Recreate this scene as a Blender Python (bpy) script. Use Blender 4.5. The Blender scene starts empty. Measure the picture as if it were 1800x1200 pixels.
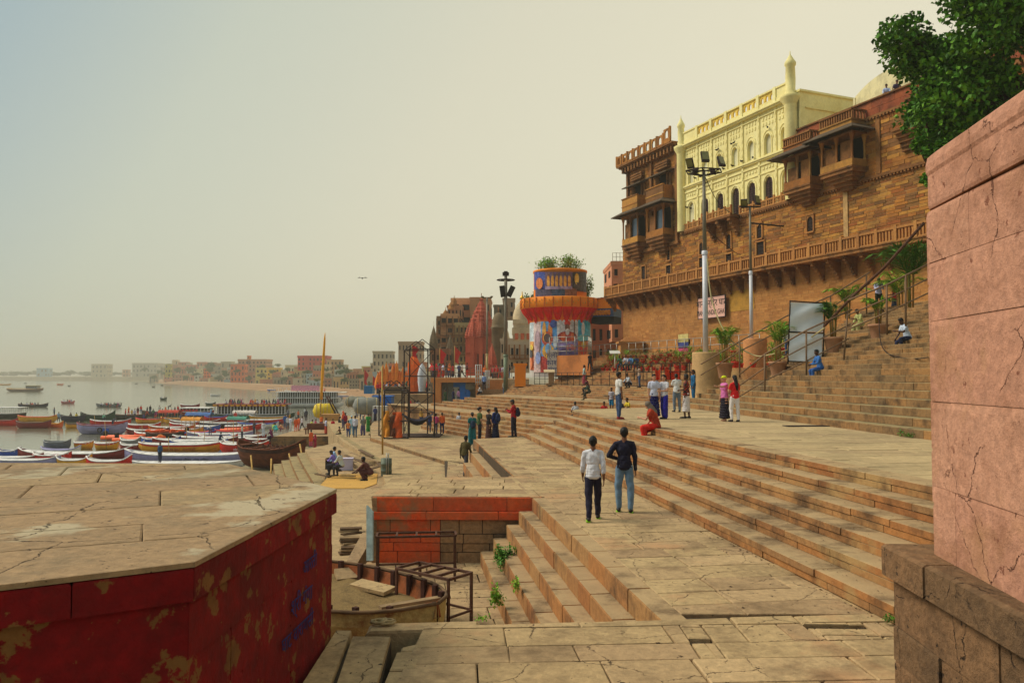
import bpy, bmesh, math, random
from mathutils import Vector, Matrix, noise as mnoise
R = math.radians
rnd = random.Random(11)
V = Vector
# ------------------------------------------------------------ camera
SC = bpy.context.scene
H = 2.95                       # eye height above the paved walkway (z = 0)
FP = 1400.0
PIT = math.atan(60 / FP)
cam_d = bpy.data.cameras.new('camera')
cam_d.lens = 28; cam_d.sensor_width = 36; cam_d.clip_start = 0.1; cam_d.clip_end = 12000
cam = bpy.data.objects.new('camera', cam_d)
SC.collection.objects.link(cam)
cam.location = (0, 0, H); cam.rotation_euler = (R(90) + PIT, 0, 0)
SC.camera = cam
# ------------------------------------------------------------ world, sun, exposure
SUN_EL, SUN_AZ = R(46), R(-80)     # azimuth measured from +Y towards +X
W = bpy.data.worlds.new('World'); SC.world = W; W.use_nodes = True
nt = W.node_tree; nt.nodes.clear()
out = nt.nodes.new('ShaderNodeOutputWorld'); bg = nt.nodes.new('ShaderNodeBackground')
sky = nt.nodes.new('ShaderNodeTexSky'); sky.sky_type = 'NISHITA'; sky.sun_disc = False
sky.sun_elevation = SUN_EL; sky.sun_rotation = SUN_AZ
sky.dust_density = 6.0; sky.air_density = 1.2; sky.ozone_density = 1.0
# a milky overcast veil mixed over the clear sky, warmer and brighter towards the sun side
tc = nt.nodes.new('ShaderNodeTexCoord'); sep = nt.nodes.new('ShaderNodeSeparateXYZ')
nt.links.new(tc.outputs['Generated'], sep.inputs[0])
dot = nt.nodes.new('ShaderNodeVectorMath'); dot.operation = 'DOT_PRODUCT'
dot.inputs[1].default_value = (0.8, 0.3, -0.5)
nt.links.new(tc.outputs['Generated'], dot.inputs[0])
ramp = nt.nodes.new('ShaderNodeValToRGB')
mr = nt.nodes.new('ShaderNodeMapRange'); mr.inputs['From Min'].default_value = -0.42; mr.inputs['From Max'].default_value = 0.8
nt.links.new(dot.outputs['Value'], mr.inputs['Value']); nt.links.new(mr.outputs[0], ramp.inputs[0])
VEIL = [(0.0, (2.1, 3.2, 3.7, 1)), (0.2, (4.8, 5.1, 4.1, 1)), (0.4, (6.3, 6.0, 4.5, 1)), (0.6, (7.2, 6.7, 4.9, 1)), (1.0, (7.4, 6.8, 5.0, 1))]
el = ramp.color_ramp.elements
el[0].position, el[0].color = VEIL[0]; el[1].position, el[1].color = VEIL[-1]
for p, c in VEIL[1:-1]:
    e = el.new(p); e.color = c
mx = nt.nodes.new('ShaderNodeMixRGB'); mx.inputs[0].default_value = 0.88
nt.links.new(sky.outputs[0], mx.inputs[1]); nt.links.new(ramp.outputs[0], mx.inputs[2])
nt.links.new(mx.outputs[0], bg.inputs[0]); bg.inputs[1].default_value = 0.1
nt.links.new(bg.outputs[0], out.inputs[0])
sd = bpy.data.lights.new('sun', 'SUN'); sd.energy = 2.6; sd.angle = R(26); sd.color = (1, 0.9, 0.72)
so = bpy.data.objects.new('sun', sd); SC.collection.objects.link(so)
sdir = V((math.sin(SUN_AZ) * math.cos(SUN_EL), math.cos(SUN_AZ) * math.cos(SUN_EL), math.sin(SUN_EL)))
so.rotation_euler = sdir.to_track_quat('Z', 'Y').to_euler()
vs = SC.view_settings
vs.view_transform = 'Standard'; vs.look = 'None'; vs.gamma = 1; vs.exposure = 0.3; vs.use_curve_mapping = False
SC.cycles.max_bounces = 6; SC.cycles.volume_bounces = 0; SC.cycles.transparent_max_bounces = 6
# ------------------------------------------------------------ picture geometry -> places
def ray(px, py):
    a = (px - 900) / FP; b = (600 - py) / FP
    return V((a, math.cos(PIT) - b * math.sin(PIT), math.sin(PIT) + b * math.cos(PIT)))
def G(px, py, z):              # the place on the level z
    d = ray(px, py); t = (z - H) / d.z
    return V((d.x * t, d.y * t, z))
def D(px, py, Y):              # the place at depth Y
    d = ray(px, py); t = Y / d.y
    return V((d.x * t, Y, H + d.z * t))
# ------------------------------------------------------------ mesh helpers
COL = SC.collection
ORI = {}
def org(o): return ORI.get(o.name, V((0, 0, 0)))
def link(o, parent=None, world=None):
    COL.objects.link(o)
    if parent is not None: o.parent = parent
    ORI[o.name] = world if world is not None else V((0, 0, 0))
    return o
def tag(o, label=None, cat=None, group=None, kind=None):
    if label: o['label'] = label
    if cat: o['category'] = cat
    if group: o['group'] = group
    if kind: o['kind'] = kind
    return o
def empty(name, loc=(0, 0, 0), rz=0, label=None, cat=None, group=None, kind=None):
    o = bpy.data.objects.new(name, None); o.empty_display_size = .2
    o.location = loc; o.rotation_euler = (0, 0, rz)
    link(o, None, V(loc)); return tag(o, label, cat, group, kind)
class MB:
    def __init__(s): s.v = []; s.f = []; s.m = []; s.sm = []
    def add(s, vs, fs, mi=0, sm=False):
        b = len(s.v); s.v += [tuple(p) for p in vs]
        for f in fs: s.f.append(tuple(b + i for i in f)); s.m.append(mi); s.sm.append(sm)
        return s
    def box(s, c, size, rz=0, mi=0, tilt=None, M=None):
        x, y, z = size[0] / 2, size[1] / 2, size[2] / 2
        vs = [V((a * x, b * y, d * z)) for d in (-1, 1) for b in (-1, 1) for a in (-1, 1)]
        m = Matrix.Rotation(rz, 3, 'Z')
        if tilt is not None: m = m @ tilt
        if M is not None: m = M
        c = V(c); vs = [m @ p + c for p in vs]
        return s.add(vs, [(0, 2, 3, 1), (4, 5, 7, 6), (0, 1, 5, 4), (2, 6, 7, 3), (0, 4, 6, 2), (1, 3, 7, 5)], mi)
    def bx(s, a, b, mi=0):       # axis-aligned corner to corner
        return s.box([(a[i] + b[i]) / 2 for i in range(3)], [abs(b[i] - a[i]) for i in range(3)], 0, mi)
    def prism(s, poly, z0, z1, mi=0, cap=True):
        n = len(poly); ar = sum(poly[i][0] * poly[(i + 1) % n][1] - poly[(i + 1) % n][0] * poly[i][1] for i in range(n))
        if ar < 0: poly = poly[::-1]
        vs = [(p[0], p[1], z0) for p in poly] + [(p[0], p[1], z1) for p in poly]
        fs = [(i, (i + 1) % n, n + (i + 1) % n, n + i) for i in range(n)]
        if cap: fs += [tuple(range(n, 2 * n)), tuple(range(n - 1, -1, -1))]
        return s.add(vs, fs, mi)
    def slab(s, poly, z, th=.08, ch=.01, mi=0):   # prism with a worn top edge
        n = len(poly); ar = sum(poly[i][0] * poly[(i + 1) % n][1] - poly[(i + 1) % n][0] * poly[i][1] for i in range(n))
        if ar < 0: poly = poly[::-1]
        c = V((sum(p[0] for p in poly) / n, sum(p[1] for p in poly) / n))
        def ins(p, d):
            q = V((p[0], p[1])) - c; L = q.length or 1
            q = q * max(0, (L - d) / L) + c; return q
        t = [(rnd.uniform(-1, 1) * .003) for _ in poly]
        top = [(*ins(p, ch * 1.5), z + t[i]) for i, p in enumerate(poly)]
        mid = [(p[0], p[1], z - ch + t[i]) for i, p in enumerate(poly)]
        bot = [(p[0], p[1], z - th) for p in poly]
        vs = bot + mid + top
        fs = [(i, (i + 1) % n, n + (i + 1) % n, n + i) for i in range(n)] + [(n + i, n + (i + 1) % n, 2 * n + (i + 1) % n, 2 * n + i) for i in range(n)]
        fs.append(tuple(range(2 * n, 3 * n)))
        return s.add(vs, fs, mi)
    def tube(s, pts, rad, n=8, mi=0, cap=True, sm=True):
        pts = [V(p) for p in pts]
        if not hasattr(rad, '__len__'): rad = [rad] * len(pts)
        vs = []; up = V((0, 0, 1)); prev = None
        for i, p in enumerate(pts):
            d = (pts[min(i + 1, len(pts) - 1)] - pts[max(i - 1, 0)])
            d = d.normalized() if d.length > 1e-9 else V((0, 0, 1))
            if prev is None:
                a = d.cross(up if abs(d.z) < .95 else V((1, 0, 0))).normalized()
            else:
                a = prev - d * prev.dot(d); a = a.normalized() if a.length > 1e-6 else d.orthogonal().normalized()
            prev = a; b = d.cross(a)
            for k in range(n):
                t = 2 * math.pi * k / n
                vs.append(p + (a * math.cos(t) + b * math.sin(t)) * rad[i])
        fs = [(i * n + k, i * n + (k + 1) % n, (i + 1) * n + (k + 1) % n, (i + 1) * n + k) for i in range(len(pts) - 1) for k in range(n)]
        s.add(vs, fs, mi, sm)
        if cap:
            b = len(s.v) - len(vs)
            s.f.append(tuple(b + k for k in range(n - 1, -1, -1))); s.m.append(mi); s.sm.append(False)
            e = b + (len(pts) - 1) * n
            s.f.append(tuple(e + k for k in range(n))); s.m.append(mi); s.sm.append(False)
        return s
    def lathe(s, prof, c=(0, 0, 0), n=24, mi=0, a0=0, a1=2 * math.pi, sm=True, sq=1.0, lob=0, lobn=8):
        full = abs(a1 - a0 - 2 * math.pi) < 1e-6; m = n if full else n + 1
        vs = []
        for r, z in prof:
            for k in range(m):
                t = a0 + (a1 - a0) * k / n
                rr = r * (1 + lob * math.cos(lobn * t))
                vs.append((c[0] + rr * math.cos(t), c[1] + rr * math.sin(t) * sq, c[2] + z))
        fs = []
        for i in range(len(prof) - 1):
            for k in range(n):
                k2 = (k + 1) % m
                fs.append((i * m + k, i * m + k2, (i + 1) * m + k2, (i + 1) * m + k))
        return s.add(vs, fs, mi, sm)
    def ball(s, c, r, n=8, m=6, mi=0, rot=None, sm=True):
        if not hasattr(r, '__len__'): r = (r, r, r)
        vs = []; c = V(c)
        for i in range(m + 1):
            ph = math.pi * i / m
            for k in range(n):
                t = 2 * math.pi * k / n
                p = V((r[0] * math.sin(ph) * math.cos(t), r[1] * math.sin(ph) * math.sin(t), r[2] * math.cos(ph)))
                if rot is not None: p = rot @ p
                vs.append(c + p)
        fs = [(i * n + k, (i + 1) * n + k, (i + 1) * n + (k + 1) % n, i * n + (k + 1) % n) for i in range(m) for k in range(n)]
        return s.add(vs, fs, mi, sm)
    def cap(s, p0, r0, p1, r1, n=10, mi=0):     # tapered capsule
        p0, p1 = V(p0), V(p1); d = p1 - p0; L = d.length
        d = d / L if L > 1e-6 else V((0, 0, 1))
        pts = []; rs = []
        for a in (-80, -45): pts.append(p0 + d * r0 * math.sin(R(a))); rs.append(r0 * math.cos(R(a)))
        pts += [p0, p1]; rs += [r0, r1]
        for a in (45, 80): pts.append(p1 + d * r1 * math.sin(R(a))); rs.append(r1 * math.cos(R(a)))
        return s.tube(pts, rs, n, mi)
    def poly3(s, pts, mi=0): return s.add(pts, [tuple(range(len(pts)))], mi)
    def xf(s, M):
        s.v = [tuple(M @ V(p)) for p in s.v]; return s
    def mesh(s, name='m', off=V((0, 0, 0))):
        me = bpy.data.meshes.new(name)
        me.from_pydata([(p[0] - off[0], p[1] - off[1], p[2] - off[2]) for p in s.v], [], s.f)
        if any(s.m): me.polygons.foreach_set('material_index', s.m)
        if any(s.sm): me.polygons.foreach_set('use_smooth', s.sm)
        me.update(); return me
    def build(s, name, mats, parent=None, local=False, kind=None, fix=False):
        off = V((0, 0, 0)) if (local or parent is None) else org(parent)
        me = s.mesh(name, off)
        if fix:
            bm = bmesh.new(); bm.from_mesh(me); bmesh.ops.recalc_face_normals(bm, faces=bm.faces); bm.to_mesh(me); bm.free()
        for m in (mats if isinstance(mats, (list, tuple)) else [mats]): me.materials.append(m)
        o = bpy.data.objects.new(name, me)
        link(o, parent, org(parent) if (parent is not None and not local) else None)
        if kind: o['kind'] = kind
        return o
def thing(name, mb, mats, label, cat, group=None, at=None):
    """one-mesh thing with its origin at the base"""
    if at is None:
        xs = [p[0] for p in mb.v]; ys = [p[1] for p in mb.v]
        at = V(((min(xs) + max(xs)) / 2, (min(ys) + max(ys)) / 2, min(p[2] for p in mb.v)))
    me = mb.mesh(name, V(at))
    for m in (mats if isinstance(mats, (list, tuple)) else [mats]): me.materials.append(m)
    o = bpy.data.objects.new(name, me); link(o, None, V(at)); o.location = at
    return tag(o, label, cat, group)
def kids(o): return [c for c in o.children]
def copy_tree(o, parent=None):
    c = o.copy(); COL.objects.link(c); c.parent = parent
    for ch in list(o.children): copy_tree(ch, c)
    return c
# ------------------------------------------------------------ materials
def s2l(c):
    return tuple((x / 12.92 if x <= .04045 else ((x + .055) / 1.055) ** 2.4) for x in [v / 255 for v in c]) + (1,)
MATS = {}
def newmat(name):
    m = bpy.data.materials.new(name); m.use_nodes = True
    nt = m.node_tree; b = nt.nodes['Principled BSDF']; return m, nt, b
def N(nt, t, **k):
    n = nt.nodes.new(t)
    for a, v in k.items():
        if a in n.inputs: n.inputs[a].default_value = v
        else: setattr(n, a, v)
    return n
def mixc(nt, fac, a, b, mode='MIX'):
    n = nt.nodes.new('ShaderNodeMixRGB'); n.blend_type = mode
    for i, x in ((0, fac), (1, a), (2, b)):
        if isinstance(x, bpy.types.NodeSocket): nt.links.new(x, n.inputs[i])
        elif isinstance(x, (int, float)): n.inputs[i].default_value = x
        else: n.inputs[i].default_value = x
    return n.outputs[0]
def noise_(nt, co, scale, detail=4, rough=.6, lo=.4, hi=.6):
    n = N(nt, 'ShaderNodeTexNoise'); n.inputs['Scale'].default_value = scale; n.inputs['Detail'].default_value = detail
    n.inputs['Roughness'].default_value = rough
    if co is not None: nt.links.new(co, n.inputs['Vector'])
    r = N(nt, 'ShaderNodeMapRange'); r.inputs['From Min'].default_value = lo; r.inputs['From Max'].default_value = hi
    nt.links.new(n.outputs[0], r.inputs[0]); return r.outputs[0]
def cracks(nt, b, geo, scale, width, col, lo, hi, depth=.9):
    nz = N(nt, 'ShaderNodeTexNoise'); nz.inputs['Scale'].default_value = 2.2; nz.inputs['Detail'].default_value = 6; nz.inputs['Roughness'].default_value = .65
    nt.links.new(geo.outputs['Position'], nz.inputs['Vector'])
    mm = mixc(nt, .3, geo.outputs['Position'], nz.outputs['Color'], 'ADD')
    vo = N(nt, 'ShaderNodeTexVoronoi', feature='DISTANCE_TO_EDGE'); vo.inputs['Scale'].default_value = scale
    nt.links.new(mm, vo.inputs['Vector'])
    wn = noise_(nt, geo.outputs['Position'], 7, 4, .7, .35, .7); wm = N(nt, 'ShaderNodeMath', operation='MULTIPLY'); nt.links.new(wn, wm.inputs[0]); wm.inputs[1].default_value = width
    r = N(nt, 'ShaderNodeMapRange'); r.inputs['From Min'].default_value = 0; nt.links.new(wm.outputs[0], r.inputs['From Max'])
    nt.links.new(vo.outputs['Distance'], r.inputs[0])
    msk = noise_(nt, geo.outputs['Position'], .9, 3, .6, lo, hi)
    mxx = N(nt, 'ShaderNodeMath', operation='MAXIMUM'); nt.links.new(r.outputs[0], mxx.inputs[0]); nt.links.new(msk, mxx.inputs[1])
    old = b.inputs['Base Color'].links[0].from_socket
    nt.links.new(mixc(nt, mxx.outputs[0], s2l(col), old), b.inputs['Base Color'])
    b2 = N(nt, 'ShaderNodeBump'); b2.inputs['Strength'].default_value = depth; b2.inputs['Distance'].default_value = .03
    nt.links.new(mxx.outputs[0], b2.inputs['Height'])
    nt.links.new(b.inputs['Normal'].links[0].from_socket, b2.inputs['Normal']); nt.links.new(b2.outputs[0], b.inputs['Normal'])
def stone(name, cols, dirt=(60, 50, 40), dirt_amt=.5, dscale=.5, gscale=14, grain=.25, bump=.35, rough=.88, patch=None, patch_rng=(.55, .62), patch_scale=.8, spec=.25, dust=None, crack=None):
    """cols: 2-5 sRGB colours, one picked per stone; dirt: stains with a shape of their own"""
    if name in MATS: return MATS[name]
    m, nt, b = newmat(name)
    geo = N(nt, 'ShaderNodeNewGeometry'); oi = N(nt, 'ShaderNodeObjectInfo')
    ad = N(nt, 'ShaderNodeMath', operation='ADD'); fr = N(nt, 'ShaderNodeMath', operation='FRACT')
    nt.links.new(geo.outputs['Random Per Island'], ad.inputs[0]); nt.links.new(oi.outputs['Random'], ad.inputs[1])
    nt.links.new(ad.outputs[0], fr.inputs[0])
    cr = N(nt, 'ShaderNodeValToRGB'); e = cr.color_ramp.elements
    n = len(cols); e[0].position = 0; e[0].color = s2l(cols[0]); e[1].position = 1; e[1].color = s2l(cols[-1])
    for i in range(1, n - 1):
        q = e.new(i / (n - 1)); q.color = s2l(cols[i])
    nt.links.new(fr.outputs[0], cr.inputs[0])
    co = geo.outputs['Position']
    c = cr.outputs[0]
    g = noise_(nt, co, gscale, 6, .7, .3, .7)
    hs = mixc(nt, grain, c, mixc(nt, g, (.25, .25, .25, 1), (1.6, 1.55, 1.5, 1)), 'MULTIPLY')
    if patch:
        pf = noise_(nt, co, patch_scale, 5, .65, *patch_rng)
        hs = mixc(nt, pf, hs, s2l(patch))
    if dust:            # pale trodden dust lies on what faces up
        sx = N(nt, 'ShaderNodeSeparateXYZ'); nt.links.new(geo.outputs['Normal'], sx.inputs[0])
        r_ = N(nt, 'ShaderNodeMapRange'); r_.inputs['From Min'].default_value = .5; r_.inputs['From Max'].default_value = .95; r_.inputs['To Max'].default_value = .85
        nt.links.new(sx.outputs[2], r_.inputs[0]); dn = noise_(nt, co, 1.3, 5, .7, .2, .7)
        hs = mixc(nt, r_.outputs[0], hs, mixc(nt, dn, s2l(tuple(int(v * .82) for v in dust)), s2l(dust)))
    d1 = noise_(nt, co, dscale, 6, .7, .48, .68)
    ml = N(nt, 'ShaderNodeMath', operation='MULTIPLY'); nt.links.new(d1, ml.inputs[0]); ml.inputs[1].default_value = dirt_amt
    hs = mixc(nt, ml.outputs[0], hs, s2l(dirt))
    nt.links.new(hs, b.inputs['Base Color'])
    b.inputs['Roughness'].default_value = rough; b.inputs['Specular IOR Level'].default_value = spec
    bp = N(nt, 'ShaderNodeBump'); bp.inputs['Strength'].default_value = bump; bp.inputs['Distance'].default_value = .03
    nt.links.new(g, bp.inputs['Height']); nt.links.new(bp.outputs[0], b.inputs['Normal'])
    if crack: cracks(nt, b, geo, *crack)
    MATS[name] = m; return m
def plain(col, rough=.7, metal=0, var=.25, scale=3, bump=0, spec=.3, name=None, obj=True, alpha=None):
    """simple procedural paint / cloth / wood: colour with soft noise variation in object space"""
    key = name or 'mat_%d_%d_%d_%d_%d' % (*col, int(rough * 100), int(metal * 10))
    if key in MATS: return MATS[key]
    m, nt, b = newmat(key)
    t = N(nt, 'ShaderNodeTexCoord'); co = t.outputs['Object']
    g = noise_(nt, co, scale, 5, .65, .3, .7)
    base = s2l(col)
    c = mixc(nt, g, tuple(x * (1 - var) for x in base[:3]) + (1,), tuple(min(1, x * (1 + var * .6)) for x in base[:3]) + (1,))
    nt.links.new(c, b.inputs['Base Color'])
    b.inputs['Roughness'].default_value = rough; b.inputs['Metallic'].default_value = metal; b.inputs['Specular IOR Level'].default_value = spec
    if bump:
        bp = N(nt, 'ShaderNodeBump'); bp.inputs['Strength'].default_value = bump; bp.inputs['Distance'].default_value = .02
        nt.links.new(g, bp.inputs['Height']); nt.links.new(bp.outputs[0], b.inputs['Normal'])
    MATS[key] = m; return m
# ------------------------------------------------------------ polygons
def clip(poly, cl):
    n = len(cl); ar = sum(cl[i][0] * cl[(i + 1) % n][1] - cl[(i + 1) % n][0] * cl[i][1] for i in range(n))
    if ar < 0: cl = cl[::-1]
    o = [tuple(p[:2]) for p in poly]
    for i in range(n):
        a, b = cl[i], cl[(i + 1) % n]; ex, ey = b[0] - a[0], b[1] - a[1]
        def sd(p): return ex * (p[1] - a[1]) - ey * (p[0] - a[0])
        r = []
        for j in range(len(o)):
            p, q = o[j], o[(j + 1) % len(o)]; sp, sq = sd(p), sd(q)
            if sp >= 0: r.append(p)
            if (sp >= 0) != (sq >= 0):
                t = sp / (sp - sq); r.append((p[0] + (q[0] - p[0]) * t, p[1] + (q[1] - p[1]) * t))
        o = r
        if len(o) < 3: return []
    return o
def area(p): return abs(sum(p[i][0] * p[(i + 1) % len(p)][1] - p[(i + 1) % len(p)][0] * p[i][1] for i in range(len(p)))) / 2
def pave(parent, region, z, ang, lw=(.9, 1.7), rw=(.5, .7), mat=None, th=.07, gap=.014, maxparts=300, name='slab', skip=(), far=1e9, r=None):
    """lays slabs in courses running along ang; nearest ones are parts, the rest one joined part"""
    r = r or rnd
    cs, sn = math.cos(ang), math.sin(ang)
    loc = [(p[0] * cs + p[1] * sn, -p[0] * sn + p[1] * cs) for p in region]
    x0, x1 = min(p[0] for p in loc), max(p[0] for p in loc); y0, y1 = min(p[1] for p in loc), max(p[1] for p in loc)
    out = []; y = y0
    while y < y1:
        h = r.uniform(*rw); x = x0 - r.uniform(0, lw[0])
        while x < x1:
            w = r.uniform(*lw); g = gap * r.uniform(.5, 1.6); j = lambda: r.uniform(-.012, .012)
            q = [(x + g + j(), y + g + j()), (x + w - g + j(), y + g + j()), (x + w - g + j(), y + h - g + j()), (x + g + j(), y + h - g + j())]
            q = clip(q, loc)
            if q and area(q) > .02:
                wq = [(a * cs - b * sn, a * sn + b * cs) for a, b in q]
                c = (sum(p[0] for p in wq) / len(wq), sum(p[1] for p in wq) / len(wq))
                ps = [wq]
                for x0_, x1_, y0_, y1_ in skip:      # broken-out holes: the slab is cut round them
                    nx = []
                    for w_ in ps:
                        xs = [p[0] for p in w_]; ys = [p[1] for p in w_]
                        if min(xs) > x1_ or max(xs) < x0_ or min(ys) > y1_ or max(ys) < y0_: nx.append(w_); continue
                        B = 50
                        for cl in ([(-B, -B), (x0_, -B), (x0_ - .03, B), (-B, B)], [(x1_, -B), (B, -B), (B, B), (x1_ + .04, B)], [(x0_, -B), (x1_, -B), (x1_, y0_), (x0_, y0_ + .03)], [(x0_, y1_), (x1_, y1_ - .03), (x1_, B), (x0_, B)]):
                            k = clip(w_, cl)
                            if k and area(k) > .004: nx.append(k)
                    ps = nx
                for w_ in ps:
                    c = (sum(p[0] for p in w_) / len(w_), sum(p[1] for p in w_) / len(w_)); out.append((math.hypot(*c), w_))
            x += w
        y += h
    out.sort(key=lambda t: t[0])
    rest = MB()
    for i, (d, q) in enumerate(out):
        zz = z + r.uniform(-.004, .004)
        if i < maxparts and d < far:
            b = MB(); b.slab(q, zz, th, .012); b.build(name, mat, parent)
        else: rest.slab(q, zz, th, .01)
    if rest.v: rest.build('paving', mat, parent, kind='stuff')
def unitbox():
    if 'ub' not in MATS:
        b = MB(); c = .46
        vs = [(-.5, -.5, -.5), (.5, -.5, -.5), (.5, .5, -.5), (-.5, .5, -.5), (-.5, -.5, .42), (.5, -.5, .42), (.5, .5, .42), (-.5, .5, .42), (-.49, -.47, .5), (.49, -.47, .5), (.49, .47, .5), (-.49, .47, .5)]
        b.add(vs, [(3, 2, 1, 0), (0, 1, 5, 4), (1, 2, 6, 5), (2, 3, 7, 6), (3, 0, 4, 7), (4, 5, 9, 8), (5, 6, 10, 9), (6, 7, 11, 10), (7, 4, 8, 11), (8, 9, 10, 11)])
        MATS['ub'] = b
    return MATS['ub']
UBM = {}
def ordw(n):
    a = 'first second third fourth fifth sixth seventh eighth ninth tenth eleventh twelfth thirteenth fourteenth fifteenth sixteenth seventeenth eighteenth nineteenth'.split()
    if n < 19: return a[n]
    t, u = divmod(n + 1, 10); return ['twentieth', 'thirtieth', 'fortieth', 'fiftieth', 'sixtieth'][t - 2] if u == 0 else ['twenty', 'thirty', 'forty', 'fifty', 'sixty'][t - 2] + '-' + a[u - 1]
def piece(name, parent, c, size, rz, mat):
    """a stone block sharing one mesh"""
    if mat.name not in UBM:
        me = unitbox().mesh('stone_block'); me.materials.append(mat); UBM[mat.name] = me
    o = bpy.data.objects.new(name, UBM[mat.name]); COL.objects.link(o)
    o.parent = parent; o.location = V(c) - org(parent); o.rotation_euler = (0, 0, rz); o.scale = size
    return o
def ubadd(mb, c, size, rz):
    m = Matrix.Translation(c) @ Matrix.Rotation(rz, 4, 'Z') @ Matrix.Diagonal((*size, 1))
    b = unitbox(); mb.add([m @ V(p) for p in b.v], b.f)
def flight(root, nrm, n0, tread, rise, cnt, z0, srange, mat, blen=(.9, 1.9), maxparts=300, courses=2, last=.6, depth=2.5, bed=None):
    """steps facing -nrm. srange(k) -> (s0, s1) along d; the first riser stands at nrm.P = n0"""
    nx, ny = nrm; dx, dy = -ny, nx
    rz = math.atan2(dy, dx)
    blocks = []
    core = MB()
    for k in range(cnt):
        s0, s1 = srange(k); a = n0 + k * tread; zt = z0 + (k + 1) * rise
        wd = tread + .06 if k < cnt - 1 else last
        poly = [(a_ * nx + s_ * dx, a_ * ny + s_ * dy) for a_, s_ in ((a + .05, s0), (a + .05, s1), (a + tread * (1 if k < cnt - 1 else 1) + .4, s1), (a + tread + .4, s0))]
        core.prism(poly, z0 - depth, zt - rise * .5)
        for c in range(courses):
            hh = rise / courses; zc = zt - hh * (c + .5); off = 0 if c == 0 else rnd.uniform(.012, .02)
            s = s0
            while s < s1 - .05:
                L = min(rnd.uniform(*blen), s1 - s)
                if s1 - s - L < .3: L = s1 - s
                w = wd - off
                j = rnd.uniform(-.008, .008)
                ac = a + off + j + w / 2; scn = s + L / 2
                P = V((ac * nx + scn * dx, ac * ny + scn * dy, zc + (rnd.uniform(-.004, .004) if c == 0 else 0)))
                blocks.append((P.length, P, (L - rnd.uniform(.008, .02), w, hh - .006 if c == 0 else hh - .004)))
                s += L
    core.build('core', bed or mat, root)
    blocks.sort(key=lambda t: t[0]); rest = MB()
    for i, (d, P, sz) in enumerate(blocks):
        if i < maxparts: piece('step_block', root, P, sz, rz, mat)
        else: ubadd(rest, P, sz, rz)
    if rest.v: rest.build('far_step_blocks', mat, root, kind='stuff')
# ============================================================ stone materials
M_TREAD = stone('stone_paving', [(170, 144, 104), (182, 156, 114), (160, 132, 98), (190, 162, 120)], dirt=(92, 72, 50), dirt_amt=.7, dscale=.9, gscale=9, grain=.35, bump=.4, crack=(.75, .012, (70, 54, 38), .5, .56, .5), patch=(180, 140, 100), patch_rng=(.56, .66), patch_scale=.4)
M_TERR = stone('stone_terrace', [(178, 154, 114), (188, 164, 122), (168, 144, 108)], dirt=(100, 88, 66), dirt_amt=.45, dscale=.35, gscale=7, grain=.28)
M_STEP = stone('stone_steps', [(160, 116, 72), (168, 126, 78), (152, 100, 58), (170, 118, 68), (142, 108, 72)], dirt=(78, 58, 40), dirt_amt=.85, dscale=1.1, gscale=9, grain=.35, patch=(168, 134, 86), patch_scale=.35, dust=(182, 156, 116))
M_STEPG = stone('stone_steps_weathered', [(150, 112, 70), (136, 106, 70), (158, 116, 70), (122, 98, 68)], dirt=(58, 46, 34), dirt_amt=.85, dscale=1.3, gscale=9, grain=.35, dust=(170, 152, 108))
M_BED = stone('joint_fill', [(70, 56, 40), (80, 64, 46)], dirt=(40, 34, 24), dscale=2, gscale=20)
M_MUD = stone('river_mud', [(132, 118, 88), (132, 118, 88)], dirt=(86, 74, 54), dirt_amt=.7, dscale=.12, gscale=1.5, grain=.4)
M_SAND = stone('river_sand', [(168, 156, 128), (168, 156, 128)], dirt=(120, 108, 84), dirt_amt=.6, dscale=.02, gscale=.3, grain=.3)
M_RED = stone('red_painted_stone', [(112, 10, 12), (122, 12, 14), (100, 9, 10)], dirt=(62, 22, 16), dirt_amt=.75, dscale=1.2, gscale=7, grain=.45, patch=(124, 84, 40), patch_rng=(.57, .60), patch_scale=3.2, bump=.5)
M_ORED = stone('orange_red_painted_stone', [(226, 96, 46), (208, 88, 48), (238, 84, 32)], dirt=(150, 104, 70), dirt_amt=.7, dscale=.7, gscale=8, grain=.35, patch=(156, 112, 76), patch_rng=(.52, .62), patch_scale=.6)
M_BROWN = stone('weathered_brown_stone', [(158, 124, 88), (170, 132, 92), (142, 112, 80)], dirt=(66, 52, 42), dirt_amt=.6, dscale=1.1, gscale=10, grain=.45, bump=.7)
M_BROWN2 = stone('dark_plinth_stone', [(128, 98, 70), (140, 106, 74), (116, 90, 64)], dirt=(62, 50, 40), dirt_amt=.75, dscale=1.1, gscale=10, grain=.5, bump=.8, crack=(1.0, .012, (50, 38, 30), .5, .56))
M_COP = stone('coping_stone', [(158, 130, 96), (148, 122, 90), (166, 140, 102)], dirt=(112, 100, 78), dirt_amt=.75, dscale=.9, gscale=9, grain=.4, bump=.5, patch=(176, 160, 130), patch_rng=(.55, .6), patch_scale=.7, crack=(.6, .01, (70, 54, 40), .5, .56))
M_PINK = stone('pink_plaster', [(196, 144, 118), (191, 138, 113), (199, 148, 121)], dirt=(150, 102, 76), dirt_amt=.75, dscale=1.3, gscale=11, grain=.36, bump=.5, patch=(186, 138, 102), patch_rng=(.5, .64), patch_scale=.8, crack=(.8, .009, (136, 86, 66), .49, .55))
TD = V((.9908, .1355)); SD = V((-.1355, .9908))       # across and along the long stairs
def ts(t, s): return (TD.x * t + SD.x * s, TD.y * t + SD.y * s)
NA = (.904, .4275); DA = (-.4275, .904)                # flights by the tower
def na(n, s): return (NA[0] * n + DA[0] * s, NA[1] * n + DA[1] * s)
NE = (.9962, .0868)
def ne(n, s): return (NE[0] * n - NE[1] * s, NE[1] * n + NE[0] * s)
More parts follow.
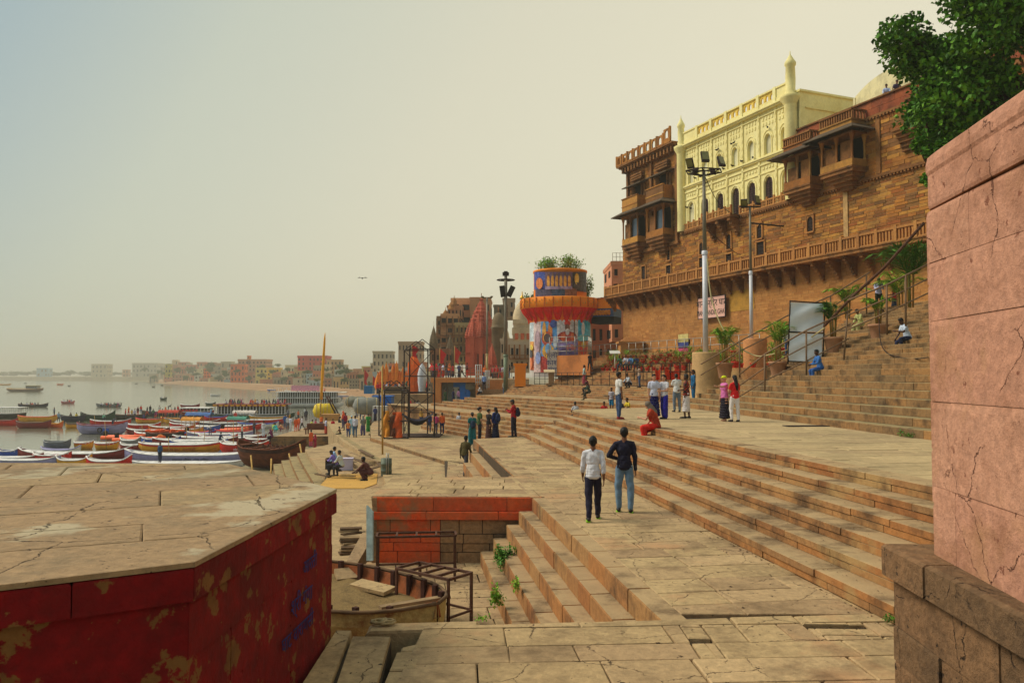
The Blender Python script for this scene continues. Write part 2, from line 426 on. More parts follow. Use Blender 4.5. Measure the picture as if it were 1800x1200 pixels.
def struct(name, mb, mat, at=(0, 0, 0)):
    me = mb.mesh(name, V(at)); me.materials.append(mat)
    o = bpy.data.objects.new(name, me); link(o, None, V(at)); o.location = at; o['kind'] = 'structure'; return o
# ---------------------------------------------------------------- water, banks, far ground
def water_mat():
    m, nt, b = newmat('river_water')
    geo = N(nt, 'ShaderNodeNewGeometry')
    mp = N(nt, 'ShaderNodeMapping'); mp.inputs['Scale'].default_value = (1, .45, 1); nt.links.new(geo.outputs['Position'], mp.inputs[0])
    g1 = noise_(nt, mp.outputs[0], .55, 5, .6, .2, .8); g2 = noise_(nt, geo.outputs['Position'], .03, 3, .5, .35, .65)
    nt.links.new(mixc(nt, g2, (.13, .13, .085, 1), (.17, .165, .11, 1)), b.inputs['Base Color'])
    b.inputs['Roughness'].default_value = .12; b.inputs['IOR'].default_value = 1.33; b.inputs['Specular IOR Level'].default_value = .6
    bp = N(nt, 'ShaderNodeBump'); bp.inputs['Strength'].default_value = .28; bp.inputs['Distance'].default_value = .12
    nt.links.new(g1, bp.inputs['Height']); nt.links.new(bp.outputs[0], b.inputs['Normal']); return m
ZW = -5.05
b = MB(); b.add([(-5000, -200, ZW), (5000, -200, ZW), (5000, 6000, ZW), (-5000, 6000, ZW)], [(0, 1, 2, 3)])
struct('river_water', b, water_mat())
SHORE = [(-60, -60), (-24, 20), (-25, 60), (-25.5, 84), (-25, 100), (-26, 130), (-30, 180), (-50, 270), (-97, 400), (-222, 622), (-528, 1120), (-900, 1400), (-1700, 1500), (-4500, 1550)]
b = MB(); L = []
for i, (x, y) in enumerate(SHORE):
    f = min(1, max(0, (y - 100) / 600))
    dx, dy = (1, 0) if i < 5 else (.75, .66)
    w1, w2 = 3 + 14 * f, 10 + 60 * f
    L.append([(x, y, ZW - .5), (x + dx * w1, y + dy * w1, ZW + .55 + .3 * f), (x + dx * w2, y + dy * w2, -4.2 + 1.2 * f), (x + dx * 400, y + dy * 900, -4.0 + 1.6 * f), (x + 6000, y + 5000, -1.5)])
vs = [p for r_ in L for p in r_]; n = 5
b.add(vs, [(i * n + k, i * n + k + 1, (i + 1) * n + k + 1, (i + 1) * n + k) for i in range(len(L) - 1) for k in range(n - 1)])
struct('river_bank', b, M_MUD)
# ---------------------------------------------------------------- paved walkway and platforms (z = 0)
wk = empty('walkway', (0, 12, 0), kind='structure')
HOLES = [(G(1470, 1100, 0), .36, .1), (G(1232, 1125, 0), .12, .09), (G(1512, 1116, 0), .42, .045), (G(1245, 1102, 0), .33, .02), (G(962, 890, 0), .1, .1)]
skip = [(p.x - a, p.x + a, p.y - c, p.y + c) for p, a, c in HOLES]
gap_left, gap_right = G(680, 1130, 0), G(745, 1108, 0)
front = [G(690, 1200, 0)[:2], (-1.25, 6.2), (6.2, 6.2), (6.1, 8.9), ts(5.86, 8.4), G(1135, 1076, 0)[:2], G(745, 1101, 0)[:2], G(745, 1128, 0)[:2], G(700, 1138, 0)[:2]]
near = [G(700, 1136, 0)[:2], (-1.2, 6.2), (5.8, 6.2), ts(5.86, 8.4), ts(5.86, 10.2), ts(3.1, 9.62), G(745, 1102, 0)[:2], G(745, 1128, 0)[:2]]
bed = MB()
bed.prism([G(745, 1101, 0)[:2], G(745, 1130, 0)[:2], G(700, 1138, 0)[:2], (-1.2, 6.2), (7, 6.2), (7, 9.5), (3.12, 9.9), (1.67, 9.75)], -3.5, -.05)
wk_r1 = [ts(3.1, 9.7), ts(5.95, 9.3), ts(5.95, 38.2), ts(3.25, 38.5), ts(3.25, 23)]
bed.prism([ts(3.13, 9.6), ts(5.95, 9.0), ts(5.95, 39.5), ts(3.27, 37.3)], -3.5, -.05)
bed.prism([(-3.42, 19.73), (.75, 19.63), (.5, 23.4), (-3.46, 23.3)], -3.5, -.05)
bed.prism([G(620, 1113, 0)[:2], G(688, 1113, 0)[:2], (-1.15, 6.2), (-1.85, 6.2)], -3.5, -.07)
bed.prism([G(650, 1092, 0)[:2], G(845, 1088, 0)[:2], G(845, 1101, 0)[:2], G(640, 1108, 0)[:2]], -3.5, -.08)
bed.build('bedding', M_BED, wk)
def ccw_ok(poly): return poly
# the near field is laid across the way, the long strip likewise
pave(wk, [(-1.2, 6.2), (4.95, 6.2), (4.5, 10.02), (1.72, 9.78), G(745, 1101, 0)[:2]], 0, R(3), (.7, 1.9), (.42, .66), M_TREAD, skip=skip, maxparts=110, gap=.007, th=.12)
pave(wk, [G(700, 1138, 0)[:2], (-1.22, 6.2), (-1.0, 6.2), G(746, 1128, 0)[:2]], 0, R(3), (.5, .9), (.4, .6), M_TREAD, maxparts=10, th=.12)
pave(wk, [ts(3.44, 9.66), ts(5.8, 9.3), ts(5.8, 38.3), ts(3.44, 37.3)], 0, math.atan2(TD.y, TD.x), (.8, 1.7), (.5, .85), M_TREAD, maxparts=150, skip=skip, gap=.009, th=.12)
pave(wk, [ts(3.1, 19.3), ts(3.45, 19.3), ts(3.45, 23.4), ts(3.1, 23.4)], 0, math.atan2(TD.y, TD.x), (.3, .4), (.8, 1.3), M_TREAD, maxparts=8, th=.12)
pave(wk, [(-3.45, 19.7), (.62, 19.62), (.4, 23.4), (-3.49, 23.3)], 0, R(0), (.9, 1.8), (.5, .8), M_TREAD, maxparts=40, gap=.008, th=.12)
for q in ([G(620, 1114, 0), G(687, 1114, 0), (-1.2, 6.2), (-1.55, 6.2)], [G(592, 1122, -.12), G(618, 1122, -.12), (-1.62, 6.2), (-2.0, 6.2)],
          [G(650, 1094, 0), G(843, 1089, 0), G(843, 1102, 0), G(644, 1108, 0)]):
    b = MB(); b.slab([tuple(p[:2]) for p in q], -.01 if q[0][2:] != (-.12,) else -.12, .4, .03); b.build('slab', M_TREAD, wk)
# debris in the broken holes
b = MB()
for p, r_, r2_ in HOLES:
    for i in range(14):
        b.box((p.x + rnd.uniform(-r_, r_), p.y + rnd.uniform(-r2_, r2_), -.06 + rnd.uniform(0, .01)), [rnd.uniform(.02, .06) for _ in range(3)], rnd.random() * 3)
o = b.build('rubble', M_BED); tag(o, 'loose rubble in the broken holes of the paving', 'rubble', kind='stuff')
# ---------------------------------------------------------------- long stairs to the upper terrace
st = empty('long_stairs', (*ts(5.8, 20), 0), kind='structure')
flight(st, (TD.x, TD.y), 5.79, .39, .22, 6, 0, lambda k: (7.2, 37.7 - .33 * k), M_STEP, (1.0, 2.1), 290, last=.5)
ZT = 1.32
tr = empty('upper_terrace', (8, 20, ZT), kind='structure')
b = MB(); b.prism([ts(8.1, 6.5), ts(8.1, 35.8), (2.9, 36.6), (9.7, 42.8), (13.5, 43), (14, 6)], -3, 1.27); b.build('bedding', M_BED, tr)
pave(tr, [ts(8.22, 6.5), (13.0, 6.5), (9.8, 43), ts(8.22, 37.6)], ZT, math.atan2(TD.y, TD.x), (1.0, 2.2), (.5, .7), M_TERR, maxparts=290, gap=.008)
pave(tr, [ts(7.75, 35.95), ts(8.23, 35.95), ts(8.23, 37.65), (2.75, 36.7)], ZT + .003, math.atan2(TD.y, TD.x), (1.0, 2.0), (.5, .7), M_TERR, maxparts=0)
# ---------------------------------------------------------------- pit beside the walkway
pt = empty('sunken_court', (-1.5, 15, -1.6), kind='structure')
b = MB(); b.prism([(-3.6, 9.4), (2.2, 9.4), (1.2, 19.8), (-3.6, 19.9)], -3.6, -1.66); b.build('bedding', M_BED, pt)
pave(pt, [(-3.55, 10.0), (.9, 10.0), (-.5, 19.6), (-3.55, 19.7)], -1.6, math.atan2(TD.y, TD.x), (.8, 1.5), (.5, .8), M_TREAD, maxparts=60, gap=.01)
flight(pt, (TD.x, TD.y), 1.87, .31, .32, 5, -1.6, lambda k: (9.4, 19.35 - .04 * k), M_STEP, (.8, 1.5), 120, courses=1, last=.33, depth=1.6)
sf = empty('side_stairs', (*ts(2.5, 30), -1.85), kind='structure')
flight(sf, (TD.x, TD.y), 1.87, .345, .37, 5, -1.85, lambda k: (23.4, 37.0 if k > 3 else (35.3 if k > 2 else (31.0 if k < 2 else 34.0))), M_STEP, (.9, 1.7), 80, courses=1, last=.18)
def rowwall(root, p0, p1, z0, z1, hh, ll, mat, th=.12, out=(0, -1), jit=.01, maxparts=150, name='stone_block', gap=.01, r=rnd, holes=()):
    """a coursed stone face from p0 to p1, blocks proud by uneven amounts"""
    p0, p1 = V(p0[:2]), V(p1[:2]); d = (p1 - p0); Ln = d.length; d.normalize(); rz = math.atan2(d.y, d.x)
    o = V(out); o = o - d * o.dot(d); o.normalize()
    z = z0; rest = MB(); lst = []
    while z < z1 - .02:
        h = min(r.uniform(*hh), z1 - z)
        if z1 - z - h < hh[0] * .5: h = z1 - z
        segs = [(0, Ln)]
        for (ha, hb, hz0, hz1) in holes:
            if min(z + h, hz1) - max(z, hz0) > h * .45:
                ns = []
                for a, c_ in segs:
                    if hb <= a or ha >= c_: ns.append((a, c_)); continue
                    if ha - a > .04: ns.append((a, ha))
                    if c_ - hb > .04: ns.append((hb, c_))
                segs = ns
        for (sa, sb) in segs:
            s = sa; first = True
            while s < sb - .02:
                l = min(r.uniform(*ll) * (r.uniform(.4, 1) if first else 1), sb - s); first = False
                if sb - s - l < ll[0] * .35: l = sb - s
                pr = r.uniform(-jit, jit)
                c = p0 + d * (s + l / 2) - o * (th / 2 - pr)
                lst.append((math.hypot(c.x, c.y), V((c.x, c.y, z + h / 2)), (l - gap, th, h - gap)))
                s += l
        z += h
    lst.sort(key=lambda t: t[0])
    for i, (dd, P, sz) in enumerate(lst):
        if i < maxparts: piece(name, root, P, sz, rz, mat)
        else: ubadd(rest, P, sz, rz)
    if rest.v: rest.build('coursed_blocks', mat, root, kind='stuff')
# red and brown painted wall of the court
rw = empty('red_court_wall', (-1.4, 19.7, -1.6)); tag(rw, 'orange red painted stone wall at the back of the sunken court', 'wall')
b = MB(); b.prism([(-3.42, 19.74), (.72, 19.66), (.72, 23.2), (-3.45, 23.2)], -2.6, -.1); b.build('core', M_BED, rw)
rowwall(rw, (-3.42, 19.64), (-1.75, 19.61), -1.62, -.56, (.2, .3), (.6, 1.2), M_ORED, .12, gap=.016)
rowwall(rw, (-1.75, 19.61), (.72, 19.56), -1.62, -.56, (.2, .3), (.5, 1.1), M_BROWN, .12, gap=.02, jit=.016)
rowwall(rw, (-3.46, 19.58), (.76, 19.5), -.555, -.36, (.2, .2), (1.4, 2.2), M_ORED, .2)
rowwall(rw, (-3.42, 19.64), (.74, 19.56), -.355, -.02, (.34, .34), (1.2, 2.0), M_ORED, .16)
rowwall(rw, (-3.45, 23.2), (-3.42, 19.6), -2.4, -.02, (.25, .4), (.6, 1.2), M_BROWN, .12, out=(-1, 0))
# ---------------------------------------------------------------- flights by the round tower
fa_ = empty('tower_flights', (*na(25, 50), -1.85), kind='structure')
flight(fa_, NA, 23.5, .36, .283, 6, -1.85, lambda k: (33 + k * .2, 69 + k * .6), M_STEP, (1, 2.2), 60, last=.5)
flight(fa_, NA, 28.0, .52, .24, 5, -.15, lambda k: (35 + k * .5, 79 - k * 1.8), M_STEP, (1, 2.2), 90, last=.6)
flight(fa_, NA, 34.5, .62, .158, 6, 1.05, lambda k: (42.5 + k * .5, 75 + k * .9), M_STEP, (1, 2.2), 90, last=.7, courses=1)
flight(fa_, NA, 39.0, .36, .2, 7, 2.0, lambda k: (48 + k * .3, 73.5), M_STEP, (1, 2.2), 50, last=.6, courses=1)
b = MB()
b.prism([na(25.4, 33), na(28.2, 34.5), na(28.2, 79), (-8, 90), (-14, 90), na(25.4, 71)], -4, -.18)
b.prism([na(30.2, 37), na(34.7, 42), na(34.7, 75), na(30.2, 71.5)], -4, 1.02)
b.prism([na(37.9, 45), na(39.2, 47), na(39.2, 80), na(37.9, 79)], -4, 1.96)
b.build('landing_core', M_STEP, fa_)
pave(fa_, [na(25.55, 33), na(28, 34.5), na(28, 79), (-14, 89)], -.15, math.atan2(DA[1], DA[0]), (1.2, 2.4), (.5, .8), M_TREAD, maxparts=0, gap=.01)
pave(fa_, [na(30.6, 37), na(34.5, 42), na(34.5, 75), na(30.6, 71.5)], 1.05, math.atan2(DA[1], DA[0]), (1.2, 2.4), (.5, .8), M_TREAD, maxparts=0, gap=.01)
pave(fa_, [na(38.2, 46), na(39.05, 48), na(39.05, 80), na(38.2, 79)], 2.0, math.atan2(DA[1], DA[0]), (1.2, 2.4), (.4, .6), M_TREAD, maxparts=0, gap=.01)
# ---------------------------------------------------------------- big stairs on the right
es = empty('palace_stairs', (*ne(12.35, 25), 1.32), kind='structure')
EL = [41.6, 41.4, 41.2, 41.0, 40.6, 39.6, 36.5, 36.2]
flight(es, NE, 12.35, .507, .235, 8, ZT, lambda k: (7, EL[k]), M_STEPG, (1, 2.0), 230, last=.5, courses=1)
flight(es, NE, 16.37, .45, .2, 17, 3.2, lambda k: (8, 39.2 + k * .25), M_STEPG, (1, 2.2), 60, last=.5, courses=1)
b = MB(); b.prism([ne(23.9, 8), ne(23.9, 44), (30, 46), (40, 8)], -3, 6.58); b.build('landing', M_TREAD, es)
# ---------------------------------------------------------------- flower terraces under the palace
NF = (.9262, .377); DF = (-.377, .9262)
def nf(n, s): return (NF[0] * n + DF[0] * s, NF[1] * n + DF[1] * s)
ft = empty('flower_terrace', (15, 55, 2), kind='structure')
b = MB(); b.prism([na(41.4, 74), na(41.4, 51.2), (11.9, 46), (13.2, 41.5), (16, 39.5), (34, 30), nf(43, 80)], -3, 3.38); b.build('base', M_STEP, ft)
for k in range(6):
    b = MB(); b.prism([nf(37.9 + .42 * k, 15), nf(43, 15), nf(43, 76), nf(37.9 + .42 * k, 74)], 2.9, 3.4 + .28 * (k + 1)); b.build('tier', M_STEP, ft)
# ---------------------------------------------------------------- lower plazas towards the river
lp = empty('lower_plaza', (-6, 60, -1.85), kind='structure')
P0 = [(2.2, 36), (-3.85, 45.7), (-11, 62.2), (-13.8, 79), (-17.6, 98.8), (-17, 120), (4, 120), na(23.6, 69), na(23.6, 33)]
b = MB(); b.prism(P0, -5, -1.9)
b.prism([(2, 36), (-3.85, 45.7), (-2.9, 35), (-1.0, 23), (2, 23)], -5, -1.9); b.build('bedding', M_BED, lp)
pave(lp, [(-1.2, 23.3), (1.3, 23.3), (1.3, 38), (-3.6, 45), (-2.95, 36)], -1.85, R(8), (1, 1.8), (.6, .9), M_TREAD, maxparts=0)
pave(lp, [(4, 38), (-3.9, 45.7), (-11, 62.2), (-13.9, 79), (-15.5, 92), (-4, 92)], -1.85, R(-66), (1.2, 2.4), (.7, 1.1), M_TREAD, maxparts=0, gap=.012)
rowwall(lp, (-3.85, 45.65), (-11.02, 62.2), -2.15, -1.86, (.28, .3), (1.5, 2.6), M_STEPG, .35, out=(-1, -.4), maxparts=20)
pl1 = empty('quay_level', (-9, 55, -2.1), kind='structure')
b = MB(); b.prism([(-1.2, 23.2), (-1, 36), (-4, 46), (-11, 62), (-14, 79), (-17, 100), (-24, 102), (-16.4, 72.9), (-13, 61.5), (-7.6, 46), (-6.0, 38), (-4.2, 32), (-3.5, 23.2)], -5, -2.1); b.build('paving_bed', M_TREAD, pl1)
rowwall(pl1, (-7.5, 45.9), (-16.4, 72.9), -2.7, -2.08, (.3, .32), (1.4, 2.4), M_STEPG, .4, out=(-1, -.4), maxparts=30)
pl2 = empty('low_yard', (-8, 35, -2.4), kind='structure')
b = MB(); b.prism([(-12, 4), (-3.4, 4), (-3.4, 24), (-5, 40), (-14, 64), (-15, 58), (-13.1, 52), (-8.4, 38), (-9.5, 30), (-12, 20)], -5, -2.4); b.build('paving_bed', M_TREAD, pl2)
for k in range(4):
    o1 = V((-.93, -.36)) * (.55 * (k + 1))
    b = MB(); b.prism([(-8.0 + o1.x, 36.5 + o1.y), (-13.1 + o1.x, 52 + o1.y), (-15 + o1.x, 58 + o1.y), (-14, 60), (-7.4, 40), (-6.5, 36)], -5, -2.4 - .24 * (k + 1)); b.build('step', M_STEPG, pl2)
qy = empty('stone_jetty', (-22, 90, -5), kind='structure')
b = MB(); b.prism([(-25.1, 84.1), (-18.7, 84.1), (-15.8, 72), (-13, 76), (-17, 100), (-20, 128), (-27, 128), (-25.6, 100)], -6, -3.45); b.build('core', M_TREAD, qy)
rowwall(qy, (-25.3, 84), (-18.6, 84), -5.1, -3.4, (.36, .42), (1.2, 2.0), M_STEPG, .25, maxparts=30)
rowwall(qy, (-18.6, 84), (-15.6, 72), -5.1, -3.4, (.36, .42), (1.2, 2.0), M_STEPG, .25, out=(-1, -1), maxparts=20)
# stairs from the jetty up to the plaza
for k in range(5):
    b = MB(); b.prism([(-18.4 + .75 * k, 86), (-15.2 + .6 * k, 71.5), (-11, 71.5), (-13, 86)], -5, -3.4 + .26 * (k + 1)); b.build('step', M_STEPG, qy)
for k in range(3):
    b = MB(); b.prism([(-14.2 + .6 * k, 80), (-12.2 + .6 * k, 68), (-8, 68), (-9, 80)], -5, -2.1 + .085 * (k + 1)); b.build('step', M_STEPG, qy)
# ---------------------------------------------------------------- red bastion, left foreground
ZB = 1.65
A_, B_ = G(592, 859, ZB), G(342, 987, ZB); C_ = B_ + V((-.96, -.61, 0)).normalized() * 3.6
E_ = G(402, 815, ZB)
OCT = [A_[:2], E_[:2], (-7.9, 12.0), (-10.4, 9.4), (-10.3, 6), (-8, 3.2), C_[:2], B_[:2]]
rb = empty('red_bastion', (-6, 7.5, -2.4)); tag(rb, 'octagonal stone bastion painted dark red with peeling yellow patches, left foreground', 'bastion')
def inset(poly, d):
    c = V((sum(p[0] for p in poly) / len(poly), sum(p[1] for p in poly) / len(poly)))
    return [tuple(V(p) + (c - V(p)).normalized() * d) for p in poly]
b = MB(); b.prism(inset(OCT, .22), -2.5, 1.60); b.build('core', M_BED, rb)
for i in range(len(OCT)):
    p, q = inset(OCT, .05)[i], inset(OCT, .05)[(i + 1) % len(OCT)]
    m_ = (V(p) + V(q)) / 2 - V((-6, 7.5))
    near_ = i in (5, 6, 7)
    rowwall(rb, p, q, -2.4, 1.37, (.36, .5), (1.0, 1.7), M_RED, .25, out=m_, jit=.006, maxparts=30 if near_ else 0, gap=.004)
    p, q = OCT[i], OCT[(i + 1) % len(OCT)]
    rowwall(rb, p, q, 1.375, 1.608, (.25, .25), (1.3, 1.9), M_RED, .28, out=m_, jit=.004, maxparts=12, name='coping_block', gap=.008)
    rowwall(rb, p, q, 1.61, 1.655, (.2, .2), (1.6, 2.4), M_COP, .3, out=m_, jit=.003, maxparts=12, name='edge_slab', gap=.006)
pave(rb, inset(OCT, .27), ZB, R(24), (1.5, 2.6), (.8, 1.2), M_COP, th=.09, gap=.005, maxparts=60)
# ---------------------------------------------------------------- plinth and pink wall, right foreground
pw = empty('pink_wall', (4.5, 6, 0)); tag(pw, 'tall pink plastered wall with cracked rounded coping, right foreground', 'wall')
PA, PB, PC = V((3.585, 6.82)), V((3.40, 5.28)), V((3.02, 2.0))
b = MB(); b.prism([PA + V((.12, -.02)), PB + V((.12, 0)), PC + V((.12, 0)), (9, 2), (9, 7.1), PA + V((.12, .12))], -1, 4.6); b.build('core', M_PINK, pw)
rw_ = random.Random(5)
rowwall(pw, PC, PA, 1.40, 4.36, (.4, .75), (.9, 2.2), M_PINK, .25, out=(-1, 0), jit=.003, gap=.002, name='wall_block', r=rw_)
rowwall(pw, PA + V((0, .02)), (9, 7.4), 1.40, 4.36, (.42, .6), (.7, 1.4), M_PINK, .25, out=(0, 1), jit=.004, gap=.003, name='wall_block', r=rw_, maxparts=20)
def sweep(prof, path, mi=0):
    """profile (out, z) swept along a plan path; out is to the left of travel"""
    b = MB(); n = len(prof); vs = []
    for i, p in enumerate(path):
        a = V(path[max(i - 1, 0)]); c = V(path[min(i + 1, len(path) - 1)]); d = (c - a).normalized(); o = V((-d.y, d.x))
        if 0 < i < len(path) - 1:
            d1 = (V(p) - a).normalized(); o = o / max(.4, o.dot(V((-d1.y, d1.x))))
        for u, z in prof: vs.append((p[0] + o.x * u, p[1] + o.y * u, z))
    b.add(vs, [(i * n + k, i * n + (k + 1) % n, (i + 1) * n + (k + 1) % n, (i + 1) * n + k) for i in range(len(path) - 1) for k in range(n)])
    b.f.append(tuple(range(n - 1, -1, -1))); b.f.append(tuple(range((len(path) - 1) * n, len(path) * n))); b.m += [0, 0]; b.sm += [False, False]
    return b
crn = [PA + V((.0, -.12)), PA + V((.015, -.03)), PA + V((.06, .03)), PA + V((.16, .06))]
prof = [(-.6, 4.375), (.012, 4.375), (.02, 4.4), (.018, 4.66), (.032, 4.69), (.034, 4.75), (.018, 4.82), (-.03, 4.86), (-.6, 4.9)]
b = sweep(prof, [PC, PB] + crn + [V((9, 7.1))]); b.build('coping', M_PINK, pw, fix=True)
pn = empty('brown_plinth', (4.5, 6, 0)); tag(pn, 'rough brown stone plinth with projecting ledge under the pink wall', 'plinth')
QA, QB, QC = V((3.35, 7.27)), V((3.25, 5.06)), V((3.05, 2.0))
b = MB(); b.prism([QA + V((.2, -.1)), QB + V((.2, 0)), QC + V((.2, 0)), (9, 2), (9, 7.2)], -1, 1.35); b.build('core', M_BROWN2, pn)
rowwall(pn, QC + V((.07, 0)), QA + V((.07, -.05)), -.3, 1.16, (.3, .42), (.6, 1.1), M_BROWN2, .3, out=(-1, 0), jit=.012, gap=.006)
rowwall(pn, QA + V((.07, -.05)), (9, 7.24), -.3, 1.16, (.3, .42), (.6, 1.1), M_BROWN2, .3, out=(0, 1), jit=.012, gap=.006, maxparts=10)
rowwall(pn, QC, QA, 1.165, 1.44, (.3, .3), (.9, 1.6), M_BROWN2, 1.2, out=(-1, 0), jit=.015, gap=.006, name='ledge_slab')
# ============================================================ palace above the stairs
M_PAL = stone('palace_sandstone', [(170, 108, 48), (184, 124, 54), (144, 88, 42), (126, 88, 50), (192, 138, 62), (152, 86, 42)], dirt=(70, 50, 34), dirt_amt=.6, dscale=.35, gscale=5, grain=.3, bump=.3)
M_PALL = stone('palace_base_stone', [(178, 122, 66), (190, 134, 74), (166, 110, 58), (182, 128, 70)], dirt=(120, 84, 54), dirt_amt=.5, dscale=.3, gscale=5, grain=.25)
M_MORT = stone('pale_mortar', [(196, 158, 104), (196, 158, 104)], dirt=(96, 70, 46), dirt_amt=.8, dscale=.3, gscale=6)
M_PALT = stone('dark_sandstone_trim', [(146, 98, 54), (130, 86, 46), (156, 106, 58)], dirt=(52, 40, 30), dirt_amt=.8, dscale=.9, gscale=6, grain=.35)
M_CREAM = stone('cream_limewash', [(240, 228, 162), (236, 222, 154), (242, 232, 170)], dirt=(204, 184, 112), dirt_amt=.5, dscale=.5, gscale=5, grain=.15, bump=.15)
M_CREAMD = stone('cream_moulding', [(240, 206, 96), (236, 200, 90)], dirt=(150, 130, 80), dirt_amt=.5, dscale=1.2, gscale=6, grain=.2)
M_DARK = plain((34, 26, 24), .9, var=.3)
M_SHUT = plain((70, 44, 42), .7, var=.35, scale=4)
M_GLASS = plain((70, 84, 96), .15, var=.2, spec=.6)
M_SLAB = stone('slate_eave', [(96, 80, 62), (84, 70, 56)], dirt=(44, 38, 32), dirt_amt=.6, dscale=1.2, gscale=8)
def fp(s, o, z): x, y = nf(42.2 - o, s); return V((x, y, z))
def fbox(mb, s0, s1, o0, o1, z0, z1, mi=0, tz=0):
    """box in wall coordinates; tz lowers the outer edge (a sloping eave)"""
    vs = [fp(s, o, z - (tz if o == max(o0, o1) else 0)) for z in (z0, z1) for o in (o0, o1) for s in (s0, s1)]
    return mb.add(vs, [(0, 2, 3, 1), (4, 5, 7, 6), (0, 1, 5, 4), (2, 6, 7, 3), (0, 4, 6, 2), (1, 3, 7, 5)], mi)
def arch_pts(w, zs, rise, n=12, cusp=0):
    r = []
    for i in range(n + 1):
        t = math.pi * i / n; c = 1 - (cusp * abs(math.sin(t * 4.5)) if cusp else 0)
        r.append((-w / 2 * math.cos(t) * c if 0 < i < n else -w / 2 * math.cos(t), zs + rise * math.sin(t) * c))
    return r
def archpanel(mb, s0, s1, z0, z1, sc, w, zb, zs, rise, o=0, depth=.35, n=12, cusp=0, mi=0):
    """wall face with an arched opening and its reveal"""
    P = arch_pts(w, zs, rise, n, cusp)
    l, r = sc - w / 2, sc + w / 2
    q = lambda a, b, c, d: mb.add([fp(*a), fp(*b), fp(*c), fp(*d)], [(0, 1, 2, 3)], mi)
    q((s0, o, z0), (l, o, z0), (l, o, z1), (s0, o, z1)); q((r, o, z0), (s1, o, z0), (s1, o, z1), (r, o, z1))
    if zb > z0 + .01: q((l, o, z0), (r, o, z0), (r, o, zb), (l, o, zb)); q((l, o, zb), (r, o, zb), (r, o - depth, zb), (l, o - depth, zb))
    for i in range(n):
        a, b = P[i], P[i + 1]
        q((sc + a[0], o, a[1]), (sc + b[0], o, b[1]), (sc + b[0], o, z1), (sc + a[0], o, z1))
        q((sc + a[0], o, a[1]), (sc + b[0], o, b[1]), (sc + b[0], o - depth, b[1]), (sc + a[0], o - depth, a[1]))
    for x in (l, r): q((x, o, zb), (x, o, zs), (x, o - depth, zs), (x, o - depth, zb))
def archfill(mb, sc, w, zb, zs, rise, o, n=12, mi=0):
    P = arch_pts(w, zs, rise, n)
    mb.add([fp(sc - w / 2, o, zb)] + [fp(sc + a, o, z) for a, z in P] + [fp(sc + w / 2, o, zb)], [tuple(range(n + 3))], mi)
def archband(mb, sc, w, zs, rise, o, th=.12, pr=.07, n=14, zb=None, mi=0):
    P = arch_pts(w, zs, rise, n); Q = arch_pts(w + 2 * th, zs, rise + th, n)
    if zb is not None: P = [(P[0][0], zb)] + P + [(P[-1][0], zb)]; Q = [(Q[0][0], zb)] + Q + [(Q[-1][0], zb)]
    for i in range(len(P) - 1):
        a, b, c, d = P[i], P[i + 1], Q[i + 1], Q[i]
        f = lambda p, oo: fp(sc + p[0], oo, p[1])
        mb.add([f(a, o + pr), f(b, o + pr), f(c, o + pr), f(d, o + pr), f(a, o), f(b, o), f(c, o), f(d, o)], [(0, 1, 2, 3), (0, 4, 5, 1), (3, 2, 6, 7)], mi)
SO = 90  # wall path runs from far (large s) to near
def fwall(root, s_far, s_near, z0, z1, hh, ll, mat, holes=(), o=0, maxparts=100, jit=.02, gap=.02, name='stone_block', th=.25):
    a, b = fp(s_far, o, 0), fp(s_near, o, 0)
    hs = [(s_far - h[1], s_far - h[0], h[2], h[3]) for h in holes]
    rowwall(root, a, b, z0, z1, hh, ll, mat, th, out=(-NF[0], -NF[1]), jit=jit, maxparts=maxparts, gap=gap, name=name, holes=hs)
def small_window(root, s, z0, z1, w=.6, arched=False, o=0, frame=M_PALL, pane=M_DARK):
    b = MB(); t = .1
    for a in (s - w / 2 - t, s + w / 2): fbox(b, a, a + t, o - .1, o + .1, z0, z1)
    fbox(b, s - w / 2 - t, s + w / 2 + t, o - .1, o + .13, z1, z1 + .1); fbox(b, s - w / 2 - t, s + w / 2 + t, o - .1, o + .15, z0 - .1, z0)
    if arched: archpanel(b, s - w / 2, s + w / 2, z0, z1, s, w - .02, z0, z0 + (z1 - z0) * .62, (z1 - z0) * .3, o + .07, .06)
    f = b.build('window', frame, root)
    b = MB(); fbox(b, s - w / 2, s + w / 2, o - .06, o - .01, z0, z1); b.build('pane', pane, f)
    b = MB(); n = 5
    for i in range(1, n): fbox(b, s - w / 2, s + w / 2, o - .01, o + .02, z0 + (z1 - z0) * i / n - .015, z0 + (z1 - z0) * i / n + .015)
    b.build('louvre', M_SHUT, f, kind='stuff')
def corbel(mb, s, w, z0, z1, out, n=6, mi=0):
    """scrolled bracket: stepped curve that grows outwards with height"""
    for i in range(n):
        t0, t1 = i / n, (i + 1) / n
        fbox(mb, s - w / 2, s + w / 2, 0, out * (.15 + .85 * t1 ** 1.5), z0 + (z1 - z0) * t0, z0 + (z1 - z0) * t1, mi)
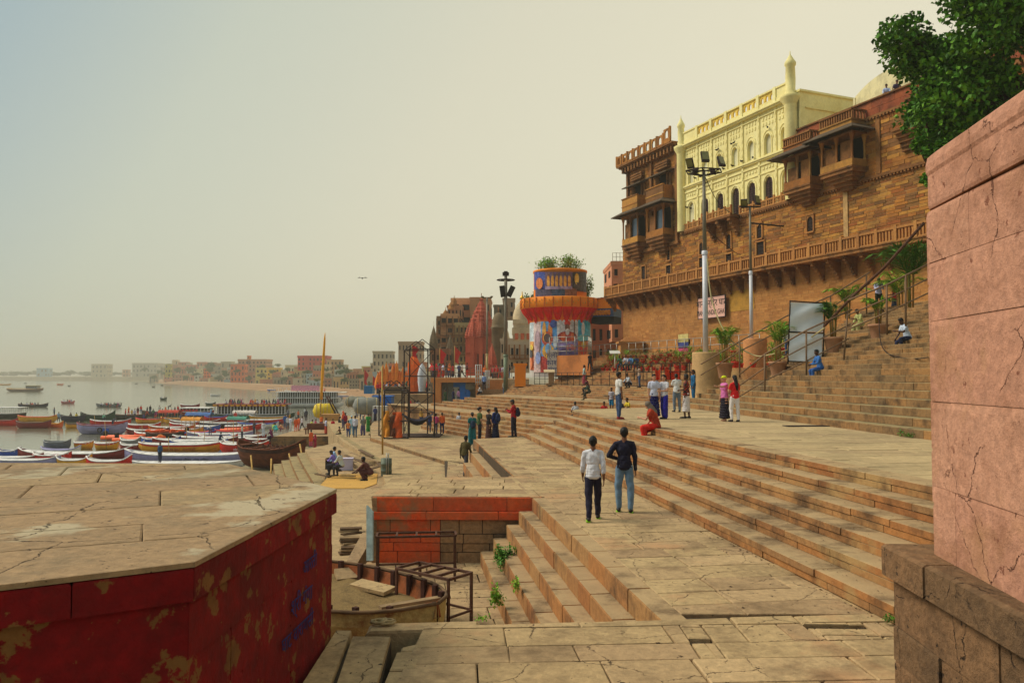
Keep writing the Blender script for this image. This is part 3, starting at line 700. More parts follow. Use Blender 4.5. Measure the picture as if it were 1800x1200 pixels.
# ---- lower palace wall with the bracketed gallery
pal = empty('palace_lower_wall', fp(55, 0, 4.9)); tag(pal, 'long orange brown sandstone wall carrying a bracketed balustrade gallery under the palace', 'wall')
b = MB(); fbox(b, 20, 72.75, -10, -.035, 2, 16.2); b.build('core', M_MORT, pal)
WIN = [(68.6, 12.4, 13.9, .7, 0), (64.1, 12.2, 13.4, .8, 0), (64.1, 13.9, 15.1, .55, 1), (58.9, 12.0, 13.4, .6, 0), (58.9, 13.7, 14.9, .5, 1), (55, 12.1, 13.2, .75, 0), (55, 13.6, 15, .6, 1), (51, 12.0, 13.6, .9, 0), (51.1, 13.9, 15.1, .6, 1), (45.5, 13.5, 14.7, .6, 1)]
HL = [(s - w / 2 - .1, s + w / 2 + .1, a - .1, c + .1) for s, a, c, w, r_ in WIN]
fwall(pal, 72.8, 20, 4.6, 11.1, (.2, .26), (.5, 1.0), M_PALL, maxparts=0, jit=.012, gap=.012, th=.22)
fwall(pal, 72.8, 20, 11.3, 16.1, (.2, .27), (.55, 1.1), M_PAL, holes=HL, maxparts=290, jit=.022, gap=.035, th=.2)
for s, a, c, w, r_ in WIN: small_window(pal, s, a, c, w, r_)
b = MB(); fbox(b, 20, 74.4, -.3, 1.35, 11.05, 11.3); fbox(b, 20, 74.4, -.3, 1.42, 11.28, 11.36); b.build('gallery_floor', M_PALT, pal)
b = MB(); fbox(b, 20, 74.4, 1.12, 1.36, 12.12, 12.27); b.build('top_rail', M_PALL, pal)
b = MB(); fbox(b, 20, 74.4, 1.16, 1.32, 11.36, 11.46); b.build('bottom_rail', M_PALL, pal)
bal = MB(); s = 74.3; k = 0
while s > 26:
    b = MB(); fbox(b, s - .11, s + .11, 1.1, 1.38, 11.36, 12.36); b.build('gallery_post', M_PALL, pal)
    for i in range(1, 6): fbox(bal, s - 1.5 * i / 6 - .055, s - 1.5 * i / 6 + .055, 1.18, 1.3, 11.46, 12.12)
    b = MB(); corbel(b, s, .26, 9.75, 10.95, 1.1, 6); fbox(b, s - .2, s + .2, 0, 1.2, 10.93, 11.05); b.build('bracket', M_PALT, pal)
    s -= 1.5
bal.build('balusters', M_PALL, pal, kind='stuff')
# string course with tiny dentils
b = MB(); fbox(b, 20, 61.5, -.2, .18, 16.05, 16.25)
for i in range(150): fbox(b, 20.2 + i * .275, 20.34 + i * .275, .0, .16, 15.93, 16.05)
b.build('string_course', M_PALT, pal)
b = MB(); fbox(b, 41.9, 42.3, 0, .07, 11.4, 15.9); b.build('downpipe_strip', M_MORT, pal)
# projecting little balcony under the cream front
b = MB(); fbox(b, 53.4, 57.4, 0, 1.1, 16.05, 16.25)
for s in (53.8, 55.4, 57.0): corbel(b, s, .35, 14.6, 16.05, 1.0, 5)
b.build('balcony_base', M_PALT, pal)
# pierced rail under the cream arches
b = MB(); hr = []
def piercerail(mb, s0, s1, o, z, h=.58):
    fbox(mb, s0, s1, o - .06, o + .06, z + h - .1, z + h); fbox(mb, s0, s1, o - .05, o + .05, z, z + .1)
    n = max(1, round((s1 - s0) / .8))
    for i in range(n + 1):
        a = s0 + (s1 - s0) * i / n; fbox(mb, a - .07, a + .07, o - .08, o + .08, z, z + h + .18)
        if i < n:
            w = (s1 - s0) / n
            for j in range(1, 4): fbox(mb, a + w * j / 4 - .035, a + w * j / 4 + .035, o - .03, o + .03, z + .1, z + h - .1)
            fbox(mb, a, a + w, o - .03, o + .03, z + h * .45, z + h * .52)
piercerail(b, 47.6, 53.4, .1, 16.25); piercerail(b, 57.4, 61.6, .1, 16.25); piercerail(b, 53.4, 57.4, 1.02, 16.25)
b.build('pierced_rail', M_PALL, pal)
# painted wall notice (faded yellow) and the ghat name board
b = MB(); fbox(b, 51.9, 55.0, .02, .035, 8.3, 10.0); o_ = b.build('faded_notice', plain((178, 132, 52), .9, var=.4, scale=1.5), pal)
def text_obj(name, body, size, M, mat, parent=None, ext=.004, align='CENTER', w=None):
    c = bpy.data.curves.new(name, 'FONT'); c.body = body; c.size = size; c.align_x = align; c.align_y = 'CENTER'; c.extrude = ext
    t_ = bpy.data.objects.new('tmp', c); COL.objects.link(t_); bpy.context.view_layer.update()
    me = bpy.data.meshes.new_from_object(t_.evaluated_get(bpy.context.evaluated_depsgraph_get()))
    bpy.data.objects.remove(t_); bpy.data.curves.remove(c)
    if w: M = M @ Matrix.Diagonal((w, 1, 1, 1))
    if parent is not None: M = Matrix.Translation(-org(parent)) @ M
    me.transform(M); me.name = name; me.materials.clear(); me.materials.append(mat)
    o = bpy.data.objects.new(name, me); COL.objects.link(o); o.parent = parent
    return o
M_INK = plain((40, 30, 30), .8); M_BLUEINK = plain((30, 50, 120), .8)
def fmat(s, o, z):             # text upright on the palace wall, reading from far to near
    x = V((-DF[0], -DF[1], 0)); n_ = V((-NF[0], -NF[1], 0)); u = V((0, 0, 1)); p = fp(s, o, z)
    return Matrix(((x.x, u.x, n_.x, p.x), (x.y, u.y, n_.y, p.y), (x.z, u.z, n_.z, p.z), (0, 0, 0, 1)))
sg = empty('name_board', fp(57, .4, 7.9)); tag(sg, 'pink board lettered MAN MANDIR GHAT on the palace wall behind the tall lamp post', 'sign')
b = MB(); fbox(b, 55.2, 59.0, .3, .36, 7.95, 9.75); b.build('panel', plain((226, 176, 160), .7, var=.12), sg)
b = MB()
for a in ((55.15, 59.05, 7.9, 7.96), (55.15, 59.05, 9.74, 9.8), (55.15, 55.21, 7.96, 9.74), (58.99, 59.05, 7.96, 9.74)): fbox(b, a[0], a[1], .28, .39, a[2], a[3])
for a in (56, 58.2): fbox(b, a, a + .08, 0, .3, 8.8, 8.9)
b.build('frame', M_INK, sg)
text_obj('hindi_lettering', 'मानमन्\u200cिदर घाट', .8, fmat(57.1, .372, 9.2), M_INK, sg)
text_obj('lettering', 'MAN MANDIR GHAT', .62, fmat(57.1, .372, 8.4), M_INK, sg, w=.72)
# ---- jharokha bays
def jharokha(root, s0, s1, zb, zsill, zeave, dep=1.2, eave=.9, top=None, base=1.3, colr=M_PAL, cols=3, name='oriel', curtain=None):
    b = MB(); n = 5
    for i in range(n):      # stepped corbel base
        t = (i + 1) / n; m = (s1 - s0) * .5 * (1 - t) * .8
        fbox(b, s0 + m, s1 - m, -.1, dep * t ** .8, zb - base * (1 - i / n), zb - base * (1 - (i + 1) / n))
    fbox(b, s0 - .06, s1 + .06, -.1, dep + .08, zb, zb + .12)
    r = b.build(name, M_PALT, root)
    b = MB(); fbox(b, s0, s1, dep - .1, dep, zb + .12, zsill); fbox(b, s0, s0 + .1, 0, dep - .1, zb + .12, zsill); fbox(b, s1 - .1, s1, 0, dep - .1, zb + .12, zsill)
    b.build('parapet', colr, r)
    b = MB()
    for i in range(cols):
        a = s0 + .09 + (s1 - s0 - .18) * i / (cols - 1)
        for oo in ((dep - .1,) if 0 < i < cols - 1 else (dep - .1, .1)):
            c = fp(a, oo, 0); b.lathe([(.1, zsill), (.12, zsill + .08), (.075, zsill + .16), (.085, zeave - .5), (.13, zeave - .3), (.2, zeave)], (c.x, c.y, 0), 8)
    b.build('column', M_PAL, r)
    b = MB(); fbox(b, s0 + .1, s1 - .1, .02, .06, zb + .12, zeave - .05); b.build('dark_opening', M_DARK, r)
    for i in range(cols - 1):
        a = s0 + (s1 - s0) * (i + .12) / (cols - 1); c = s0 + (s1 - s0) * (i + .88) / (cols - 1)
        b = MB(); fbox(b, a, c, dep - .3, dep - .26, zb + .3, zeave - .35 - .3 * (i % 2)); b.build('shutter', (M_PALT if i % 2 else curtain or M_SHUT), r)
    b = MB(); fbox(b, s0 - .1, s1 + .1, -.1, dep + .08, zeave, zeave + .14); b.build('lintel', M_PALT, r)
    # sloping stone eave on three sides
    b = MB(); e = eave; z1 = zeave + .16; z2 = z1 + .5
    ring = lambda g, z: [fp(s0 - g, -.05, z), fp(s0 - g, dep + g, z), fp(s1 + g, dep + g, z), fp(s1 + g, -.05, z)]
    A, B = ring(e, z1), ring(.02, z2); A2, B2 = ring(e, z1 - .07), ring(.02, z2 - .12)
    vs = A + B + A2 + B2
    for i in range(3): b.add([vs[i], vs[i + 1], vs[4 + i + 1], vs[4 + i]], [(0, 1, 2, 3)]); b.add([vs[8 + i], vs[8 + i + 1], vs[12 + i + 1], vs[12 + i]], [(0, 1, 2, 3)]); b.add([vs[i], vs[i + 1], vs[8 + i + 1], vs[8 + i]], [(0, 1, 2, 3)])
    b.build('eave', M_SLAB, r)
    if top:
        b = MB(); fbox(b, s0, s1, 0, dep, z2 - .12, z2 + top[0]); fbox(b, s0 - .07, s1 + .07, 0, dep + .08, z2 + top[0], z2 + top[0] + .1)
        b.build('roof_block', colr, r)
        if len(top) > 1:
            b = MB(); z = z2 + top[0] + .1
            n = int((s1 - s0) / .22)
            for i in range(n + 1): fbox(b, s0 + (s1 - s0) * i / n - .05, s0 + (s1 - s0) * i / n + .05, dep - .14, dep - .02, z, z + top[1])
            for i in range(5): fbox(b, s0, s0 + .1, .1 + dep * i / 5, .2 + dep * i / 5, z, z + top[1])
            fbox(b, s0 - .05, s1 + .05, dep - .18, dep + .04, z + top[1], z + top[1] + .12); fbox(b, s0 - .05, s0 + .12, 0, dep, z + top[1], z + top[1] + .12)
            b.build('balustrade', M_PALT, r)
    return r
# ---- left corner tower of the palace
lt = empty('palace_corner_tower', fp(67, 0, 15)); tag(lt, 'brown sandstone corner tower with two columns of hooded balconies left of the cream front', 'tower')
b = MB(); fbox(b, 62.35, 71.65, -9, -.03, 16.2, 24.7); b.build('core', M_MORT, lt)
fwall(lt, 71.7, 62.3, 15.5, 24.6, (.22, .3), (.6, 1.1), M_PAL, maxparts=0, jit=.015, gap=.015)
b = MB()
for s in (71.5, 67.0, 62.6): fbox(b, s - .22, s + .12, 0, .22, 15.5, 24.6)
fbox(b, 62.2, 71.9, -.2, .3, 15.2, 15.5); b.build('pilaster', M_PALT, lt)
for s0, s1 in ((67.9, 70.9), (63.3, 66.3)):
    jharokha(lt, s0, s1, 16.1, 16.8, 19.0, 1.15, .85, None, 1.6, curtain=M_GLASS)
    b = MB(); fbox(b, s0, s1, 0, 1.15, 19.5, 19.62); fbox(b, s0, s1, 1.05, 1.15, 19.6, 20.9); fbox(b, s0, s0 + .1, 0, 1.05, 19.6, 20.9); fbox(b, s1 - .1, s1, 0, 1.05, 19.6, 20.9); fbox(b, s0 - .06, s1 + .06, 1.0, 1.22, 20.9, 21.0)
    fbox(b, s0 - .04, s1 + .04, 1.0, 1.19, 20.1, 20.2); b.build('upper_balcony', M_PAL, lt)
    b = MB(); fbox(b, s0 + .9, s1 - .9, .02, .05, 19.7, 22.3); b.build('doorway', M_DARK, lt)
    b = MB()
    for a in (s0 + .7, s1 - .9): fbox(b, a, a + .2, .02, .2, 19.7, 22.3)
    fbox(b, s0 + .2, s0 + .5, .0, .12, 20.9, 22.2); fbox(b, s1 - .5, s1 - .2, .0, .12, 20.9, 22.2); b.build('door_jamb', M_PALT, lt)
    b = MB(); fbox(b, s0 - .3, s1 + .3, -.1, 1.0, 22.4, 22.52, 0, .3); b.build('eave', M_SLAB, lt)
    b = MB(); fbox(b, s0 + .5, s1 - .5, 0, .35, 22.75, 23.5)
    for i in range(3): fbox(b, s0 + .4, s1 - .4, 0, .42, 22.8 + i * .25, 22.87 + i * .25)
    b.build('carved_panel', M_PALT, lt)
b = MB()
for i in range(5): fbox(b, 62.2 - .02 * i, 71.6 + .22 * i, -.2, .18 * (i + 1), 24.0 + .15 * i, 24.15 + .15 * i)
for i in range(16): fbox(b, 62.5 + i * .6, 62.7 + i * .6, 0, .7, 23.9, 24.4)
b.build('cornice', M_PALT, lt)
b = MB(); z = 24.75
for a, c in ((62.4, 72.4),):
    n = 9
    for i in range(n):
        s_ = a + (c - a) * i / n; e_ = a + (c - a) * (i + 1) / n
        zz = z + (.35 if i == 0 else 0)
        fbox(b, s_, s_ + .16, .75, .95, z, zz + 1.12)
        fbox(b, s_, e_, .78, .92, z, z + .14 + (.3 if i == 0 else 0))
        archpanel(b, s_ + .16, e_, zz + .14, zz + 1.02, (s_ + e_) / 2 + .08, (e_ - s_) * .5, zz + .14, zz + .55, .3, .9, .12, 8)
fbox(b, 72.3, 72.5, -.5, .95, z, z + 1.1)
b.build('roof_balustrade', M_PAL, lt)
# ---- cream palace front
cp = empty('cream_palace', fp(54.6, 0, 16.2)); tag(cp, 'cream yellow palace front with five dark arched windows, parapet and corner turrets', 'palace')
b = MB(); fbox(b, 47.3, 61.9, -12, -.5, 16.1, 24.2)
fbox(b, 46.6, 47.3, -12, -.1, 16.1, 24.2); b.build('core', M_CREAM, cp)
AS = [60.4, 58.3, 56.2, 54.1, 52.05, 50.0, 48.1]
b = MB(); fr = MB()
ed = [61.7] + [(AS[i] + AS[i + 1]) / 2 for i in range(6)] + [47.2]
for i, s in enumerate(AS):
    dark = 1 <= i <= 5
    archpanel(b, ed[i + 1], ed[i], 16.2, 20.1, s, 1.0 if dark else .8, 16.3, 18.05, .62, 0, .16, 18, .10 if dark else 0)
    archband(fr, s, 1.06, 18.08, .68, 0, .13, .06, zb=16.3)
    archpanel(b, ed[i + 1], ed[i], 20.1, 24.0, s, .72, 20.45, 21.5, .5, 0, .18 if i < 6 else .3, 14)
    archband(fr, s, .8, 21.5, .55, 0, .1, .06, zb=20.45); archband(fr, s, 1.1, 21.6, .72, 0, .08, .05)
    fbox(fr, ed[i + 1] - .11, ed[i + 1] + .11, 0, .09, 16.2, 24.0)
    for zz in (17.2, 17.8, 18.4, 19.0, 20.9, 21.5, 22.1, 22.7, 23.3): fbox(fr, ed[i + 1] - .06, ed[i + 1] + .06, .08, .12, zz, zz + .25)
    for q in range(4):
        for zz in (22.75, 23.2): fbox(fr, s - .62 + q * .36, s - .46 + q * .36, 0, .05, zz, zz + .26)
        fbox(fr, s - .62 + q * .36, s - .42 + q * .36, 0, .05, 19.3, 19.5)
b.build('arcaded_wall', M_CREAM, cp)
for zz, o_, h in ((18.95, .07, .08), (19.65, .09, .1), (20.05, .16, .12), (20.17, .24, .1), (20.3, .1, .08), (23.55, .1, .08), (23.9, .3, .12), (24.02, .42, .1), (24.12, .3, .08)): fbox(fr, 47.0, 61.9, -.1, o_, zz, zz + h)
fr.build('mouldings', M_CREAM, cp)
PALP = stone('pale_panel', [(222, 216, 176), (222, 216, 176)], gscale=4)
for i in (0, 6): b = MB(); archfill(b, AS[i], .84, 16.3, 18.05, .62, -.155); b.build('blind_arch', PALP, cp)
for s in AS: b = MB(); archfill(b, s, .76, 20.45, 21.5, .5, -.17); b.build('blind_arch', PALP, cp)
for s in AS[1:6]:
    b = MB(); archfill(b, s, 1.06, 16.3, 18.05, .62, -.15); f = b.build('arched_window', M_SHUT, cp)
    b = MB()
    for q in range(9): fbox(b, s - .4, s + .4, -.15, -.12, 16.5 + q * .2, 16.54 + q * .2)
    fbox(b, s - .02, s + .02, -.15, -.1, 16.3, 18.4); b.build('louvre', M_DARK, f, kind='stuff')
# parapet with pierced panels
b = MB()
fbox(b, 47.3, 61.5, -.1, .12, 24.2, 24.55); fbox(b, 47.3, 61.5, -.12, .16, 25.25, 25.38)
for i, s in enumerate(ed):
    fbox(b, s - .16, s + .16, -.14, .18, 24.2, 25.42)
for i in (0, 6): fbox(b, ed[i + 1], ed[i], -.08, .08, 24.5, 25.28)
b.build('parapet', M_CREAM, cp)
for i in range(1, 6):
    b = MB(); s0, s1 = ed[i + 1] + .16, ed[i] - .16
    for q in range(3):
        w = (s1 - s0) / 3; archpanel(b, s0 + w * q, s0 + w * (q + 1), 24.55, 25.26, s0 + w * (q + .5), w * .62, 24.6, 24.85, .22, .04, .14, 8)
    b.build('pierced_panel', M_CREAMD, cp)
for s, big in ((47.25, 1), (61.75, 0)):
    c = fp(s, .12, 0); b = MB(); r = .5 if big else .42; h = 1.0 if big else .8
    b.lathe([(r, 16.2), (r, 23.4), (r * 1.05, 23.5), (r * 1.6, 23.9), (r * 1.65, 24.1), (r * 1.2, 24.2), (r * .8, 24.25), (r * .85, 24.5), (r * .7, 24.6), (r * .75, 25.4 * 1), (r * .68, 24.2 + 2.6 * h - .4), (r * .85, 24.2 + 2.6 * h - .3), (r * .85, 24.2 + 2.6 * h - .1), (r * .6, 24.3 + 2.6 * h), (r * .25, 24.6 + 2.6 * h), (.04, 24.75 + 2.6 * h), (.03, 25 + 2.6 * h), (0, 25.02 + 2.6 * h)], (c.x, c.y, 0), 14)
    b.build('turret', M_CREAM, cp)
b = MB(); fbox(b, 46.55, 46.8, -8, -.1, 16.2, 24.3); fbox(b, 46.4, 46.9, -8, 0, 24.3, 24.45); fbox(b, 46.45, 46.55, -8, -.6, 23.1, 23.2)
b.build('side_wall', M_CREAM, cp)
# ---- right wing
rg = empty('palace_right_wing', fp(41, 0, 16)); tag(rg, 'reddish sandstone wing of the palace with two hooded balconies, right of the cream front', 'palace')
b = MB(); fbox(b, 20, 47.0, -10, -.04, 16.2, 21.3); b.build('core', M_MORT, rg)
RWH = [(35.2, 37.0, 18.6, 20.6), (31.6, 33.4, 18.8, 20.8)]
fwall(rg, 47.0, 20, 16.25, 20.2, (.22, .3), (.6, 1.3), M_PAL, holes=RWH, maxparts=150, jit=.03, gap=.02)
fwall(rg, 47.05, 20, 20.3, 21.35, (.5, .53), (1.2, 2.2), stone('red_sandstone', [(156, 82, 50), (142, 72, 44), (166, 92, 54)], dirt=(44, 32, 26), dirt_amt=.8, dscale=.5, gscale=5), maxparts=0, jit=.01)
b = MB(); fbox(b, 20, 47.1, -.2, .16, 20.15, 20.3)
for i in range(95): fbox(b, 20.3 + i * .28, 20.44 + i * .28, 0, .2, 20.02, 20.15)
fbox(b, 20, 47.1, -.3, .12, 21.35, 21.45); fbox(b, 46.9, 47.2, -.1, .12, 16.2, 21.3); fbox(b, 39.0, 39.35, -.1, .1, 16.3, 20.1)
b.build('trim', M_PALT, rg)
jharokha(rg, 44.2, 46.9, 16.6, 17.25, 18.95, 1.2, .85, (.25, .5), 1.2, curtain=M_PALT, cols=3)
jharokha(rg, 40.2, 43.1, 16.9, 17.5, 19.2, 1.3, .85, (.25, .55), 1.2, curtain=M_PALT, cols=3)
for a in ((35.2, 37.0, 18.6, 20.6), (31.6, 33.4, 18.8, 20.8)):
    small_window(rg, (a[0] + a[1]) / 2, a[2] + .1, a[3] - .1, a[1] - a[0] - .2, False, 0, M_PALT, plain((88, 128, 132), .3, var=.3))
b = MB(); corbel(b, 36.1, 2.2, 17.2, 18.5, .9, 5); fbox(b, 34.9, 37.3, 0, 1.0, 18.4, 18.55); b.build('corbel', M_PALT, rg)
# curved cream wall on the roof behind
b = MB(); n = 16
for i in range(n):
    t0, t1 = i / n, (i + 1) / n; f = lambda t: (45.5 - 9 * t, -4.5 + 1.2 * math.sin(math.pi * t))
    h = lambda t: 23.3 + 1.25 * math.sin(math.pi * (.22 + .5 * t))
    (s0, o0), (s1, o1) = f(t0), f(t1)
    b.add([fp(s0, o0, 21), fp(s1, o1, 21), fp(s1, o1, h(t1)), fp(s0, o0, h(t0)), fp(s0, o0 - .3, 21), fp(s1, o1 - .3, 21), fp(s1, o1 - .3, h(t1)), fp(s0, o0 - .3, h(t0))], [(0, 1, 2, 3), (7, 6, 5, 4), (3, 2, 6, 7)])
fbox(b, 45.4, 45.6, -5, -4.4, 21, 24)
o = thing('roof_wall', b, stone('pale_curved_plaster', [(222, 212, 166), (222, 212, 166)], gscale=3, grain=.12), 'curved pale cream wall with a slit standing on the palace roof behind the right wing', 'wall')
# ============================================================ round water tower
TC = D(985, 660, 88); TC = V((TC.x, TC.y, 0))
tw = empty('round_tower', (TC.x, TC.y, 3.3)); tag(tw, 'round tower wrapped in coloured photo banners with an orange ledge and red drapery', 'tower')
M_OR = plain((250, 140, 20), .7, var=.15, scale=1); M_OR2 = plain((250, 116, 24), .8, var=.2, scale=1)
M_RD = plain((226, 28, 10), .8, var=.35, scale=1.2)
b = MB(); b.lathe([(3.4, 2.8), (3.4, 9.4)], (TC.x, TC.y, 0), 48); b.build('shaft', plain((198, 196, 190), .6, var=.1), tw)
b = MB(); b.lathe([(2.92, 11.2), (2.92, 14.25), (3.0, 14.3), (3.0, 14.5), (2.9, 14.5), (2.9, 14.2), (0, 14.2)], (TC.x, TC.y, 0), 48); b.build('upper_drum', M_OR, tw)
b = MB(); b.lathe([(2.8, 10.2), (4.3, 10.2), (4.4, 10.25), (4.4, 11.3), (4.3, 11.35), (4.3, 11.2), (2.8, 11.2)], (TC.x, TC.y, 0), 48); b.build('ledge', M_OR, tw)
for k in range(28):
    t = 2 * math.pi * k / 28; b = MB(); b.box((TC.x + 4.42 * math.cos(t), TC.y + 4.42 * math.sin(t), 10.78), (.08, .1, 1.0), t); b.build('ledge_rib', plain((196, 92, 22), .8), tw)
b = MB()
for k in range(96):
    t = 2 * math.pi * k / 96; c = TC + V((4.425 * math.cos(t), 4.425 * math.sin(t), 10.8 + .22 * math.sin(k * 1.7))); b.ball(c, (.05, .05, .1), 5, 4)
b.build('scrollwork', plain((206, 160, 60), .7), tw, kind='stuff')
for k in range(24):
    t = 2 * math.pi * (k + .5) / 24; w = math.pi / 24; b = MB(); vs = []
    for j, (r, z, ww) in enumerate([(4.3, 10.22, 1.0), (4.1, 9.8, .9), (3.6, 9.2, .72), (3.47, 8.6 + .3 * (k % 2), .2 if k % 2 == 0 else .45)]):
        for q in range(5):
            a = t + w * ww * (q - 2) / 2; rr = r + (.07 if q % 2 else 0); vs.append((TC.x + rr * math.cos(a), TC.y + rr * math.sin(a), z))
    b.add(vs, [(j * 5 + q, j * 5 + q + 1, (j + 1) * 5 + q + 1, (j + 1) * 5 + q) for j in range(3) for q in range(4)]); b.build('drape', M_RD, tw)
b = MB(); b.lathe([(4.2, 10.21), (3.7, 9.6), (3.44, 9.0), (3.44, 8.75)], (TC.x, TC.y, 0), 48); b.build('underside_cloth', M_OR2, tw)
def cylp(px, py, rr):
    d = ray(px, py); ox, oy = -TC.x, -TC.y
    A = d.x ** 2 + d.y ** 2; Bq = 2 * (d.x * ox + d.y * oy); Cq = ox * ox + oy * oy - rr * rr; ds = Bq * Bq - 4 * A * Cq
    t = (-Bq - math.sqrt(max(ds, 0))) / (2 * A); return V((d.x * t, d.y * t, H + d.z * t))
EPS = [0]
def photo_print(col):
    key = 'print_%d_%d_%d' % col
    if key in MATS: return MATS[key]
    m, nt, b = newmat(key); geo = N(nt, 'ShaderNodeNewGeometry'); co = geo.outputs['Position']; c = s2l(col)
    g = noise_(nt, co, 2.2, 6, .75, .42, .6); g2 = noise_(nt, co, 5.5, 4, .7, .5, .6); g3 = noise_(nt, co, 1.1, 5, .7, .5, .62)
    x = mixc(nt, g, tuple(v * .75 for v in c[:3]) + (1,), tuple(min(1, v * 1.45 + .04) for v in c[:3]) + (1,))
    mm_ = N(nt, 'ShaderNodeMath', operation='MULTIPLY'); nt.links.new(g2, mm_.inputs[0]); mm_.inputs[1].default_value = .35; x = mixc(nt, mm_.outputs[0], x, (min(1, c[0] + .2), min(1, c[1] + .15), min(1, c[2] + .12), 1))
    nt.links.new(x, b.inputs['Base Color']); b.inputs['Roughness'].default_value = .5; MATS[key] = m; return m
def banner(x0, y0, x1, y1, col, r0, name='banner', n=None, shape='rect', k=None):
    """a printed area lying on the round wall"""
    EPS[0] += 1; r = r0 + .02 + .004 * (EPS[0] % 60); b = MB()
    cx, cy, rx, ry = (x0 + x1) / 2, (y0 + y1) / 2, (x1 - x0) / 2, (y1 - y0) / 2
    lo, hi = 985 - r0 * 15.7, 985 + r0 * 15.7
    cl = lambda x: min(max(x, lo), hi)
    if shape == 'rect':
        n = n or max(2, int((x1 - x0) / 3)); top = [cylp(cl(x0 + (x1 - x0) * i / n), y0, r) for i in range(n + 1)]; bot = [V((p.x, p.y, cylp(cx, y1, r).z)) for p in top]
        b.add(top + bot, [(i, i + 1, n + 2 + i, n + 1 + i) for i in range(n)])
    else:
        m = 14; pts = []
        for i in range(m):
            t = 2 * math.pi * i / m
            if shape == 'ell': q = (cx + rx * math.cos(t), cy + ry * math.sin(t))
            else: q = ((cx + rx * (1 if i < m / 2 else -1) * (((i % 7)) / 6), y0 + (y1 - y0) * ((i % 7) / 6)) if i < 7 else (cx - rx * ((13 - i) / 6), y0 + (y1 - y0) * ((13 - i) / 6)))
            pts.append(cylp(cl(q[0]), q[1], r))
        b.add(pts, [tuple(range(m))])
    return b.build(name, photo_print(col), tw)
LR, UR = 3.4, 2.92
for a in [(931, 562, 938, 640, (188, 206, 214)), (938, 562, 951, 655, (214, 190, 186)), (951, 562, 979, 645, (70, 150, 214)), (979, 562, 1016, 596, (206, 206, 204)), (1016, 562, 1037, 600, (30, 180, 220)),
          (979, 597, 1016, 626, (120, 110, 170)), (1016, 598, 1038, 626, (226, 120, 40)), (950, 626, 966, 654, (176, 40, 30)), (925, 600, 938, 626, (220, 150, 60)), (925, 626, 938, 650, (226, 110, 50))]: banner(*a[:4], a[4], LR)
for a in [(953, 565, 960, 600, (240, 160, 50)), (963, 565, 971, 598, (236, 130, 30)), (952, 582, 972, 608, (190, 60, 20)), (956, 586, 968, 602, (60, 36, 40)), (953, 604, 974, 630, (244, 170, 30)), (958, 603, 969, 622, (110, 170, 220)),
          (966, 562, 979, 576, (40, 70, 150)), (972, 590, 979, 612, (200, 220, 240)), (980, 582, 1014, 600, (176, 40, 24)), (986, 584, 994, 600, (220, 90, 30)), (1003, 584, 1010, 600, (220, 100, 40)),
          (992, 563, 1003, 573, (204, 40, 20)), (993, 570, 1002, 581, (120, 74, 50)), (994, 577, 1001, 589, (214, 212, 208)), (980, 600, 1015, 610, (150, 140, 200)), (994, 605, 1013, 616, (214, 120, 120)), (982, 612, 1014, 626, (90, 80, 140)),
          (1022, 566, 1028, 590, (230, 240, 240)), (1016, 588, 1032, 600, (120, 220, 230)), (1019, 604, 1032, 624, (230, 60, 30)), (1022, 600, 1030, 612, (250, 190, 40)), (929, 606, 937, 616, (240, 200, 60)), (928, 614, 936, 630, (40, 40, 50)), (928, 628, 936, 648, (230, 120, 60)), (940, 580, 949, 620, (180, 150, 160)), (941, 618, 950, 640, (140, 160, 210))]: banner(*a[:4], a[4], LR, 'printed_figure', shape='ell')
banner(1009, 564, 1010.5, 596, (90, 50, 30), LR, 'printed_staff', n=2)
for a in [(939, 478, 958, 508, (30, 60, 150)), (958, 478, 1006, 508, (90, 60, 96)), (1006, 478, 1031, 512, (30, 20, 22)), (941, 508, 970, 525, (50, 44, 80)), (970, 507, 993, 525, (18, 60, 96)), (993, 506, 1014, 525, (120, 70, 40))]: banner(*a[:4], a[4], UR)
for i in range(6): banner(961 + i * 7.4, 483, 966.5 + i * 7.4, 507, (236, 150, 30), UR, 'printed_figure', shape='ell'); banner(962.5 + i * 7.4, 479, 966 + i * 7.4, 485, (110, 70, 60), UR, 'printed_figure', shape='ell')
banner(958, 503, 1006, 508, (150, 130, 160), UR)
for a in [(942, 488, 954, 508, (226, 120, 40)), (1010, 480, 1018, 500, (250, 180, 60)), (1008, 496, 1020, 508, (60, 50, 50)), (1022, 484, 1029, 508, (240, 140, 30)), (978, 511, 980, 525, (220, 220, 220))]: banner(*a[:4], a[4], UR, 'printed_figure', shape='ell')
for i in range(12): x = 944 + (i % 6) * 4.2; y = 512 + (i // 6) * 6; banner(x, y, x + 5, y + 6, (226, 80, 120) if i % 2 else (236, 130, 150), UR, 'printed_flower', shape='ell')
for i in range(20): x = 994 + (i % 5) * 3.8; y = 507 + (i // 5) * 4.3; banner(x, y, x + 2.6, y + 3, (236, 220, 190) if i % 3 else (60, 30, 20), UR, 'printed_dot', shape='ell')
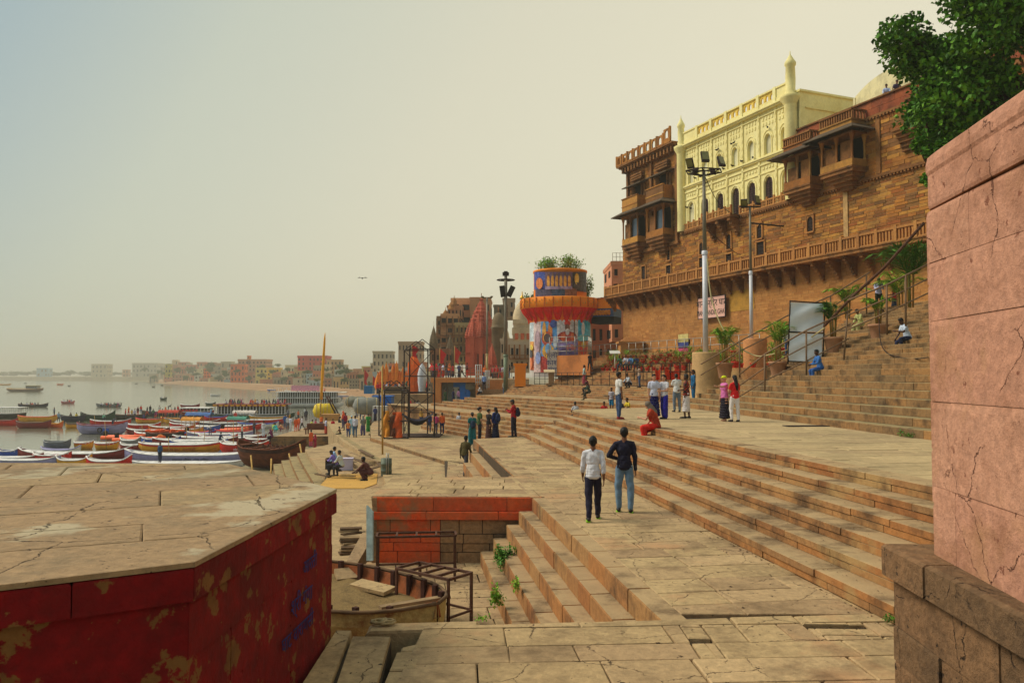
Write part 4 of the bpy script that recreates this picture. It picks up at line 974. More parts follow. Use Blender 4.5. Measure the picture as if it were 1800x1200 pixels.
# bridge from the tower to the palace
bA, bB = V((TC.x + 4.1, TC.y - .6)), V((11.2, 86.5)); bd = (bB - bA); bl = bd.length; bz = math.atan2(bd.y, bd.x); bc = (bA + bB) / 2
br = empty('tower_bridge', (bc.x, bc.y, 8.6)); tag(br, 'orange railed footbridge with painted side panels from the round tower to the palace', 'bridge')
for n_, zc, hz, w, m in (('deck', 8.95, .7, 2.4, M_DARK), ('painted_side', 9.75, .85, 2.6, plain((60, 84, 120), .6, var=.5, scale=1.2)), ('railing', 10.75, 1.1, 2.5, M_OR), ('cap', 11.32, .08, 2.7, plain((190, 96, 30), .7))):
    b = MB(); b.box((bc.x, bc.y, zc), (bl + .6, w, hz), bz); b.build(n_, m, br)
b = MB(); sd_ = V((bd.y, -bd.x)).normalized()
for i in range(6):
    p = bA + bd * ((i + .5) / 6) + sd_ * 1.32; b.ball((p.x, p.y, 9.75), (.3, .06, .3), 8, 5)
b.build('painted_dome_motif', plain((216, 130, 40), .6), br)
# orange block, sign and posts in front of the tower
b = MB(); p0, p1 = D(970, 660, 82), D(1037, 660, 78)
b.prism([(p0.x, p0.y), (p1.x, p1.y), (p1.x + .5, p1.y + 2), (p0.x + .5, p0.y + 3)], 3.0, 5.0); thing('orange_parapet', b, stone('orange_plaster', [(206, 128, 70), (206, 128, 70)], dirt=(120, 70, 44), dirt_amt=.6, dscale=.6), 'low orange plastered wall in front of the round tower', 'wall')
ws = D(972, 655, 81.5); sg = empty('notice_board', (ws.x, ws.y, 2.8)); tag(sg, 'white notice board with blue Hindi lettering beside the orange parapet', 'sign')
b = MB(); b.box((ws.x, ws.y, 4.3), (1.15, .08, 2.6)); b.build('panel', plain((216, 206, 196), .7, var=.1), sg)
for i, t_ in enumerate(('क्लीन', 'काशी', 'गंगा')): text_obj('lettering', t_, .75, Matrix.Translation((ws.x, ws.y - .06, 5.0 - i * .75)) @ Matrix.Rotation(R(90), 4, 'X'), M_BLUEINK, sg)
c_ = D(915, 660, 84); b = MB(); b.bx((c_.x - .6, c_.y, 1.8), (c_.x + .55, c_.y + 1.5, 4.0)); b.bx((c_.x - .75, c_.y - .1, 4.0), (c_.x + .7, c_.y + 1.6, 4.25)); b.bx((c_.x - .5, c_.y - .02, 2.0), (c_.x + .45, c_.y + .02, 3.8))
thing('orange_pillar', b, M_OR, 'square orange gate pillar with a ledge left of the round tower', 'pillar')
# ============================================================ temples and houses behind
def P2(px, Y, z=None): p = D(px, 660, Y); return V((p.x, p.y, H if z is None else z))
def zat(py, Y, px=900): return D(px, py, Y).z
def wpx(w, Y): return w * Y / FP
def shikhara(name, px, Y, w, ybase, ybody, ytop, mats, label, spires=6):
    c = P2(px, Y); W_ = wpx(w, Y); zb, zm, zt = zat(ybase, Y), zat(ybody, Y), zat(ytop, Y)
    r = empty(name, (c.x, c.y, zb)); tag(r, label, 'temple')
    b = MB(); b.box((c.x, c.y, (zb + zm) / 2), (W_ * .92, W_ * .92, zm - zb))
    for a in range(4):
        for k in (-.3, 0, .3):
            dx, dy = math.cos(a * math.pi / 2), math.sin(a * math.pi / 2)
            b.box((c.x + dx * W_ * .47 - dy * W_ * k, c.y + dy * W_ * .47 + dx * W_ * k, (zb + zm) / 2), (W_ * .14, W_ * .14, zm - zb - .1), 0)
    for k in range(3): b.box((c.x, c.y, zm - .1 - k * (zm - zb) * .4), (W_ * 1.06, W_ * 1.06, .18))
    b.build('body', mats[0], r)
    b = MB(); b.box((c.x, c.y - W_ * .5, zb + (zm - zb) * .3), (W_ * .22, .3, (zm - zb) * .5)); b.build('doorway', M_DARK, r)
    def spire(mb, x, y, z0, z1, w):
        h = z1 - z0; n = 19; pr = []
        for i in range(n + 1):
            t = i / n; pr.append((w / 2 * (1 - t ** 1.7) * (1.0 if i % 2 else .86) + .04 * w, h * t * .93))
        pr += [(w * .09, h * .95), (w * .03, h * .97), (0, h)]
        mb.lathe(pr, (x, y, z0), 24, lob=.1, lobn=8, sm=False)
    b = MB(); spire(b, c.x, c.y, zm, zt, W_ * .9); b.build('spire', mats[1], r)
    for lvl in range(2):
        for a in range(spires):
            t = 2 * math.pi * a / spires + lvl * .5; rr = W_ * (.40 - .12 * lvl)
            b = MB(); spire(b, c.x + rr * math.cos(t), c.y + rr * math.sin(t), zm + (zt - zm) * .12 * lvl - .2, zm + (zt - zm) * (.42 + .2 * lvl), W_ * .34); b.build('small_spire', mats[1], r)
    b = MB(); b.tube([(c.x, c.y, zt - .1), (c.x, c.y, zt + wpx(8, Y))], .05 * W_ / 4, 5); b.build('finial', M_PALT, r)
    return r
M_TRED = stone('red_temple_stone', [(188, 92, 68), (174, 80, 58)], dirt=(120, 66, 52), dirt_amt=.7, dscale=.5, gscale=4)
M_TREDL = stone('red_temple_base', [(204, 100, 70), (196, 92, 64)], dirt=(150, 70, 52), dirt_amt=.5, dscale=.5, gscale=4)
M_GREY = stone('grey_temple_stone', [(128, 108, 80), (118, 100, 74)], dirt=(70, 60, 46), dirt_amt=.6, dscale=.5, gscale=4)
M_CRM = stone('cream_temple_stone', [(206, 186, 150), (200, 178, 140)], dirt=(150, 126, 96), dirt_amt=.6, dscale=.4, gscale=3)
shikhara('red_temple', 846, 128, 50, 660, 592, 523, (M_TREDL, M_TRED), 'tall red stone temple with a clustered spire behind the viewing deck', 8)
shikhara('small_red_temple', 865, 120, 16, 662, 640, 603, (M_TRED, M_TRED), 'little bright red temple cone beside the tall red temple', 4)
shikhara('grey_temple', 762, 140, 13, 640, 602, 572, (M_ORED if False else M_GREY, M_GREY), 'small grey stone spire on a brown base at the left end of the temple row', 4)
shikhara('grey_temple', 791, 138, 15, 660, 622, 588, (M_GREY, M_GREY), 'weathered grey temple between the brown base and the red temple', 6)
shikhara('grey_temple', 774, 136, 11, 660, 632, 604, (M_GREY, M_GREY), 'slim grey temple directly right of the small grey spire', 4)
# ---- generic house with windows
def house(px0, px1, ytop, ybot, Y, col, label, rows=2, cols=3, depth=None, name='house', group=None, parapet=True, wcol=None, balcony=False, cat='house', wf=(.28, .45)):
    a, c = P2(px0, Y), P2(px1, Y); w = c.x - a.x; z0, z1 = zat(ybot, Y), zat(ytop, Y); dp = depth or max(w * .8, 5)
    cx = (a.x + c.x) / 2
    r = empty(name, (cx, Y, z0)); tag(r, label, cat, group)
    m = stone('wall_%d_%d_%d' % col, [col, col], dirt=tuple(int(v * .72) for v in col), dirt_amt=.6, dscale=6 / Y, gscale=60 / Y, grain=.2, bump=.1)
    b = MB(); b.box((cx, Y + dp / 2, (z0 + z1) / 2), (w, dp, z1 - z0), 0); b.build('wall', m, r)
    t = .01 * w + .1
    if parapet:
        b = MB()
        for sy in (0, dp): b.box((cx, Y + sy, z1 + t * 2), (w + t * 2, t, t * 4))
        for sx in (-1, 1): b.box((cx + sx * w / 2, Y + dp / 2, z1 + t * 2), (t, dp - t * .9, t * 4))
        b.build('parapet', m, r)
    fh = (z1 - z0) / rows; fw = w / cols
    b = MB(); f = MB(); bb = MB()
    for i in range(rows):
        for j in range(cols):
            if rnd.random() < .12: continue
            x = a.x + fw * (j + .5) + rnd.uniform(-.08, .08) * fw; z = z0 + fh * (i + .52); ww = fw * rnd.uniform(*wf); hh = fh * rnd.uniform(.4, .6)
            b.box((x, Y - .04, z), (ww, .1, hh)); f.box((x, Y - .06, z + hh / 2 + .05 * fh), (ww * 1.3, .25, .06 * fh)); f.box((x, Y - .06, z - hh / 2 - .04 * fh), (ww * 1.2, .2, .05 * fh))
            side = cx + (-1 if cx > 0 else 1) * w / 2
            b.box((side, Y + dp * (j + .5) / cols, z), (.1, dp / cols * .4, hh))
        if balcony and i:
            bb.box((cx, Y - .5, z0 + fh * i), (w, 1.0, .15)); bb.box((cx, Y - .95, z0 + fh * i + .5), (w, .06, .08))
            for q in range(cols * 4): bb.box((a.x + w * (q + .5) / (cols * 4), Y - .95, z0 + fh * i + .25), (.05, .05, .5))
            for q in range(cols + 1): bb.box((a.x + w * q / cols, Y - .9, z0 + fh * (i + .5)), (.2, .2, fh))
    if b.v: w_ = b.build('windows', wcol or M_DARK, r, kind='stuff')
    if f.v: f.build('sills', m, r, kind='stuff')
    if bb.v: bb.build('balconies', M_PALT, r, kind='stuff')
    return r
PKB = (232, 172, 122); PKD = (210, 152, 104); YEL = (196, 168, 110)
house(793, 842, 529, 600, 160, PKB, 'upper block of the terraced sandstone mansion rising behind the red temple', 3, 3, 14, 'mansion_block', wf=(.7, .95))
house(826, 862, 527, 565, 156, (196, 138, 94), 'smooth salmon coloured top block of the mansion', 1, 4, 10, 'mansion_block')
house(775, 806, 556, 640, 152, PKD, 'balconied left wing of the sandstone mansion', 5, 3, 12, 'mansion_wing', balcony=True, wf=(.75, .95))
house(768, 800, 560, 640, 158, (150, 120, 82), 'stepped outer left wing of the mansion under scaffolding', 5, 2, 10, 'mansion_wing', balcony=True, wf=(.75, .95))
house(800, 836, 572, 640, 148, (180, 152, 100), 'yellowish arcaded middle wing of the mansion', 4, 5, 10, 'mansion_wing', balcony=True)
house(786, 812, 541, 560, 155, (186, 134, 96), 'narrow turreted storey of the mansion', 1, 4, 8, 'mansion_block', balcony=False)
for px, y in ((798, 527), (783, 548), (793, 534)):
    c = P2(px, 154); b = MB(); z = zat(y + 6, 154); b.lathe([(.6, 0), (.6, .4), (.5, .5), (.55, .8), (.3, 1.2), (.08, 1.5), (0, 2.1)], (c.x, c.y, z - .4), 10)
    thing('roof_turret', b, M_PALL, {798: 'roof turret on the highest mansion corner', 783: 'roof turret on the left shoulder of the mansion', 793: 'roof turret between the two other mansion turrets'}[px], 'turret')
house(868, 892, 540, 600, 150, (124, 108, 84), 'dull grey flat roofed house right of the red spire', 3, 3)
house(884, 905, 528, 560, 165, (170, 140, 110), 'brownish house top left of the pale spire', 2, 2)
house(880, 900, 600, 652, 116, (196, 176, 150), 'pale shop front behind the tall lamp mast', 2, 3)
house(895, 932, 606, 655, 112, (206, 190, 160), 'cream arcaded house left of the round tower', 2, 4, balcony=True)
house(757, 790, 618, 660, 134, (150, 104, 72), 'low brown temple base house with flags in front', 2, 4)
# stepped cream temple and domes
c = P2(918, 118); r = empty('cream_temple', (c.x, c.y, 3)); tag(r, 'tiered cream temple with a curved spire and golden finial left of the round tower', 'temple')
W_ = wpx(34, 118)
for i, (y0, y1, f) in enumerate(((640, 600, 1.1), (600, 588, 1.0), (588, 577, 1.06), (577, 570, .92), (570, 562, .98))):
    b = MB(); b.box((c.x, c.y, (zat(y0, 118) + zat(y1, 118)) / 2), (W_ * f, W_ * f, zat(y1, 118) - zat(y0, 118))); b.build('tier', M_CRM, r)
b = MB(); z0, z1 = zat(562, 118), zat(527, 118); b.lathe([(W_ * .42 * (1 - (t / 8) ** 2.2) + .15, (z1 - z0) * t / 8) for t in range(9)], (c.x, c.y, z0), 16, lob=.04, lobn=8); b.build('spire', M_CRM, r)
b = MB(); b.lathe([(0, 0), (.4, .1), (.3, .4), (.1, .7), (.06, 1.2), (0, 1.3)], (c.x, c.y, z1), 10); b.build('finial', plain((206, 160, 50), .4, .6), r)
for k in range(3):
    b = MB(); x = c.x - W_ * .3 + k * W_ * .3; b.box((x, c.y - W_ * .55, zat(592, 118)), (.5, .1, .9)); b.build('niche', plain((196, 96, 60), .8), r)
for px, w, y0, y1, m, lb in ((876, 24, 578, 553, M_GREY, 'grey domed shrine behind the lamp mast'), (886, 18, 596, 580, M_CRM, 'small ochre tiled shrine roof below the grey dome')):
    c = P2(px, 124); W_ = wpx(w, 124); z0, z1 = zat(y0, 124), zat(y1, 124); r = empty('domed_shrine', (c.x, c.y, 3)); tag(r, lb, 'shrine')
    b = MB(); b.lathe([(W_ * .5, z0 - 8), (W_ * .5, z0), (W_ * .56, z0 + .1), (W_ * .56, z0 + .3), (W_ * .5, z0 + .35)] + [(W_ * .5 * math.cos(R(a)), z0 + .35 + (z1 - z0) * math.sin(R(a))) for a in range(10, 91, 16)], (c.x, c.y, 0), 20); b.build('dome', m, r)
    b = MB(); b.tube([(c.x, c.y, z1), (c.x, c.y, z1 + 1.2)], .08, 5); b.build('finial', M_PALT, r)
# buildings seen between tower and palace
house(1076, 1108, 466, 600, 96, (206, 140, 104), 'salmon house with an open top room behind the palace corner', 5, 2, 8)
house(1058, 1082, 528, 560, 120, (176, 158, 130), 'far grey house left of the salmon house', 2, 2)
house(1038, 1100, 572, 640, 99, (186, 116, 80), 'reddish shop row under the footbridge', 2, 5)
c0, c1 = P2(1078, 96), P2(1104, 96); b = MB(); z = zat(466, 96)
for i in range(5):
    x = c0.x + (c1.x - c0.x) * i / 4; b.tube([(x, 96, z), (x, 96, z + 1.5)], .03, 4)
for dz in (.5, 1.0, 1.5): b.tube([(c0.x, 96, z + dz), (c1.x, 96, z + dz)], .02, 4)
thing('roof_railing', b, M_GREY, 'thin metal railing on the roof of the salmon house', 'railing')
# stone pier and booth at palace foot
c = P2(1108, 80); b = MB(); b.box((c.x, c.y, 4.6), (2.2, 2.0, 3.2)); b.box((c.x, c.y, 6.25), (2.6, 2.4, .2)); b.add([(c.x - 1.1, c.y - 1, 6.35), (c.x + 1.1, c.y - 1, 6.35), (c.x + 1.1, c.y + 1, 6.35), (c.x - 1.1, c.y + 1, 6.35), (c.x - .4, c.y - .4, 6.8), (c.x + .4, c.y - .4, 6.8), (c.x + .4, c.y + .4, 6.8), (c.x - .4, c.y + .4, 6.8)], [(0, 1, 5, 4), (1, 2, 6, 5), (2, 3, 7, 6), (3, 0, 4, 7), (4, 5, 6, 7)])
thing('stone_pier', b, M_PALL, 'squat capped stone pier at the foot of the palace corner', 'pier')
# ============================================================ concession building with blue door
YB = 90
vb = empty('viewing_deck', (P2(800, YB).x, YB, -.6)); tag(vb, 'flat roofed orange deck building with blue door and shutters under a crowded roof', 'building')
def bpx(mb, x0, x1, y0, y1, Y, dep, mi=0):
    a, c = P2(x0, Y), P2(x1, Y); mb.bx((a.x, Y, zat(y1, Y)), (c.x, Y + dep, zat(y0, Y)), mi)
b = MB(); bpx(b, 757, 836, 664, 672, YB, 9); b.build('roof_slab', stone('orange_fascia', [(214, 140, 78), (214, 140, 78)], dirt=(150, 96, 60), dirt_amt=.5, dscale=.5), vb)
b = MB(); bpx(b, 761, 775, 672, 722, YB + .1, 1.2); b.build('pillar', stone('orange_fascia'  , [(214, 140, 78), (214, 140, 78)]), vb)
b = MB(); bpx(b, 776, 786, 672, 716, YB + 1.4, .2); bpx(b, 787, 797, 672, 716, YB + 1.2, .2); b.build('metal_shutter', plain((112, 118, 108), .6, .3, var=.3), vb)
b = MB(); bpx(b, 797, 807, 680, 712, YB + 1.3, .15); b.build('door', plain((190, 188, 170), .7, var=.1), vb)
b = MB(); bpx(b, 797, 808, 672, 680, YB + 1.2, .15); bpx(b, 808, 818, 671, 711, YB + .8, .15); b.add([P2(818, YB + .9, zat(672, YB)), P2(827, YB + .9, zat(690, YB)), P2(825, YB + .9, zat(706, YB)), P2(818, YB + .9, zat(710, YB))], [(0, 1, 2, 3)]); b.build('blue_banner', plain((30, 110, 196), .6, var=.2), vb)
b = MB(); bpx(b, 820, 836, 672, 714, YB + 1.6, .2); b.build('grey_wall', plain((120, 112, 92), .9, var=.3), vb)
b = MB(); b.ball(P2(826, YB + 1.0, zat(679, YB)), (.75, .3, .45), 12, 8); b.build('rolled_tarpaulin', plain((140, 140, 120), .8), vb)
b = MB(); bpx(b, 836, 842, 650, 708, YB - .3, 1.2); bpx(b, 858, 888, 668, 684, YB - .2, 1.0); b.build('orange_side_wall', stone('orange_fascia', []) if False else MATS['orange_fascia'], vb)
def railing(name, pts, h, label, mat, n=None, rails=(.5, 1.0), r=.035, posts=True, group=None, cat='railing'):
    b0 = empty(name, pts[0]); tag(b0, label, cat, group)
    pts = [V(p) for p in pts]
    for k, f in enumerate(rails):
        b = MB(); b.tube([p + V((0, 0, h * f)) for p in pts], r, 6); b.build('rail', mat, b0)
    L = sum((pts[i + 1] - pts[i]).length for i in range(len(pts) - 1)); n = n or int(L / 1.8)
    for i in range(n + 1):
        t = i / n * (len(pts) - 1); a = min(int(t), len(pts) - 2); p = pts[a].lerp(pts[a + 1], t - a)
        b = MB(); b.tube([p, p + V((0, 0, h))], r * 1.15, 6); b.build('post', mat, b0)
    return b0
M_STEEL = plain((150, 146, 136), .45, .7, var=.2); M_RUST = plain((92, 60, 44), .8, .2, var=.45, scale=9, bump=.3); M_RAILB = plain((128, 100, 74), .6, .3, var=.3, scale=5)
M_WHITE = plain((214, 210, 200), .6, var=.12); M_IRON = plain((52, 38, 34), .7, .4, var=.4, scale=6)
zt = zat(664, YB)
railing('deck_railing', [P2(758, YB + .2, zt), P2(836, YB + .2, zt)], 1.15, 'thin rusty railing along the front of the viewing deck', M_RAILB, 9)
railing('white_gate', [P2(836, YB - 1, zat(675, YB)), P2(846, YB - 1, zat(675, YB))], 2.2, 'white barred gate beside the right end of the viewing deck', M_WHITE, 3, (.1, .3, .5, .7, .98), .04)
railing('white_gate', [P2(853, YB - 1.5, zat(682, YB)), P2(860, YB - 1.5, zat(682, YB))], 2.0, 'white barred gate panel between deck and orange wall', M_WHITE, 3, (.1, .3, .5, .7, .98), .04)
railing('terrace_railing', [P2(862, 96, zat(664, 96)), P2(905, 94, zat(662, 94))], 1.2, 'railing behind the tall lamp mast on the upper promenade', M_RAILB, 8)
b = MB(); b.prism([P2(842, 92)[:2], P2(930, 90)[:2], P2(930, 130)[:2], P2(757, 130)[:2], P2(757, 99)[:2], P2(842, 99)[:2]], -3, 2.55); o = struct('promenade', b, M_TREAD)
railing('step_railing', [na(38.6, 76) + (2.0,), na(38.6, 64) + (2.0,), na(38.6, 49.5) + (2.0,)], 1.25, 'long thin railing across the stairs below the flower terrace', M_IRON, 20, (.06, .5, 1.0), .028)
railing('tower_railing', [P2(966, 80.5, 4.9), P2(1034, 78.5, 4.95), P2(1040, 82, 4.95)], 1.9, 'steel railing on the orange parapet before the round tower', M_STEEL, 9, (.25, .5, .75, 1.0), .035)
railing('palace_walk_railing', [P2(1035, 86, 4.9), fp(68, 1.9, 4.85), fp(58, 1.9, 4.85), fp(49, 1.9, 4.85)], 1.3, 'steel railing along the walk at the foot of the palace wall', M_STEEL, 22, (.5, 1.0), .03)
# ============================================================ distant town along the river bend
HILLC = [(200, 150, 110), (206, 170, 110), (190, 178, 150), (176, 160, 130), (214, 190, 150), (186, 124, 90), (196, 196, 180), (160, 144, 116), (222, 206, 160), (170, 186, 190), (208, 120, 80)]
CN = {0: 'salmon', 1: 'ochre', 2: 'pale grey', 3: 'dull brown', 4: 'cream', 5: 'brick brown', 6: 'whitewashed', 7: 'drab', 8: 'light yellow', 9: 'bluish', 10: 'rust orange'}
SP = [(232, 276, 640, 655, 1250, (176, 168, 150), 'long pale apartment block on the horizon above the sandbank'), (160, 188, 641, 656, 1350, (186, 172, 140), 'boxy cream tower block among far trees'),
      (64, 84, 648, 661, 1380, (120, 170, 200), 'light blue shed on the far bank'), (215, 226, 650, 662, 1300, (196, 140, 100), 'small brown house near the far sandbank'),
      (405, 430, 642, 664, 560, (232, 110, 50), 'bright orange terraced temple house on the far ghats'), (418, 468, 634, 645, 600, (196, 136, 100), 'wide flat salmon roof block above the orange temple house'),
      (469, 492, 648, 660, 540, (226, 190, 60), 'yellow house front on the far ghats'), (449, 470, 648, 668, 545, (214, 196, 110), 'pale yellow house left of the yellow front'),
      (523, 574, 628, 643, 470, (214, 70, 56), 'big red building crowning the far town'), (434, 440, 626, 633, 600, (240, 120, 30), 'small orange water tank on a far roof'),
      (358, 368, 649, 656, 640, (240, 110, 40), 'tiny orange shrine among the left far houses'), (290, 300, 641, 655, 700, (200, 180, 80), 'slim ochre house at the bend of the far bank'),
      (636, 662, 646, 668, 330, (220, 200, 120), 'pale yellow house with small windows behind the orange shrines'), (700, 742, 604, 640, 230, (186, 150, 116), 'tall drab tenement behind the iron tower'),
      (655, 690, 620, 650, 300, (190, 170, 140), 'pale stacked house left of the iron tower'), (574, 600, 634, 652, 430, (206, 160, 110), 'brown house right of the big red building')]
for a in SP:
    house(a[0], a[1], a[2], a[3] + 8, a[4], a[5], a[6], 3, max(2, int((a[1] - a[0]) / 6)), depth=wpx(a[1] - a[0], a[4]) * .7)
used = {}
PLC = ['near the river steps', 'half way up the bank', 'high on the bank', 'by the far trees', 'above the moored boats', 'behind the flags']
n_h = 0
for row in range(5):
    px = 262 - row * -10; n_r = 0
    while px < 760:
        f = (px - 250) / 500; f = max(0, min(1, f))
        Y = 760 * (1 - f) ** 1.4 + 175 + row * 25 * (1.3 - f) + rnd.uniform(-8, 8)
        yb = 668 + (px - 240) * .06 - 3 - 6.5 * row + rnd.uniform(-2, 2) - max(0, px - 560) * .05; w = rnd.uniform(9, 22) * (.8 + .5 * f); h = rnd.uniform(6, 14) * (.7 + .7 * f)
        if rnd.random() < .82 and not (px > 560 and row == 0):
            ci = rnd.randrange(len(HILLC)); c = HILLC[ci]
            lb = '%s %s-storey house, %s row of the far town, %s from the left' % (CN[ci], ['one', 'two', 'three'][n_h % 3], ['front', 'second', 'third', 'fourth', 'back'][row], ordw(n_r)); n_r += 1
            cols = max(2, int(w / 5)); rows_ = 1 + n_h % 3
            house(px, px + w, yb - h, yb + 10, Y, c, lb, rows_, cols, group='houses of the far town')
            n_h += 1
        px += w * rnd.uniform(.7, 1.25)
# stepped bank under the town
b = MB()
for k in range(5):
    ln = [(258 + 6 * k, 1000 + 30 * k), (330, 640 + 14 * k), (430, 460 + 12 * k), (560, 320 + 10 * k), (640, 250 + 8 * k), (740, 180 + 6 * k), (800, 150 + 4 * k)]
    P = [P2(a, y) for a, y in ln]; z = -4.5 + k * .55
    Q = [V((p.x * 1.04 + 4, p.y * 1.06 + 4, 0)) for p in P]
    for i in range(len(P) - 1):
        b.add([(P[i].x, P[i].y, z), (P[i + 1].x, P[i + 1].y, z), (Q[i + 1].x, Q[i + 1].y, z), (Q[i].x, Q[i].y, z), (P[i].x, P[i].y, z - 3), (P[i + 1].x, P[i + 1].y, z - 3)], [(0, 1, 2, 3), (4, 5, 1, 0)])
struct('ghat_steps', b, stone('far_bank_steps', [(176, 140, 104), (176, 140, 104)], dirt=(136, 110, 84), dirt_amt=.7, dscale=.05, gscale=.4))
b = MB()
b.prism([P2(-40, 1390)[:2], P2(260, 1150)[:2], P2(330, 1100)[:2], (0, 3500), (-3500, 3500)], ZW - 1, 1.0)
struct('far_sandbank', b, M_SAND)
# wall with the crowd left of the deck
b = MB(); bpx(b, 655, 757, 693, 716, 108, 14); o = thing('stone_terrace_wall', b, M_TREAD, 'plain tan stone terrace wall left of the viewing deck, crowd on top', 'wall')
# ============================================================ people
import numpy as np
TS = bpy.data.scenes.new('workshop'); PART = {};
def cached(key, fn):
    if key not in PART: PART[key] = fn()
    return PART[key]
def bake(mb, vox, smooth=4, wr=0, wscale=9):
    me = mb.mesh('raw'); o = bpy.data.objects.new('raw', me); TS.collection.objects.link(o)
    m = o.modifiers.new('r', 'REMESH'); m.mode = 'VOXEL'; m.voxel_size = vox; m.use_smooth_shade = True
    if smooth: s = o.modifiers.new('s', 'SMOOTH'); s.iterations = smooth; s.factor = .5
    TS.view_layers[0].update(); dg = TS.view_layers[0].depsgraph; dg.update()
    out = bpy.data.meshes.new_from_object(o.evaluated_get(dg))
    bpy.data.objects.remove(o); bpy.data.meshes.remove(me)
    if wr:
        n = len(out.vertices); co = np.empty(n * 3, dtype='f'); no = np.empty(n * 3, dtype='f')
        out.vertices.foreach_get('co', co); out.vertices.foreach_get('normal', no)
        P = co.reshape(-1, 3); Nn = no.reshape(-1, 3); x, y, z = P[:, 0] * wscale * 2, P[:, 1] * wscale * 2, P[:, 2] * wscale * 1.3
        d = np.sin(x * 1.3 + 2 * np.sin(z * .9 + y)) * np.sin(z * 1.7 + 1.5 * np.sin(x * .7 - y * 1.2)) + .5 * np.sin(z * 3.7 + 2 * np.sin(y * 1.9 + x * 1.1)) * np.sin(y * 2.3 + x)
        P += Nn * (d * wr * .6)[:, None]; out.vertices.foreach_set('co', P.ravel())
        out.update()
    out.materials.clear(); out.materials.append(None)
    for p in out.polygons: p.use_smooth = True
    return out
def rx(a): return Matrix.Rotation(a, 3, 'X')
def rz_(a): return Matrix.Rotation(a, 3, 'Z')
POSES = {  # leg: (thigh forward, knee bend, spread)   arm: (forward, out, elbow, inward)
 'stand': dict(L=(3, 2, 3), R=(-2, 3, 3), A=(4, 9, 14, 5), B=(-3, 9, 12, 5)),
 'stand2': dict(L=(8, 12, 5), R=(-4, 2, 3), A=(15, 12, 70, 35), B=(0, 10, 15, 5), turn=12),
 'phone': dict(L=(4, 4, 4), R=(-3, 3, 3), A=(25, 8, 95, 30), B=(22, 8, 100, 32), nod=18),
 'akimbo': dict(L=(4, 3, 6), R=(-3, 3, 6), A=(-14, 34, 78, 48), B=(2, 10, 8, 2)),
 'crossed': dict(L=(3, 3, 4), R=(-2, 3, 4), A=(22, 10, 95, 70), B=(22, 10, 95, 70)),
 'walk': dict(L=(20, 6, 1), R=(-16, 28, 1), A=(-20, 8, 12, 3), B=(20, 8, 22, 5)),
 'walk2': dict(L=(-14, 10, 2), R=(17, 6, 2), A=(14, 9, 18, 5), B=(-14, 9, 12, 4), lean=3),
 'climb': dict(L=(48, 55, 3), R=(-8, 10, 2), A=(-10, 10, 15, 4), B=(15, 9, 20, 5), lean=8),
 'reach': dict(L=(5, 3, 5), R=(-5, 4, 5), A=(75, 20, 20, 0), B=(0, 9, 12, 5)),
 'armup': dict(L=(5, 3, 5), R=(-5, 4, 5), A=(150, 20, 20, 0), B=(0, 9, 12, 5)),
 'bend': dict(L=(4, 10, 4), R=(-2, 8, 4), A=(60, 10, 10, 0), B=(55, 10, 12, 0), lean=62),
 'sit': dict(L=(78, 78, 8), R=(74, 82, 8), A=(35, 12, 50, 30), B=(30, 12, 55, 30), lean=16, seat=1),
 'sit2': dict(L=(82, 95, 12), R=(66, 60, 6), A=(45, 14, 70, 40), B=(20, 20, 30, 10), lean=22, nod=14, seat=1),
 'squat': dict(L=(112, 138, 12), R=(108, 136, 14), A=(58, 10, 25, 12), B=(55, 10, 30, 12), lean=30),
 'squat2': dict(L=(104, 132, 6), R=(100, 128, 6), A=(70, 6, 10, 5), B=(66, 6, 12, 8), lean=38, nod=-8),
 'cross': dict(L=(80, 140, 42), R=(80, 140, 42), A=(35, 14, 60, 40), B=(35, 14, 60, 40), lean=12, seat=1),
}
TPL = {}
